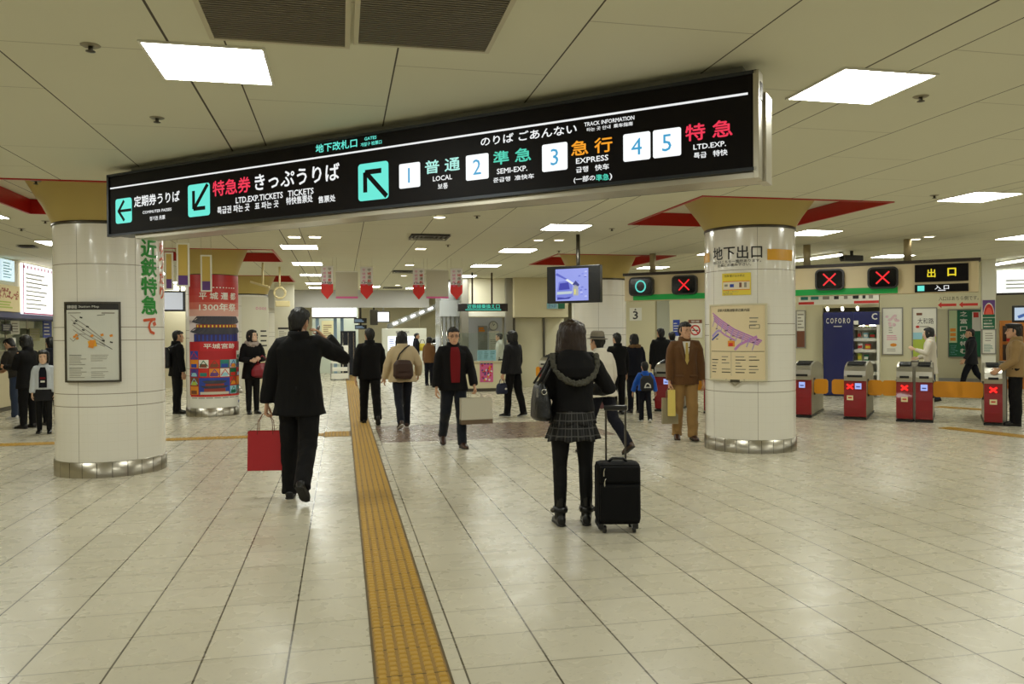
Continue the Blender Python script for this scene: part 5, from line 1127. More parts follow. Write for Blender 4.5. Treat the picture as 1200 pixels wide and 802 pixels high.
# ================================================================ people
def fuse(mb, voxel, smooth=3, fold=0.0, fscale=9.0, seed=0, stretch=(1, 1, .45)):
    """melts overlapping closed pieces into one continuous surface"""
    me = bpy.data.meshes.new('raw'); me.from_pydata([tuple(v) for v in mb.v], [], mb.f); me.update()
    o = bpy.data.objects.new('raw', me); COL.objects.link(o)
    r = o.modifiers.new('r', 'REMESH'); r.mode = 'VOXEL'; r.voxel_size = voxel
    if smooth:
        s = o.modifiers.new('s', 'SMOOTH'); s.iterations = smooth; s.factor = .5
    dg = bpy.context.evaluated_depsgraph_get(); nm = bpy.data.meshes.new_from_object(o.evaluated_get(dg))
    bpy.data.objects.remove(o); bpy.data.meshes.remove(me)
    vs = [v.co.copy() for v in nm.vertices]
    if fold:
        off = Vector((seed*3.7, seed*1.3, seed*.7))
        for v in nm.vertices:
            p = Vector((v.co.x*stretch[0], v.co.y*stretch[1], v.co.z*stretch[2]))*fscale+off
            vs[v.index] = v.co + v.normal*(noise.noise(p)*fold + noise.noise(p*2.3)*fold*.4)
    fs = [list(p.vertices) for p in nm.polygons]; bpy.data.meshes.remove(nm); return vs, fs
def fused(name, parent, mb, m, voxel, label=None, **k):
    vs, fs = fuse(mb, voxel, **k); o = MB(); o.add(vs, fs, m, True); return o.build(name, parent, label=label)
SKIN = mat('skin', (206, 160, 128), .5, vary=.05, vscale=8)
SKIN2 = mat('skin_pale', (220, 182, 154), .5, vary=.05, vscale=8)
HAIR = mat('hair_black', (13, 11, 10), .5, bump=.25, bscale=120); HAIRB = mat('hair_brown', (40, 24, 18), .42, bump=.25, bscale=120)
EYE = mat('eye_dark', (22, 18, 16), .2); LIP = mat('lip', (168, 96, 86), .5)
SOLE = mat('sole', (18, 16, 15), .6)
def fabric(name, rgb, **k): return mat(name, rgb, k.pop('rough', .85), bump=k.pop('bump', .15), bscale=k.pop('bscale', 160), spec=.25, sheen=k.pop('sheen', .12), **k)
C_BLACK = fabric('cloth_black', (11, 10, 11), sheen=.02); C_CHAR = fabric('cloth_charcoal', (33, 33, 36), sheen=.05); C_NAVY = fabric('cloth_navy', (15, 16, 27), sheen=.03); C_JEAN = fabric('denim', (46, 56, 76)); C_JEAND = fabric('denim_dark', (20, 24, 34))
C_BEIGE = fabric('coat_beige', (196, 176, 140)); C_BROWN = fabric('suit_brown', (98, 66, 36)); C_KHAKI = fabric('trousers_khaki', (158, 124, 76)); C_PALE = fabric('coat_pale', (206, 198, 182)); C_WHITE = fabric('cloth_white', (224, 222, 214))
C_RED = fabric('sweater_red', (118, 18, 24)); C_BLUE = fabric('jacket_blue', (30, 92, 196), sheen=.3); C_TAN = fabric('jacket_tan', (150, 122, 80)); C_GREYW = fabric('hoodie_grey', (196, 202, 208)); C_FUR = mat('fur_grey', (176, 160, 150), .95, bump=.8, bscale=60); C_FURB = mat('fur_tan', (120, 90, 56), .95, bump=.8, bscale=60); C_FURD = mat('fur_dark', (24, 23, 23), .95, bump=.8, bscale=60)
C_TIGHT = fabric('tights_black', (10, 10, 11), rough=.7, bump=.02, sheen=0.0); SHOE_B = mat('shoe_black', (10, 10, 10), .3); SHOE_BR = mat('shoe_brown', (62, 38, 24), .35); SHOE_W = mat('shoe_white', (206, 204, 198), .5)

def head_pts(mb, C, R, hh, fat=1.0):
    """skull, jaw, nose, ears, brow, lips in the head frame (x right, y forward)"""
    st = [(.0, .10, .36, .12), (.05, .17, .40, .04), (.14, .225, .405, -.04), (.25, .265, .40, -.18), (.36, .29, .385, -.31), (.48, .312, .375, -.385), (.6, .325, .385, -.42), (.72, .322, .375, -.425), (.83, .29, .31, -.39), (.92, .215, .2, -.29), (.975, .12, .07, -.17), (1.0, .03, -.03, -.07)]
    rs = []
    for z, rx_, yf, yb in st: rs.append((C+R@Vector((0, (yf+yb)/2*hh, (z-.5)*hh)), rx_*hh*fat, (yf-yb)/2*hh, R@Vector((1, 0, 0)), R@Vector((0, 1, 0))))
    mb.rings(rs, SKIN, 24, 2.15)
    def E(x, y, z, a, b, c): mb.ell(C+R@Vector((x*hh, y*hh, (z-.5)*hh)), (a*hh, b*hh, c*hh), SKIN, 10, 7, R)
    mb.tube([C+R@Vector((0, .37*hh, .07*hh)), C+R@Vector((0, .43*hh, -.06*hh)), C+R@Vector((0, .475*hh, -.15*hh)), C+R@Vector((0, .40*hh, -.2*hh))], [.03*hh, .042*hh, .055*hh, .04*hh], SKIN, 8)
    for s in (-1, 1):
        E(s*.05, .415, .335, .035, .04, .03); E(s*.14, .345, .585, .10, .05, .03); E(s*.17, .31, .40, .08, .07, .07); E(s*.335, -.03, .47, .03, .085, .14)
    E(0, .40, .2, .085, .035, .022); E(0, .395, .165, .075, .04, .026); E(0, .355, .04, .08, .05, .05)
def hand_pts(mb, Wp, f, n, w, k, curl, thumb=.5, spread=0.0):
    """palm, four unequal curled fingers and a thumb; f along the hand, n the way the palm faces, w towards the thumb"""
    f, n, w = f.normalized(), n.normalized(), w.normalized()
    mb.rings([(Wp-f*.03*k, .026*k, .02*k, w, n), (Wp+f*.01*k, .027*k, .017*k, w, n), (Wp+f*.045*k, .038*k, .015*k, w, n), (Wp+f*.085*k, .042*k, .013*k, w, n), (Wp+f*.097*k, .036*k, .009*k, w, n)], SKIN, 14, 2.4)
    for q, (lat, L, c) in enumerate(((.031, .072, .92), (.0105, .08, 1.0), (-.0105, .075, 1.06), (-.031, .06, 1.12))):
        p = Wp+f*(.088-.004*abs(q-1))*k+w*lat*k; pts = [p-f*.012*k, p]; a = 0.0
        for ph, (fr, be) in enumerate(((.44, .7), (.32, 1.0), (.24, .75))):
            a += curl*c*be; d = f*math.cos(a)+n*math.sin(a)+w*(spread*(1.5-q)*.1); p = p+d.normalized()*L*fr*k; pts.append(p)
        mb.tube(pts, [.0095*k, .0095*k, .0088*k, .008*k, .0062*k], SKIN, 8)
    p = Wp+f*.022*k+w*.026*k; d1 = (f*.75+w*.62+n*.35).normalized(); d2 = (f*.9+w*.1*(1-thumb)+n*(.3+.5*thumb)-w*.25*thumb).normalized()
    mb.tube([p-w*.012*k, p+d1*.022*k, p+d1*.048*k, p+d1*.048*k+d2*.03*k, p+d1*.048*k+d2*.052*k], [.014*k, .0135*k, .011*k, .0098*k, .007*k], SKIN, 8)
def rotX(a): return Matrix.Rotation(a, 3, 'X')
def rotZ(a): return Matrix.Rotation(a, 3, 'Z')
def rotY(a): return Matrix.Rotation(a, 3, 'Y')

class Person:
    def __init__(s, label, feet, H, face, female=False, child=False, legs=((.0, .0), (.0, .0)), arms=None, lean=0.0, twist=0.0, head=(0, 0, 0), skin=None, vox=.009, stance=.085, group=None, footyaw=(.12, .12), hcurl=(.45, .45), hn=(None, None), bulk=1.0):
        """face: heading of the chest, degrees, 0 = away from the viewer (+y). legs: (thigh forward, knee bend) left, right in degrees"""
        s.k = k = H/1.705; s.female = female; s.vox = vox; s.skin = skin or SKIN; s.bulk = bulk
        fx = Vector((feet[0], feet[1], 0)); s.root = thing('person', label, 'person', fx, math.radians(-face), group)
        s.hip = []; s.knee = []; s.ank = []; s.toe = []; s.fp = []
        P = Vector((0, 0, 0)); 
        for i, side in enumerate((-1, 1)):
            tp, kb = math.radians(legs[i][0]), math.radians(legs[i][1]); ab = legs[i][2] if len(legs[i]) > 2 else 0.02
            h = Vector((side*stance*k, 0, -.03*k)); d = Vector((side*ab, math.sin(tp), -math.cos(tp))).normalized(); kn = h+d*.43*k
            d2 = Vector((side*ab*.3, math.sin(tp-kb), -math.cos(tp-kb))).normalized(); an = kn+d2*.415*k
            fpit = legs[i][3] if len(legs[i]) > 3 else max(0.0, (kb-tp)*.8); s.hip.append(h); s.knee.append(kn); s.ank.append(an); s.fp.append((fpit, side*footyaw[i]))
        low = min(a.z-.075*k-.12*k*math.sin(max(0, f[0])) for a, f in zip(s.ank, s.fp)); s.up = up = Vector((0, 0, -low))
        for L in (s.hip, s.knee, s.ank):
            for i in (0, 1): L[i] = L[i]+up
        s.P = P = up.copy(); s.T = T = rotX(-lean) @ rotZ(twist); s.lean = lean
        s.t = lambda x, y, z: P + T @ (Vector((x, y, z))*k)
        s.sw = sw = (.165 if female else .19)*(.96 if child else 1)
        s.neck = s.t(0, .0, .49); s.hc = s.t(0, .03, .628); s.hh = .236*k*(1.22 if child else 1.0)
        if child: s.hc = s.t(0, .02, .66)
        s.HR = T @ rotZ(math.radians(-head[0])) @ rotX(math.radians(head[1])) @ rotY(math.radians(head[2]))
        arms = arms or (((.18, .02, -1), (.06, .12, -1)), ((.18, .02, -1), (.06, .12, -1)))
        s.sh = []; s.el = []; s.wr = []; s.fd = []
        for i, side in enumerate((-1, 1)):
            S_ = s.t(side*sw*.93, 0, .425); u = Vector(arms[i][0]); u.x *= side; v = Vector(arms[i][1]); v.x *= side
            u = (T @ u).normalized(); v = (T @ v).normalized(); e = S_+u*.285*k; wv = e+v*.245*k; s.sh.append(S_); s.el.append(e); s.wr.append(wv); s.fd.append(v)
        s.core = MB(); m = s.skin
        X_, Y_ = T @ Vector((1, 0, 0)), T @ Vector((0, 1, 0))
        s.rg = lambda mb, rows, mm=None: mb.rings([(s.t(x, y, z), a*k, b*k, X_, Y_) for (x, y, z, a, b) in rows], mm or m, 24, 2.3)
        s.rg(s.core, [(0, -.01, -.07, .12, .09), (0, -.01, .0, .15, .105), (0, 0, .1, .135, .095), (0, 0, .2, .125, .09), (0, 0, .33, .15, .1), (0, 0, .41, sw*.85, .09), (0, 0, .46, sw*.5, .07), (0, 0, .49, .06, .06)])
        for i in (0, 1):
            s.core.tube([s.hip[i]+Vector((0, 0, .04*k)), s.hip[i], s.hip[i].lerp(s.knee[i], .5), s.knee[i], s.knee[i].lerp(s.ank[i], .3), s.ank[i]-Vector((0, 0, .02*k))], [.072*k, .074*k, .06*k, .044*k, .044*k, .032*k], m, 12)
            fpit, fy = s.fp[i]; fd = rotZ(-fy) @ rotX(-fpit) @ Vector((0, 1, 0)); fu = rotZ(-fy) @ rotX(-fpit) @ Vector((0, 0, 1)); s.toe.append((fd, fu))
            s.core.tube([s.ank[i]-fu*.03*k-fd*.04*k, s.ank[i]-fu*.04*k+fd*.05*k, s.ank[i]-fu*.055*k+fd*.13*k], [.03*k, .032*k, .02*k], m, 10)
            s.core.tube([s.sh[i].lerp(s.t(0, 0, .42), .3), s.sh[i], s.sh[i].lerp(s.el[i], .5), s.el[i], s.el[i].lerp(s.wr[i], .35), s.wr[i]], [.05*k, .05*k, .042*k, .035*k, .036*k, .024*k], m, 12)
        vs, fs = fuse(s.core, .016*max(.8, k), 2)
        body = MB(); body.add(vs, fs, m, True)
        hd = MB(); head_pts(hd, s.hc, s.HR, s.hh); hd.tube([s.t(0, 0, .46), s.t(0, .01, .53), s.hc-s.HR @ Vector((0, .05*k, .07*k))], [.062*k, .056*k if not female else .048*k, .055*k], m, 14)
        vs, fs = fuse(hd, max(.0048, vox*.6), 2); body.add(vs, fs, m, True)
        for i, side in enumerate((-1, 1)):
            h = MB(); f = s.fd[i]; nn = Vector(hn[i]) if hn[i] else T @ Vector((-side, .0, 0)); nn = T @ nn if hn[i] else nn; nn = (nn-f*nn.dot(f)).normalized(); w = f.cross(nn)*(1 if side > 0 else -1)
            w = nn.cross(f) if side < 0 else f.cross(nn)
            # thumb side: forward for a hanging arm
            fw = T @ Vector((0, 1, .001)); w = (w if w.dot(fw) >= -.05 else -w)
            hand_pts(h, s.wr[i]+f*.012*k, f, nn, w, k*(.92 if female else 1), hcurl[i]); vs, fs = fuse(h, max(.004, vox*.45), 1); body.add(vs, fs, m, True)
        s.body = body.build('body', s.root)
        s.grip = [s.wr[i]+s.fd[i]*.095*k for i in (0, 1)]
        s.seed = len(bpy.data.objects) % 97
        # face details
        e = MB()
        for sd in (-1, 1): e.ell(s.hp(sd*.135, .352, .495), (.042*s.hh, .03*s.hh, .018*s.hh), EYE, 10, 6, s.HR)
        e.build('eyes', s.body)
        b = MB()
        for sd in (-1, 1): b.tube([s.hp(sd*.06, .405, .575), s.hp(sd*.13, .392, .595), s.hp(sd*.21, .345, .575)], [.012*s.hh, .016*s.hh, .008*s.hh], HAIR, 6)
        b.build('eyebrows', s.body)
        l = MB(); l.tube([s.hp(-.085, .40, .187), s.hp(0, .432, .183), s.hp(.085, .40, .187)], [.008*s.hh, .016*s.hh, .008*s.hh], LIP, 6); l.build('lips', s.body)
    def hp(s, x, y, z): return s.hc + s.HR @ Vector((x*s.hh, y*s.hh, (z-.5)*s.hh))
    def world(s, v): return Matrix.Translation(s.root.location) @ Matrix.Rotation(s.root.rotation_euler[2], 4, 'Z') @ v
    # ---- clothing
    def sleeves(s, mb, r0=.068, r1=.05, upto=.97, m=None):
        k = s.k*s.bulk
        for i in (0, 1):
            w = s.el[i].lerp(s.wr[i], upto)
            mb.tube([s.sh[i].lerp(s.t(0, 0, .41), .45), s.sh[i].lerp(s.t(0, 0, .40), .12), s.sh[i].lerp(s.el[i], .3), s.sh[i].lerp(s.el[i], .7), s.el[i], s.el[i].lerp(s.wr[i], .3), s.el[i].lerp(w, .7), w], [r0*1.05*k, r0*1.06*k, r0*k, r0*.92*k, r0*.88*k, r0*.84*k, r1*1.05*k, r1*k], C_BLACK, 14)
    def jacket(s, m, hem=-.12, flare=1.0, chest=1.0, name='jacket', sleeve=(.068, .05), fold=.009, collar=True, neckz=.49, upto=.97, label=None, open_front=False, belly=0.0):
        mb = MB(); q = s.bulk*chest; sw = s.sw; W0 = (.165 if not s.female else .158)*q
        rows = [(0, -.005, hem, W0*1.07*flare, .125*q*flare), (0, -.005, hem*.5+.02, W0*1.05*(1+flare)/2, .122*q), (0, .0+belly*.3, .1, W0*.97, .117*q+belly*.3), (0, belly*.2, .2, W0*.95, .113*q), (0, .0, .31, W0*1.04, .12*q), (0, 0, .385, sw*1.0*q, .112*q), (0, -.005, .43, sw*.86*q, .098*q), (0, -.01, .462, sw*.6*q, .085*q), (0, -.01, neckz, .075*q, .076*q)]
        s.rg(mb, rows); s.sleeves(mb, *sleeve, upto=upto)
        o = fused(name, s.root, mb, m, s.vox*1.15, smooth=3, fold=fold*s.k, seed=s.seed, label=label)
        if collar:
            c = MB(); X_, Y_ = s.T @ Vector((1, 0, 0)), s.T @ Vector((0, 1, 0)); k = s.k
            c.rings([(s.t(0, -.012, .465), .088*k*q, .088*k*q, X_, Y_), (s.t(0, -.016, .51), .082*k*q, .08*k*q, X_, Y_), (s.t(0, -.02, .54), .076*k*q, .072*k*q, X_, Y_), (s.t(0, -.02, .544), .066*k*q, .062*k*q, X_, Y_), (s.t(0, -.014, .49), .064*k*q, .062*k*q, X_, Y_)], m, 24, 2.0, cap=False); c.build('collar', o)
        return o
    def trousers(s, m, r=(.098, .078, .066, .06), name='trousers', fold=.007, top=.12, to=.0):
        mb = MB(); k = s.k*s.bulk
        s.rg(mb, [(0, -.01, -.08, .115*s.bulk, .095*s.bulk), (0, -.008, .0, .158*s.bulk, .115*s.bulk), (0, -.005, top, .145*s.bulk, .108*s.bulk)])
        for i in (0, 1):
            e = s.ank[i].lerp(s.knee[i], to)-(s.toe[i][1]*.035*k if to == 0 else Vector((0, 0, 0)))
            mb.tube([s.hip[i]+Vector((0, 0, .05*k)), s.hip[i]-Vector((0, 0, .03*k)), s.hip[i].lerp(s.knee[i], .5), s.knee[i]+Vector((0, .005*k, 0)), s.knee[i].lerp(s.ank[i], .4)+Vector((0, -.008*k, 0)), e], [r[0]*k, r[0]*k, r[0]*.9*k, r[1]*k, r[2]*1.02*k, r[3]*k], m, 14)
        return fused(name, s.root, mb, m, s.vox*1.1, smooth=3, fold=fold*s.k, seed=s.seed+5, fscale=11, stretch=(1, 1, 1.1))
    def shoes(s, m, sole=SOLE, high=.0, name='shoe', size=1.0, heel=0.0):
        k = s.k*size
        for i in (0, 1):
            fd, fu = s.toe[i]; sd = fd.cross(fu); A = s.ank[i]; mb = MB(); z0 = -.075*s.k
            def q(y, z): return A+fd*y*k+fu*(z0+z*k)
            mb.rings([(q(-.075, .035), .022*k, .024*k, sd, fu), (q(-.06, .045), .036*k, .042*k, sd, fu), (q(-.01, .05), .04*k, .046*k, sd, fu), (q(.05, .043), .043*k, .04*k, sd, fu), (q(.11, .03), .047*k, .027*k, sd, fu), (q(.155, .024), .04*k, .021*k, sd, fu), (q(.183, .02), .018*k, .012*k, sd, fu)], m, 16, 2.4)
            mb.tube([q(-.018, .03), q(-.016, .085), q(-.012, .1+high*.5), q(-.008, .1+high)], [.04*k, .043*k, (.046 if high else .04)*k, (.052 if high else .036)*k], m, 14)
            o = fused(name, s.root, mb, m, max(.005, s.vox*.7), smooth=2)
            so = MB(); so.rings([(q(-.078, .006), .02*k, .008*k, sd, fu), (q(-.055, .006), .038*k, .009*k, sd, fu), (q(.05, .006), .04*k, .009*k, sd, fu), (q(.12, .006), .047*k, .009*k, sd, fu), (q(.165, .008), .038*k, .009*k, sd, fu), (q(.188, .01), .012*k, .006*k, sd, fu)], sole, 14, 3); so.build('sole', o)
    def hair(s, style, m=None, name='hair', wide=1.0):
        m = m or HAIR; mb = MB(); hp = lambda x, y, z: s.hp(x*wide, y*(1+(wide-1)*.7), z); h = s.hh*(1+(wide-1)*.9); R = s.HR; X_, Y_ = R @ Vector((1, 0, 0)), R @ Vector((0, 1, 0))
        def rows(rs): mb.rings([(hp(0, (f+b)/2, z), a*h, (f-b)/2*h, X_, Y_) for z, a, f, b in rs], m, 22, 2.2)
        if style == 'short':
            rows([(.08, .2, -.16, -.33), (.2, .25, -.13, -.39), (.34, .29, -.10, -.43), (.46, .325, -.03, -.465), (.58, .345, .06, -.485), (.69, .352, .20, -.49), (.77, .35, .41, -.48), (.86, .325, .42, -.445), (.95, .25, .32, -.36), (1.02, .15, .15, -.23), (1.05, .05, .0, -.1)])
            for sd in (-1, 1): mb.ell(hp(sd*.325, .05, .56), (.03*h, .07*h, .15*h), m, 8, 6, R)
        elif style == 'long':      # past the shoulders
            rows([(-.62, .2, -.22, -.40), (-.45, .36, -.10, -.47), (-.2, .40, .02, -.49), (.05, .40, .06, -.49), (.3, .40, .10, -.49), (.5, .385, .12, -.50), (.68, .38, .22, -.51), (.77, .37, .42, -.50), (.88, .335, .42, -.46), (.97, .25, .3, -.36), (1.05, .12, .1, -.2), (1.07, .03, 0, -.1)])
            for sd in (-1, 1): mb.rings([(hp(sd*.34, .12, -.45), .05*h, .08*h, X_, Y_), (hp(sd*.37, .14, -.1), .07*h, .14*h, X_, Y_), (hp(sd*.355, .17, .3), .06*h, .16*h, X_, Y_), (hp(sd*.32, .2, .65), .06*h, .16*h, X_, Y_)], m, 14)
        elif style == 'bob':
            rows([(-.02, .26, -.14, -.40), (.1, .36, -.02, -.46), (.28, .385, .06, -.49), (.5, .385, .10, -.50), (.66, .38, .2, -.51), (.76, .37, .42, -.50), (.88, .335, .43, -.46), (.97, .25, .3, -.36), (1.04, .12, .1, -.2), (1.06, .03, 0, -.1)])
            for sd in (-1, 1): mb.rings([(hp(sd*.30, .05, .03), .045*h, .12*h, X_, Y_), (hp(sd*.33, .08, .3), .05*h, .18*h, X_, Y_), (hp(sd*.30, .14, .68), .07*h, .2*h, X_, Y_)], m, 14)
        return fused(name, s.body, mb, m, max(.006, s.vox*.75), smooth=2, fold=.011*s.k, fscale=34, seed=s.seed, stretch=(1, 1, .3))
    def lapels(s, m, m2, shirt, depth=.125, tie=None, parent=None, zlow=.16):
        """open front with shirt wedge and two lapels"""
        k = s.k; mb = MB(); q = s.bulk
        def f(x, z, o=0.0): return s.t(x, (depth+o)*q*(1-.55*(abs(x)/.2)**2), z)
        mb.add([f(-.055, .47, -.035), f(.055, .47, -.035), f(.03, .33, .0), f(0, zlow, .004), f(-.03, .33, .0)], [(0, 4, 3, 2, 1)], shirt); o = mb.build('shirt_front', parent)
        mb = MB()
        for sd in (-1, 1): mb.add([f(sd*.06, .475, -.025), f(sd*.115, .40, .004), f(sd*.09, .37, .008), f(sd*.105, .35, .008), f(sd*.012, zlow-.01, .01), f(sd*.03, .33, .008)], [(0, 1, 2, 3, 4, 5) if sd < 0 else (5, 4, 3, 2, 1, 0)], m2)
        mb.build('lapels', parent)
        if tie:
            mb = MB(); mb.add([f(-.016, .455, -.005), f(.016, .455, -.005), f(.026, zlow+.06, .01), f(0, zlow, .01), f(-.026, zlow+.06, .01)], [(0, 4, 3, 2, 1)], tie); mb.build('tie', o)
    def fur_collar(s, m, r=.05, name='fur_collar', z=.475, rad=.095):
        mb = MB(); k = s.k; n = 16
        for j in range(n):
            t = 2*math.pi*j/n; mb.ell(s.t(rad*math.cos(t), rad*.95*math.sin(t)-.01, z+.02*(-math.sin(t))), (r*k, r*k, r*.9*k), m, 8, 6)
        return fused(name, s.root, mb, m, s.vox, smooth=1, fold=.018*k, fscale=45, seed=s.seed, stretch=(1, 1, 1))

def bag_thing(name, label, cat, grip, build, rz=0.0):
    t = thing(name, label, cat, grip, rz); build(t); return t
def F(px, py): p = atz(px, py); return p.x, p.y
HANG = ((.16, .03, -1), (.06, .14, -1))
def walk(a, b): return (a, b)
# ---- 1 man on the phone with the red shopping bag
p = Person('man in a long black coat seen from behind, holding a phone to his ear', F(352, 584), 1.755, 8, legs=((3, 2), (-16, 26, .02, .7)), arms=(((.26, -.02, -1), (.16, .10, -1)), ((.55, .42, -.36), (-.32, -.10, .36))), vox=.007, head=(14, -3, 9), stance=.085, hcurl=(1.0, .5), hn=(None, (-.8, -.2, -.4)))
p.trousers(C_BLACK, (.105, .085, .075, .07)); j = p.jacket(C_BLACK, -.2, 1.16, 1.16, 'coat', (.08, .064), .014); p.shoes(SHOE_B); p.hair('short')
mb = MB(); mb.box((-.006, -.001, -.30), (.006, .004, 0), mat('seam_black', (4, 4, 5), .8)); o = mb.build('back_vent', j); o.location = p.t(0, -.142, .06)
ph = p.grip[1]; w = p.world(ph); t = thing('mobile_phone', 'small mobile phone held to the ear of the man in the long black coat', 'phone', w, math.radians(-8)); d = p.fd[1]
mb = MB(); mb.box((-.012, -.024, -.05), (.006, .024, .05), mat('phone_silver', (150, 150, 156), .3, .5), .005); mb.build('phone_body', t); mb = MB(); mb.box((-.0135, -.018, -.005), (-.0125, .018, .042), BLACK); mb.build('screen', t); t.rotation_euler = (.35, .25, math.radians(-8))
g = p.world(p.grip[0]); RB = mat('bag_red', (172, 26, 36), .45, bump=.05)
def paper_bag(t, w, d, h, drop, m, string, logo=None):
    mb = MB(); mb.add([(-w/2, -d/2, -drop-h), (w/2, -d/2, -drop-h), (w/2, d/2, -drop-h), (-w/2, d/2, -drop-h), (-w/2*.97, -d*.36, -drop), (w/2*.97, -d*.36, -drop), (w/2*.97, d*.36, -drop), (-w/2*.97, d*.36, -drop), (-w/2, 0, -drop-h*.5), (w/2, 0, -drop-h*.5)],
        [(0, 3, 2, 1), (0, 1, 5, 4), (2, 3, 7, 6), (1, 2, 9), (2, 6, 9), (6, 5, 9), (5, 1, 9), (3, 0, 8), (0, 4, 8), (4, 7, 8), (7, 3, 8)], m)
    mb.add([(-w/2*.95, -d*.34, -drop-.04), (w/2*.95, -d*.34, -drop-.04), (w/2*.95, d*.34, -drop-.04), (-w/2*.95, d*.34, -drop-.04)], [(0, 1, 2, 3)], m); b = mb.build('bag_body', t)
    for sy in (-1, 1):
        mb = MB(); x = w*.22; mb.tube([(-x, sy*d*.36, -drop-.03), (-x*.9, sy*d*.3, -drop*.45), (-x*.4, 0, -.01), (0, 0, .0), (x*.4, 0, -.01), (x*.9, sy*d*.3, -drop*.45), (x, sy*d*.36, -drop-.03)], .0035, string, 6); mb.build('handle', t)
    return b
t = thing('shopping_bag', 'red paper shopping bag hanging from the left hand of the man on the phone', 'bag', g, math.radians(-8)); paper_bag(t, .32, .1, .36, .165, RB, mat('bag_string', (120, 60, 44), .6))
# ---- 2 woman with the suitcase
p = Person('woman in a fur-hooded black jacket and plaid skirt, seen from behind', F(672, 615), 1.60, 4, True, legs=((1, 1), (1, 2)), arms=(((.30, .02, -1), (.0, .9, -.5)), ((.62, -.10, -1), (-.3, 1, -.1))), vox=.006, head=(6, 6, 0), stance=.1, hcurl=(1.0, .8), footyaw=(.02, .16), skin=SKIN2)
j = p.jacket(C_BLACK, -.0, .98, 1.12, 'hooded_jacket', (.075, .055), .01, collar=False); p.trousers(C_TIGHT, (.088, .06, .056, .044), 'tights', .002); 
k = p.k
# hood lying on the back with grey fur edge
mb = MB()
for z, w_, dpt, yy in ((.50, .10, .06, -.05), (.46, .155, .085, -.075), (.40, .17, .095, -.10), (.33, .15, .08, -.125), (.27, .10, .05, -.135)): pass
X_, Z_ = Vector((1, 0, 0)), Vector((0, 0, 1))
p.rg(mb, [(0, -.135, .245, .05, .02), (0, -.14, .29, .125, .05), (0, -.125, .36, .165, .07), (0, -.09, .43, .165, .075), (0, -.055, .49, .12, .065), (0, -.04, .515, .08, .05)]); fused('hood', j, mb, C_BLACK, .008, smooth=4, fold=.008)
fm = MB(); n = 40
for i in range(n+1):
    t_ = math.pi*(1.06+.0)*(i/n)-math.pi*.03; x = .185*math.cos(t_); z = .44-.20*math.sin(t_)*(1 if True else 1); y = -.085-.10*math.sin(t_)
    fm.ell(p.t(x, y, z), (.027*k, .027*k, .027*k), C_FURD, 7, 5)
fused('fur_trim', j, fm, mat('fur_olive', (78, 76, 66), .95, bump=.8, bscale=60), .007, smooth=1, fold=.012, fscale=60, stretch=(1, 1, 1))
# plaid ruffled skirt
def plaid():
    m = bpy.data.materials.new('plaid_cloth'); m.use_nodes = True; nt = m.node_tree; b = nt.nodes['Principled BSDF']; tc = nt.nodes.new('ShaderNodeTexCoord'); sp = nt.nodes.new('ShaderNodeSeparateXYZ'); nt.links.new(tc.outputs['Object'], sp.inputs[0])
    an = node_math(nt, 'MULTIPLY', node_math(nt, 'ARCTAN2', sp.outputs[1], sp.outputs[0]), 3.2); zz = node_math(nt, 'MULTIPLY', sp.outputs[2], 17.0)
    l = node_math(nt, 'MAXIMUM', node_math(nt, 'LESS_THAN', node_math(nt, 'FRACT', an), .13), node_math(nt, 'LESS_THAN', node_math(nt, 'FRACT', zz), .14)); l2 = node_math(nt, 'MULTIPLY', node_math(nt, 'LESS_THAN', node_math(nt, 'FRACT', node_math(nt, 'MULTIPLY', an, 2.0)), .5), .12)
    nt.links.new(mix_rgb(nt, node_math(nt, 'MAXIMUM', node_math(nt, 'MULTIPLY', l, .55), l2), lin((9, 9, 10)), lin((96, 94, 92))), b.inputs['Base Color']); b.inputs['Roughness'].default_value = .85; return m
PL = plaid()
def ruffle(name, z0, z1, r0, r1, amp, nw, ph=0):
    mb = MB(); N = 96; rows = 7; vs = []; fs = []
    for i in range(rows):
        u = i/(rows-1)
        for q in range(N):
            t_ = 2*math.pi*q/N; r = r0+(r1-r0)*u+amp*u*math.sin(nw*t_+ph+.6*math.sin(3*t_)); vs.append(p.t(r*1.22*math.cos(t_), r*.92*math.sin(t_)-.01, z0+(z1-z0)*u+.008*u*math.sin(nw*.5*t_+ph)))
    for i in range(rows-1):
        for q in range(N): fs.append((i*N+q, (i+1)*N+q, (i+1)*N+(q+1) % N, i*N+(q+1) % N))
    mb.add(vs, fs, PL, True); o = mb.build(name, None); sol = o.modifiers.new('solid', 'SOLIDIFY'); sol.thickness = .005; return o
sk = ruffle('skirt', .06, -.105, .128, .16, .01, 9); sk.parent = p.root
r2 = ruffle('ruffle', -.085, -.235, .150, .182, .017, 13, 1.0); r2.parent = sk
p.shoes(SHOE_B, high=.2, name='boot', size=1.0); p.hair('long', HAIRB, wide=1.28)
for i in (0, 1):
    mb = MB(); a = p.ank[i]; mb.rings([(a+Vector((0, -.005, .03)), .058*k, .06*k), (a+Vector((0, -.005, .05)), .064*k, .066*k), (a+Vector((0, -.005, .075)), .058*k, .06*k)], SHOE_B, 18); mb.ell(a+Vector(((-1, 1)[i]*.062, -.02, .05)), (.02, .02, .02), STEEL_D, 8, 6); mb.build('boot_strap', p.root)
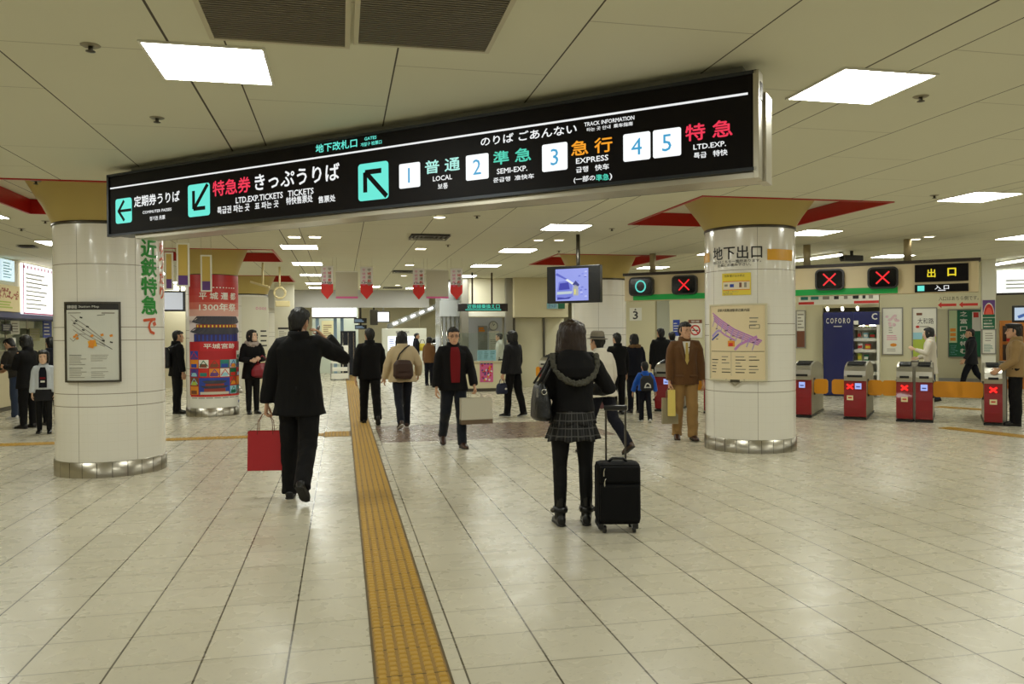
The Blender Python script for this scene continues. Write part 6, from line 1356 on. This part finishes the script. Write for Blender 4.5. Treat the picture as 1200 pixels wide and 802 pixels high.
# shoulder bag
sb = p.world(p.t(-.275, -.03, .10)); t = thing('shoulder_bag', 'black leather shoulder bag at the left side of the woman with the plaid skirt', 'bag', sb, math.radians(-4)); LEA = mat('leather_black', (7, 7, 7), .4, bump=.3, bscale=50)
mb = MB(); mb.rings([((0, 0, -.155), .055, .14), ((0, 0, -.13), .075, .165), ((0, 0, 0), .07, .15), ((0, 0, .1), .05, .12), ((0, 0, .14), .025, .1)], LEA, 22, 2.6); fused('bag_body', t, mb, LEA, .008, smooth=2, fold=.008)
for s_ in (-1, 1): mb = MB(); mb.tube([(-.02+.02*s_, -.09, .12), (.05+.02*s_, -.07, .25), (.10+.02*s_, -.02, .335), (.10+.02*s_, .05, .325), (.05+.02*s_, .09, .23), (-.02+.02*s_, .09, .12)], .009, LEA, 8); mb.build('strap', t)
mb = MB(); mb.tube([(.0+.02*math.cos(q*math.pi/6), -.155, .07+.02*math.sin(q*math.pi/6)) for q in range(13)], .004, CHROME, 6, False); mb.box((-.06, -.15, .03), (-.045, -.14, .1), CHROME); mb.build('buckle', t)
# suitcase
c = atz(724, 622); t = thing('suitcase', 'black cabin suitcase with extended handle beside the woman in the plaid skirt', 'suitcase', (c.x, c.y, 0), -.19); SC_M = mat('suitcase_cloth', (6, 6, 7), .75, bump=.2, bscale=200, spec=.2)
mb = MB(); mb.box((-.165, -.10, .06), (.165, .12, .525), SC_M, .045); mb.build('shell', t)
mb = MB(); mb.box((-.15, -.125, .09), (.15, -.09, .37), SC_M, .018); mb.build('lower_pocket', t); mb = MB(); mb.box((-.15, -.118, .385), (.15, -.09, .505), SC_M, .016); mb.build('upper_pocket', t)
for z, x in ((.375, -.12), (.45, -.125)): mb = MB(); mb.box((x, -.13, z-.015), (x+.008, -.12, z+.02), CHROME, .002); mb.tube([(x+.004, -.128, z+.02), (x+.012, -.13, z+.045)], .004, CHROME, 6); mb.build('zipper', t)
mb = MB(); mb.tube([(-.07, 0, .525), (-.04, -.005, .55), (.04, -.005, .55), (.07, 0, .525)], .011, BLACK, 10); mb.build('carry_handle', t)
for x in (-.075, .075): mb = MB(); mb.box((x-.007, .075, .5), (x+.007, .092, .92), STEEL_D); mb.build('telescopic_bar', t)
mb = MB(); mb.box((-.09, .066, .905), (.09, .10, .945), BLACK, .012); mb.build('grip', t)
for sx in (-1, 1):
    for sy in (-1, 1): mb = MB(); mb.lathe([(.008, -.012), (.027, -.012), (.03, -.006), (.03, .006), (.027, .012), (.008, .012)], BLACK, 18); o = mb.build('wheel', t); o.location = (sx*.11, sy*.085+.01, .031); o.rotation_euler = (0, math.pi/2, 0)
for sx in (-1, 1): mb = MB(); mb.box((sx*.13-.03, -.1, .03), (sx*.13+.012, .12, .075), BLACK, .012); mb.build('wheel_housing', t)
# ---- 3 man in black walking away by the yellow strip
p = Person('man in black walking away on the yellow strip', F(434, 497), 1.63, -4, legs=((14, 4), (-14, 22)), arms=(((.2, -.2, -1), (.08, .02, -1)), ((.2, .15, -1), (.05, .35, -1))), head=(-12, 0, 0)); p.trousers(C_BLACK, (.1, .082, .072, .068)); p.jacket(C_BLACK, -.14, 1.05, 1.12, 'jacket', (.076, .06)); p.shoes(SHOE_B); p.hair('short')
# ---- 4 woman in beige coat
p = Person('long-haired person in a beige coat and jeans walking away, brown bag on the back', F(472, 502), 1.56, -6, True, legs=((-20, 10), (12, 4)), arms=(((.35, .1, -1), (.15, .45, -1)), ((.5, .1, -.9), (.1, .6, -.7))), bulk=1.08); p.trousers(C_JEAND, (.092, .068, .06, .055)); p.jacket(C_BEIGE, -.12, 1.22, 1.15, 'coat', (.08, .06), .016); p.shoes(SHOE_BR, SHOE_W); p.hair('long')
w = p.world(p.t(-.02, -.22, .10)); t = thing('back_bag', 'brown bag worn on the back of the person in the beige coat', 'bag', w, 0.1); BRN = mat('bag_brown', (58, 34, 22), .6, bump=.2)
mb = MB(); mb.rings([((0, 0, -.15), .12, .06), ((0, 0, -.1), .16, .075), ((0, 0, .08), .15, .07), ((0, 0, .15), .11, .045)], BRN, 20, 3); fused('bag_body', t, mb, BRN, .012, smooth=2, fold=.01); mb = MB(); mb.tube([(-.1, .04, .12), (-.05, .05, .24), (.04, .07, .33), (.12, .10, .38)], .012, mat('strap_black', (20, 18, 18), .6), 8); mb.build('strap', t); mb = MB(); mb.box((-.1, -.085, -.04), (.1, -.06, .1), BRN, .012); mb.build('flap', t)
# ---- 5 man with red sweater coming towards the camera
p = Person('man with glasses in a dark jacket over a red sweater, walking towards the camera', F(532, 524), 1.60, 176, legs=((10, 4), (-14, 20)), arms=(((.25, .12, -1), (.1, .5, -1)), ((.2, -.05, -1), (.08, .2, -1))), head=(4, 0, 0), vox=.007, hcurl=(1.0, .6)); p.trousers(C_JEAND, (.1, .082, .07, .064)); j = p.jacket(C_BLACK, -.14, 1.08, 1.12, 'jacket', (.076, .06), .01); p.shoes(SHOE_BR); p.hair('short')
mb = MB()
def fr(x, z, o=0.0): return p.t(x, (.158+o)*(1-.25*(abs(x)/.1)**2), z)
rows_ = [(.475, .05, -.055), (.44, .06, -.03), (.40, .068, -.012), (.33, .072, .0), (.2, .07, -.002), (.08, .066, .0), (-.02, .06, .004)]
mb.add([fr(-w_, z, o_) for z, w_, o_ in rows_] + [fr(0, z, o_) for z, w_, o_ in rows_] + [fr(w_, z, o_) for z, w_, o_ in rows_], [(i, i+1, i+8, i+7) for i in range(6)] + [(i+7, i+8, i+15, i+14) for i in range(6)], C_RED, True); mb.build('sweater', p.root)
mb = MB(); mb.rings([(p.t(0, .0, .47), .075*p.k, .075*p.k), (p.t(0, .005, .525), .066*p.k, .066*p.k)], C_RED, 20, 2); mb.build('sweater_collar', p.root)
mb = MB()
for sd in (-1, 1): mb.tube([p.hp(sd*.135+.075*math.cos(q*math.pi/8), .395, .49+.055*math.sin(q*math.pi/8)) for q in range(17)], .0022, STEEL_D, 6, False); mb.tube([p.hp(sd*.21, .39, .5), p.hp(sd*.34, .0, .5)], .002, STEEL_D, 6)
mb.tube([p.hp(-.06, .40, .5), p.hp(.06, .40, .5)], .0022, STEEL_D, 6); mb.build('glasses', p.root)
g = p.world(p.grip[0]); t = thing('shopping_bag', 'large pale grey shopping bag carried by the man in the red sweater', 'bag', g, .1); b = paper_bag(t, .42, .16, .34, .08, mat('bag_pale', (196, 190, 172), .5), mat('bag_string_pale', (190, 184, 168), .6))
mb = MB(); mb.box((-.21, -.083, -.42), (.21, .083, -.36), mat('bag_brown_base', (104, 84, 62), .5)); mb.build('bag_base', t)
# ---- 6 grey jacket with navy bag
p = Person('person in a dark grey jacket holding a small navy bag beside the service counter', F(602, 489), 1.55, -40, legs=((8, 4), (-8, 8)), arms=(((.15, .1, -1), (.05, .2, -1)), ((.15, .05, -1), (.05, .3, -1))), head=(0, 8, 0), hcurl=(1.0, .6)); p.trousers(C_BLACK, (.096, .08, .072, .068)); j = p.jacket(C_CHAR, -.1, 1.03, 1.08, 'jacket', (.072, .055)); p.shoes(SHOE_B, SHOE_W); p.hair('bob')
g = p.world(p.grip[0]); t = thing('hand_bag', 'small navy bag with a white mark held by the person in the grey jacket', 'bag', g, .5); NB = mat('bag_navy', (24, 30, 58), .5)
mb = MB(); mb.rings([((0, 0, -.27), .11, .05), ((0, 0, -.24), .13, .06), ((0, 0, -.12), .12, .055), ((0, 0, -.08), .1, .03)], NB, 20, 3); fused('bag_body', t, mb, NB, .01, smooth=2, fold=.004)
for sy in (-1, 1): mb = MB(); mb.tube([(-.06, sy*.02, -.09), (-.04, sy*.01, -.02), (0, 0, 0), (.04, sy*.01, -.02), (.06, sy*.02, -.09)], .007, C_WHITE if sy < 0 else NB, 8); mb.build('handle', t)
mb = MB(); mb.ell((.03, -.065, -.18), (.028, .008, .02), C_WHITE, 10, 6); mb.build('badge', t)
# ---- 7 man in the brown suit
p = Person('man in a brown suit jacket and khaki trousers standing beside the front map column', F(803, 516), 1.64, 192, legs=((6, 3), (-6, 6)), arms=(((.18, .0, -1), (.08, .22, -1)), ((.16, .02, -1), (.05, .14, -1))), head=(-20, -2, 0), vox=.0068, hcurl=(.6, 1.0)); p.trousers(C_KHAKI, (.102, .086, .078, .074), fold=.009); j = p.jacket(C_BROWN, -.15, 1.04, 1.1, 'suit_jacket', (.072, .058), .009); p.lapels(C_BROWN, mat('lapel_brown', (98, 66, 36), .8), C_WHITE, .142, mat('tie_yellow', (190, 164, 84), .5), j, .14); p.shoes(SHOE_BR); p.hair('short')
for sd in (-1, 1): mb = MB(); mb.box((-.06, -.006, -.012), (.06, .006, .012), mat('lapel_brown', (98, 66, 36), .8), .004); o = mb.build('pocket_flap', j); o.location = p.t(sd*.1, .125, -.02); o.rotation_euler = (0, 0, -sd*.35)
g = p.world(p.grip[1]); t = thing('paper_bag', 'tall yellow bag hanging from the hand of the man in the brown suit', 'bag', g+Vector((.02, -.03, 0)), -.3); paper_bag(t, .10, .07, .36, .03, mat('bag_yellow', (232, 210, 110), .5), mat('string_yellow', (220, 196, 100), .6))
t = thing('paper_bag', 'grey paper bag behind the yellow bag of the man in the brown suit', 'bag', g+Vector((.04, .08, 0)), -.2); paper_bag(t, .22, .09, .36, .15, mat('bag_taupe', (150, 140, 112), .55), mat('string_taupe', (140, 128, 100), .6))
# ---- 8 man with the hat
p = Person('person in a pale coat and grey brimmed hat walking behind the woman with the suitcase', F(706, 532), 1.53, -28, legs=((18, 6), (-18, 22)), arms=(((.25, .05, -1), (.1, .4, -1)), ((.3, .1, -1), (.1, .5, -1))), lean=.10, vox=.0075, head=(0, 8, 0)); p.trousers(C_NAVY, (.1, .084, .074, .07)); j = p.jacket(C_PALE, -.13, 1.2, 1.16, 'coat', (.078, .06), .012); p.shoes(SHOE_BR); p.hair('short')
HATM = mat('felt_grey', (112, 104, 88), .9); R_ = p.HR; mb = MB(); hx, hy = R_ @ Vector((1, 0, 0)), R_ @ Vector((0, 1, 0)); h = p.hh
mb.rings([(p.hp(0, -.02, .70), .58*h, .66*h, hx, hy), (p.hp(0, -.02, .73), .57*h, .65*h, hx, hy), (p.hp(0, -.03, .76), .40*h, .47*h, hx, hy), (p.hp(0, -.03, .95), .385*h, .45*h, hx, hy), (p.hp(0, -.03, 1.13), .34*h, .40*h, hx, hy), (p.hp(0, -.03, 1.19), .22*h, .3*h, hx, hy), (p.hp(0, -.03, 1.16), .06*h, .2*h, hx, hy)], HATM, 28, 2); ht = mb.build('hat', p.root)
mb = MB(); mb.rings([(p.hp(0, -.03, .77), .408*h, .478*h, hx, hy), (p.hp(0, -.03, .86), .398*h, .466*h, hx, hy)], mat('hat_band', (50, 46, 40), .7), 28, 2, False); mb.build('hat_band', ht)
w = p.world(p.t(.16, .1, -.16)); t = thing('pink_scarf', 'pink folded scarf carried at the hem of the pale coat', 'scarf', w, 0.2); mb = MB(); mb.rings([((0, 0, -.12), .09, .04), ((.01, 0, -.04), .11, .06), ((0, 0, .06), .10, .05)], P_PINK, 18); fused('folds', t, mb, fabric('scarf_pink', (196, 140, 146)), .009, smooth=2, fold=.02, fscale=20)
# ---- queue at the gates behind
p = Person('dark-haired person in black queueing directly right of the hat', F(724, 486), 1.50, -10, arms=(HANG, HANG)); p.trousers(C_BLACK); p.jacket(C_BLACK, -.12, 1.05, 1.1, 'jacket'); p.shoes(SHOE_B); p.hair('short')
p = Person('person in a navy coat with tan fur-edged hood in the queue at the gates', F(744, 484), 1.48, 5, True, arms=(HANG, HANG)); p.trousers(C_NAVY); p.jacket(C_NAVY, -.15, 1.1, 1.15, 'coat'); p.shoes(SHOE_B); p.hair('bob'); p.fur_collar(C_FURB, .045)
p = Person('child in a bright blue jacket with a black backpack at the gates', F(756, 495), .98, 8, child=True, legs=((6, 3), (-8, 12)), arms=(((.45, .1, -1), (.2, .25, -1)), ((.45, .1, -1), (.2, .25, -1)))); p.trousers(C_NAVY, (.098, .08, .074, .07)); p.jacket(C_BLUE, -.03, 1.05, 1.22, 'jacket', (.082, .07), .012); p.shoes(SHOE_W, SHOE_W); p.hair('short')
w = p.world(p.t(0, -.235, .24)); t = thing('backpack', 'small black backpack with white marks on the child in the blue jacket', 'backpack', w, -.14); BP = mat('pack_black', (22, 22, 26), .6); mb = MB(); mb.rings([((0, 0, -.15), .09, .04), ((0, 0, -.12), .115, .055), ((0, 0, .04), .11, .05), ((0, 0, .1), .07, .03)], BP, 20, 3); fused('pack', t, mb, BP, .009, smooth=2); mb = MB(); seg_stroke(mb, [(-.05, -.1), (-.03, -.04), (.0, -.02), (.04, -.05), (.05, -.1)], .018, C_WHITE, -.062, -.054); seg_stroke(mb, [(-.04, -.09), (.05, -.09)], .014, C_WHITE, -.062, -.054); mb.build('white_marks', t)
for sd in (-1, 1): mb = MB(); mb.tube([(sd*.06, .03, .09), (sd*.075, .09, .12), (sd*.085, .16, .1)], .01, BP, 8); mb.build('strap', t)
p = Person('tall broad person in a black coat queueing beside the man in the brown suit', F(775, 470), 1.60, 0, arms=(HANG, HANG), bulk=1.15); p.trousers(C_BLACK); p.jacket(C_BLACK, -.2, 1.1, 1.15, 'coat'); p.shoes(SHOE_B); p.hair('short')
p = Person('person with a grey-blue scarf just behind the shoulder of the man in the brown suit', F(788, 468), 1.52, 15, arms=(HANG, HANG)); p.trousers(C_NAVY); p.jacket(fabric('coat_dusk', (52, 54, 66)), -.15, 1.08, 1.1, 'coat'); p.shoes(SHOE_B); p.hair('short'); p.fur_collar(fabric('scarf_dusk', (120, 132, 144)), .04, 'scarf')
# ---- beside the festival poster
p = Person('man in a black coat standing left of the red festival poster', F(208, 485), 1.60, 62, arms=(((.18, -.05, -1), (.05, .3, -1)), HANG), legs=((3, 2), (-2, 2)), head=(0, 0, 0)); p.trousers(C_BLACK, (.1, .086, .08, .076)); p.jacket(C_BLACK, -.18, 1.08, 1.14, 'coat', (.076, .06)); p.shoes(SHOE_B); p.hair('short')
w = p.world(p.t(0, -.22, .2)); t = thing('backpack', 'black backpack on the man left of the festival poster', 'backpack', w, math.radians(-62)); mb = MB(); mb.rings([((0, 0, -.2), .12, .05), ((0, 0, -.16), .15, .07), ((0, 0, .1), .14, .06), ((0, 0, .2), .09, .035)], BP, 20, 3); fused('pack', t, mb, BP, .011, smooth=2)
for sd in (-1, 1): mb = MB(); mb.tube([(sd*.08, .04, .17), (sd*.1, .14, .225), (sd*.11, .24, .2)], .014, BP, 8); mb.build('strap', t)
p = Person('woman with a pale fur collar leaning beside the red festival poster', F(296, 485), 1.61, 158, True, legs=((1, 1), (3, 2)), arms=(((.22, .1, -1), (-.5, .8, .1)), ((.22, .1, -1), (-.45, .8, -.05))), head=(-34, 8, 0), skin=SKIN2, stance=.07, hcurl=(.9, .9)); p.trousers(C_TIGHT, (.088, .066, .06, .05), 'tights', .002); p.jacket(C_BLACK, -.24, 1.15, 1.08, 'coat', (.072, .058)); p.shoes(SHOE_B); p.hair('bob'); p.fur_collar(C_FUR, .058)
w = p.world(p.t(.02, .24, .05)); w = p.world(p.t(-.14, .23, .0)); t = thing('hand_bag', 'dark red handbag held by the woman beside the festival poster', 'bag', w, .2); RBG = mat('bag_crimson', (128, 22, 34), .4, bump=.15)
mb = MB(); mb.rings([((0, 0, -.2), .12, .06), ((0, 0, -.16), .2, .085), ((0, 0, -.05), .2, .08), ((0, 0, .05), .13, .05), ((0, 0, .08), .06, .03)], RBG, 22, 2.4); fused('bag_body', t, mb, RBG, .01, smooth=2, fold=.012)
for sy in (-1, 1): mb = MB(); mb.tube([(-.09, sy*.03, .05), (-.06, sy*.025, .17), (0, sy*.02, .22), (.06, sy*.025, .17), (.09, sy*.03, .05)], .009, RBG, 8); mb.build('handle', t)
# ---- ticket counter, left
p = Person('child in an open pale hoodie and dark skirt beside the left column', F(52, 508), 1.25, 168, True, True, legs=((3, 2), (-3, 4)), arms=(HANG, HANG), head=(0, 0, 0), skin=SKIN2); p.trousers(C_TIGHT, (.085, .062, .058, .05), 'leggings', .002); j = p.jacket(C_GREYW, -.02, 1.05, 1.12, 'hoodie', (.074, .06)); p.shoes(SHOE_B); p.hair('bob')
mb = MB(); p.rg(mb, [(0, -.005, -.26, .19, .15), (0, -.005, -.1, .17, .13), (0, 0, .06, .14, .11)]); fused('skirt', p.root, mb, C_CHAR, .01, smooth=2, fold=.012)
fr = lambda x, z, o=0.0: p.t(x, (.172+o)*(1-.25*(abs(x)/.1)**2), z); mb = MB(); q_ = [(.45, .045, -.03), (.36, .07, .0), (.2, .075, .002), (.02, .075, .006)]; mb.add([fr(-w_, z, o_) for z, w_, o_ in q_]+[fr(w_, z, o_) for z, w_, o_ in q_], [(i, i+1, i+5, i+4) for i in range(3)], C_NAVY, True); mb.add([fr(-.05, .24, .006), fr(.05, .24, .006), fr(.05, .2, .006), fr(-.05, .2, .006)], [(0, 3, 2, 1)], C_RED); mb.add([fr(-.04, .17, .006), fr(.04, .17, .006), fr(.04, .13, .006), fr(-.04, .13, .006)], [(0, 3, 2, 1)], C_WHITE); mb.build('sweater', p.root)
p = Person('person in a long black coat at the ticket counter, behind the child in the hoodie', F(33, 502), 1.53, -60, True, arms=(((.2, .3, -1), (-.1, 1, .1)), ((.2, .3, -1), (-.1, 1, .1))), head=(0, -10, 0)); p.trousers(C_BLACK); p.jacket(C_BLACK, -.22, 1.1, 1.12, 'coat'); p.shoes(SHOE_B); p.hair('bob')
p = Person('person in a dark jacket and jeans bending over the ticket counter', F(21, 491), 1.50, -72, arms=(((.2, .5, -1), (-.1, 1, -.1)), ((.2, .5, -1), (-.1, 1, -.1))), lean=.22, head=(0, -18, 0)); p.trousers(C_JEAN); p.jacket(fabric('jacket_olive', (40, 36, 30)), -.08, 1.05, 1.1, 'jacket'); p.shoes(SHOE_W, SHOE_W); p.hair('short')
p = Person('person in dark clothes mostly hidden by the left column behind the hoodie child', F(61, 498), 1.5, -30, arms=(HANG, HANG)); p.trousers(C_BLACK); p.jacket(C_NAVY, -.12, 1.05, 1.1, 'jacket'); p.shoes(SHOE_B); p.hair('short')
# ---- beyond the gates, right
p = Person('dark-haired person in a pale coat beyond the gates in front of the meadow poster', F(1090, 472), 1.56, -50, True, arms=(((.25, .3, -1), (-.1, .9, .4)), ((.25, .1, -1), (.0, .7, -.3))), legs=((6, 3), (-6, 8)), vox=.011, skin=SKIN2); p.trousers(C_JEAN); p.jacket(C_PALE, -.3, 1.2, 1.12, 'coat'); p.shoes(SHOE_B); p.hair('bob')
p = Person('person in dark clothes striding past the tall green poster beyond the gates', F(1138, 459), 1.59, -60, arms=(((.25, .3, -1), (.1, .5, -.8)), ((.25, -.25, -1), (.1, .0, -1))), legs=((22, 6), (-22, 16)), vox=.012); p.trousers(C_NAVY); p.jacket(C_CHAR, -.18, 1.12, 1.12, 'coat'); p.shoes(SHOE_B); p.hair('short')
p = Person('guard in a tan jacket and black cap beside the rightmost ticket gate', F(1190, 499), 1.60, -52, arms=(((.2, .15, -1), (-.05, .7, -.5)), ((.2, .1, -1), (-.05, .5, -.8))), vox=.0085, head=(0, 0, 0)); p.trousers(C_BLACK, (.104, .09, .084, .08)); p.jacket(C_TAN, -.13, 1.06, 1.12, 'uniform_jacket', (.072, .056)); p.shoes(SHOE_B); p.hair('short')
h = p.hh; R_ = p.HR; hx, hy = R_ @ Vector((1, 0, 0)), R_ @ Vector((0, 1, 0)); mb = MB(); CAPM = mat('cap_black', (22, 22, 26), .5)
mb.rings([(p.hp(0, -.02, .72), .36*h, .43*h, hx, hy), (p.hp(0, -.02, .82), .37*h, .44*h, hx, hy), (p.hp(0, -.01, .95), .46*h, .53*h, hx, hy), (p.hp(0, -.02, 1.03), .43*h, .5*h, hx, hy), (p.hp(0, -.03, 1.08), .2*h, .25*h, hx, hy)], CAPM, 24, 2); cp = mb.build('cap', p.root); mb = MB(); mb.rings([(p.hp(0, .30, .74), .3*h, .02*h, hx, R_ @ Vector((0, -.2, 1))), (p.hp(0, .56, .68), .2*h, .015*h, hx, R_ @ Vector((0, -.2, 1)))], CAPM, 18); mb.build('visor', cp)
# ---- staff and far figures
p = Person('staff member in a white shirt behind the service counter glass', (aty(586, 420, 21.42).x, 21.42), 1.52, -60, arms=(HANG, HANG), vox=.012); p.trousers(C_NAVY); p.jacket(C_WHITE, -.05, 1.0, 1.02, 'shirt', (.064, .05)); p.shoes(SHOE_B); p.hair('short')
p = Person('far figure in dark clothes with a yellow bag in front of the lit white cabinet', F(488, 440), 1.55, 90, arms=(HANG, HANG), vox=.014); p.trousers(C_BLACK); p.jacket(C_NAVY, -.12, 1.05, 1.1, 'jacket'); p.shoes(SHOE_B); p.hair('short')
w = p.world(p.t(.0, .25, .2)); t = thing('yellow_bag', 'yellow bag carried by the far figure in front of the lit cabinet', 'bag', w); mb = MB(); mb.rings([((0, 0, -.15), .14, .07), ((0, 0, 0), .2, .1), ((0, 0, .12), .12, .05)], P_YEL, 16); mb.build('bag_body', t); mb = MB(); mb.tube([(-.1, 0, .1), (-.05, 0, .25), (.05, 0, .25), (.1, 0, .1)], .012, BRN, 6); mb.build('handle', t)
p = Person('far figure in a brown coat between the beige coat and the red sweater', F(503, 452), 1.42, 30, True, arms=(HANG, HANG), vox=.014); p.trousers(C_NAVY); p.jacket(fabric('coat_far_brown', (120, 84, 52)), -.15, 1.08, 1.1, 'coat'); p.shoes(SHOE_B); p.hair('bob')
p = Person('far figure in black right of the far brown coat', F(517, 443), 1.42, 0, arms=(HANG, HANG), vox=.014); p.trousers(C_BLACK); p.jacket(C_BLACK, -.12, 1.05, 1.1, 'jacket'); p.shoes(SHOE_B); p.hair('short')
for o in list(bpy.data.objects):
    if o.type == 'MESH' and o.data.users == 0: bpy.data.objects.remove(o)
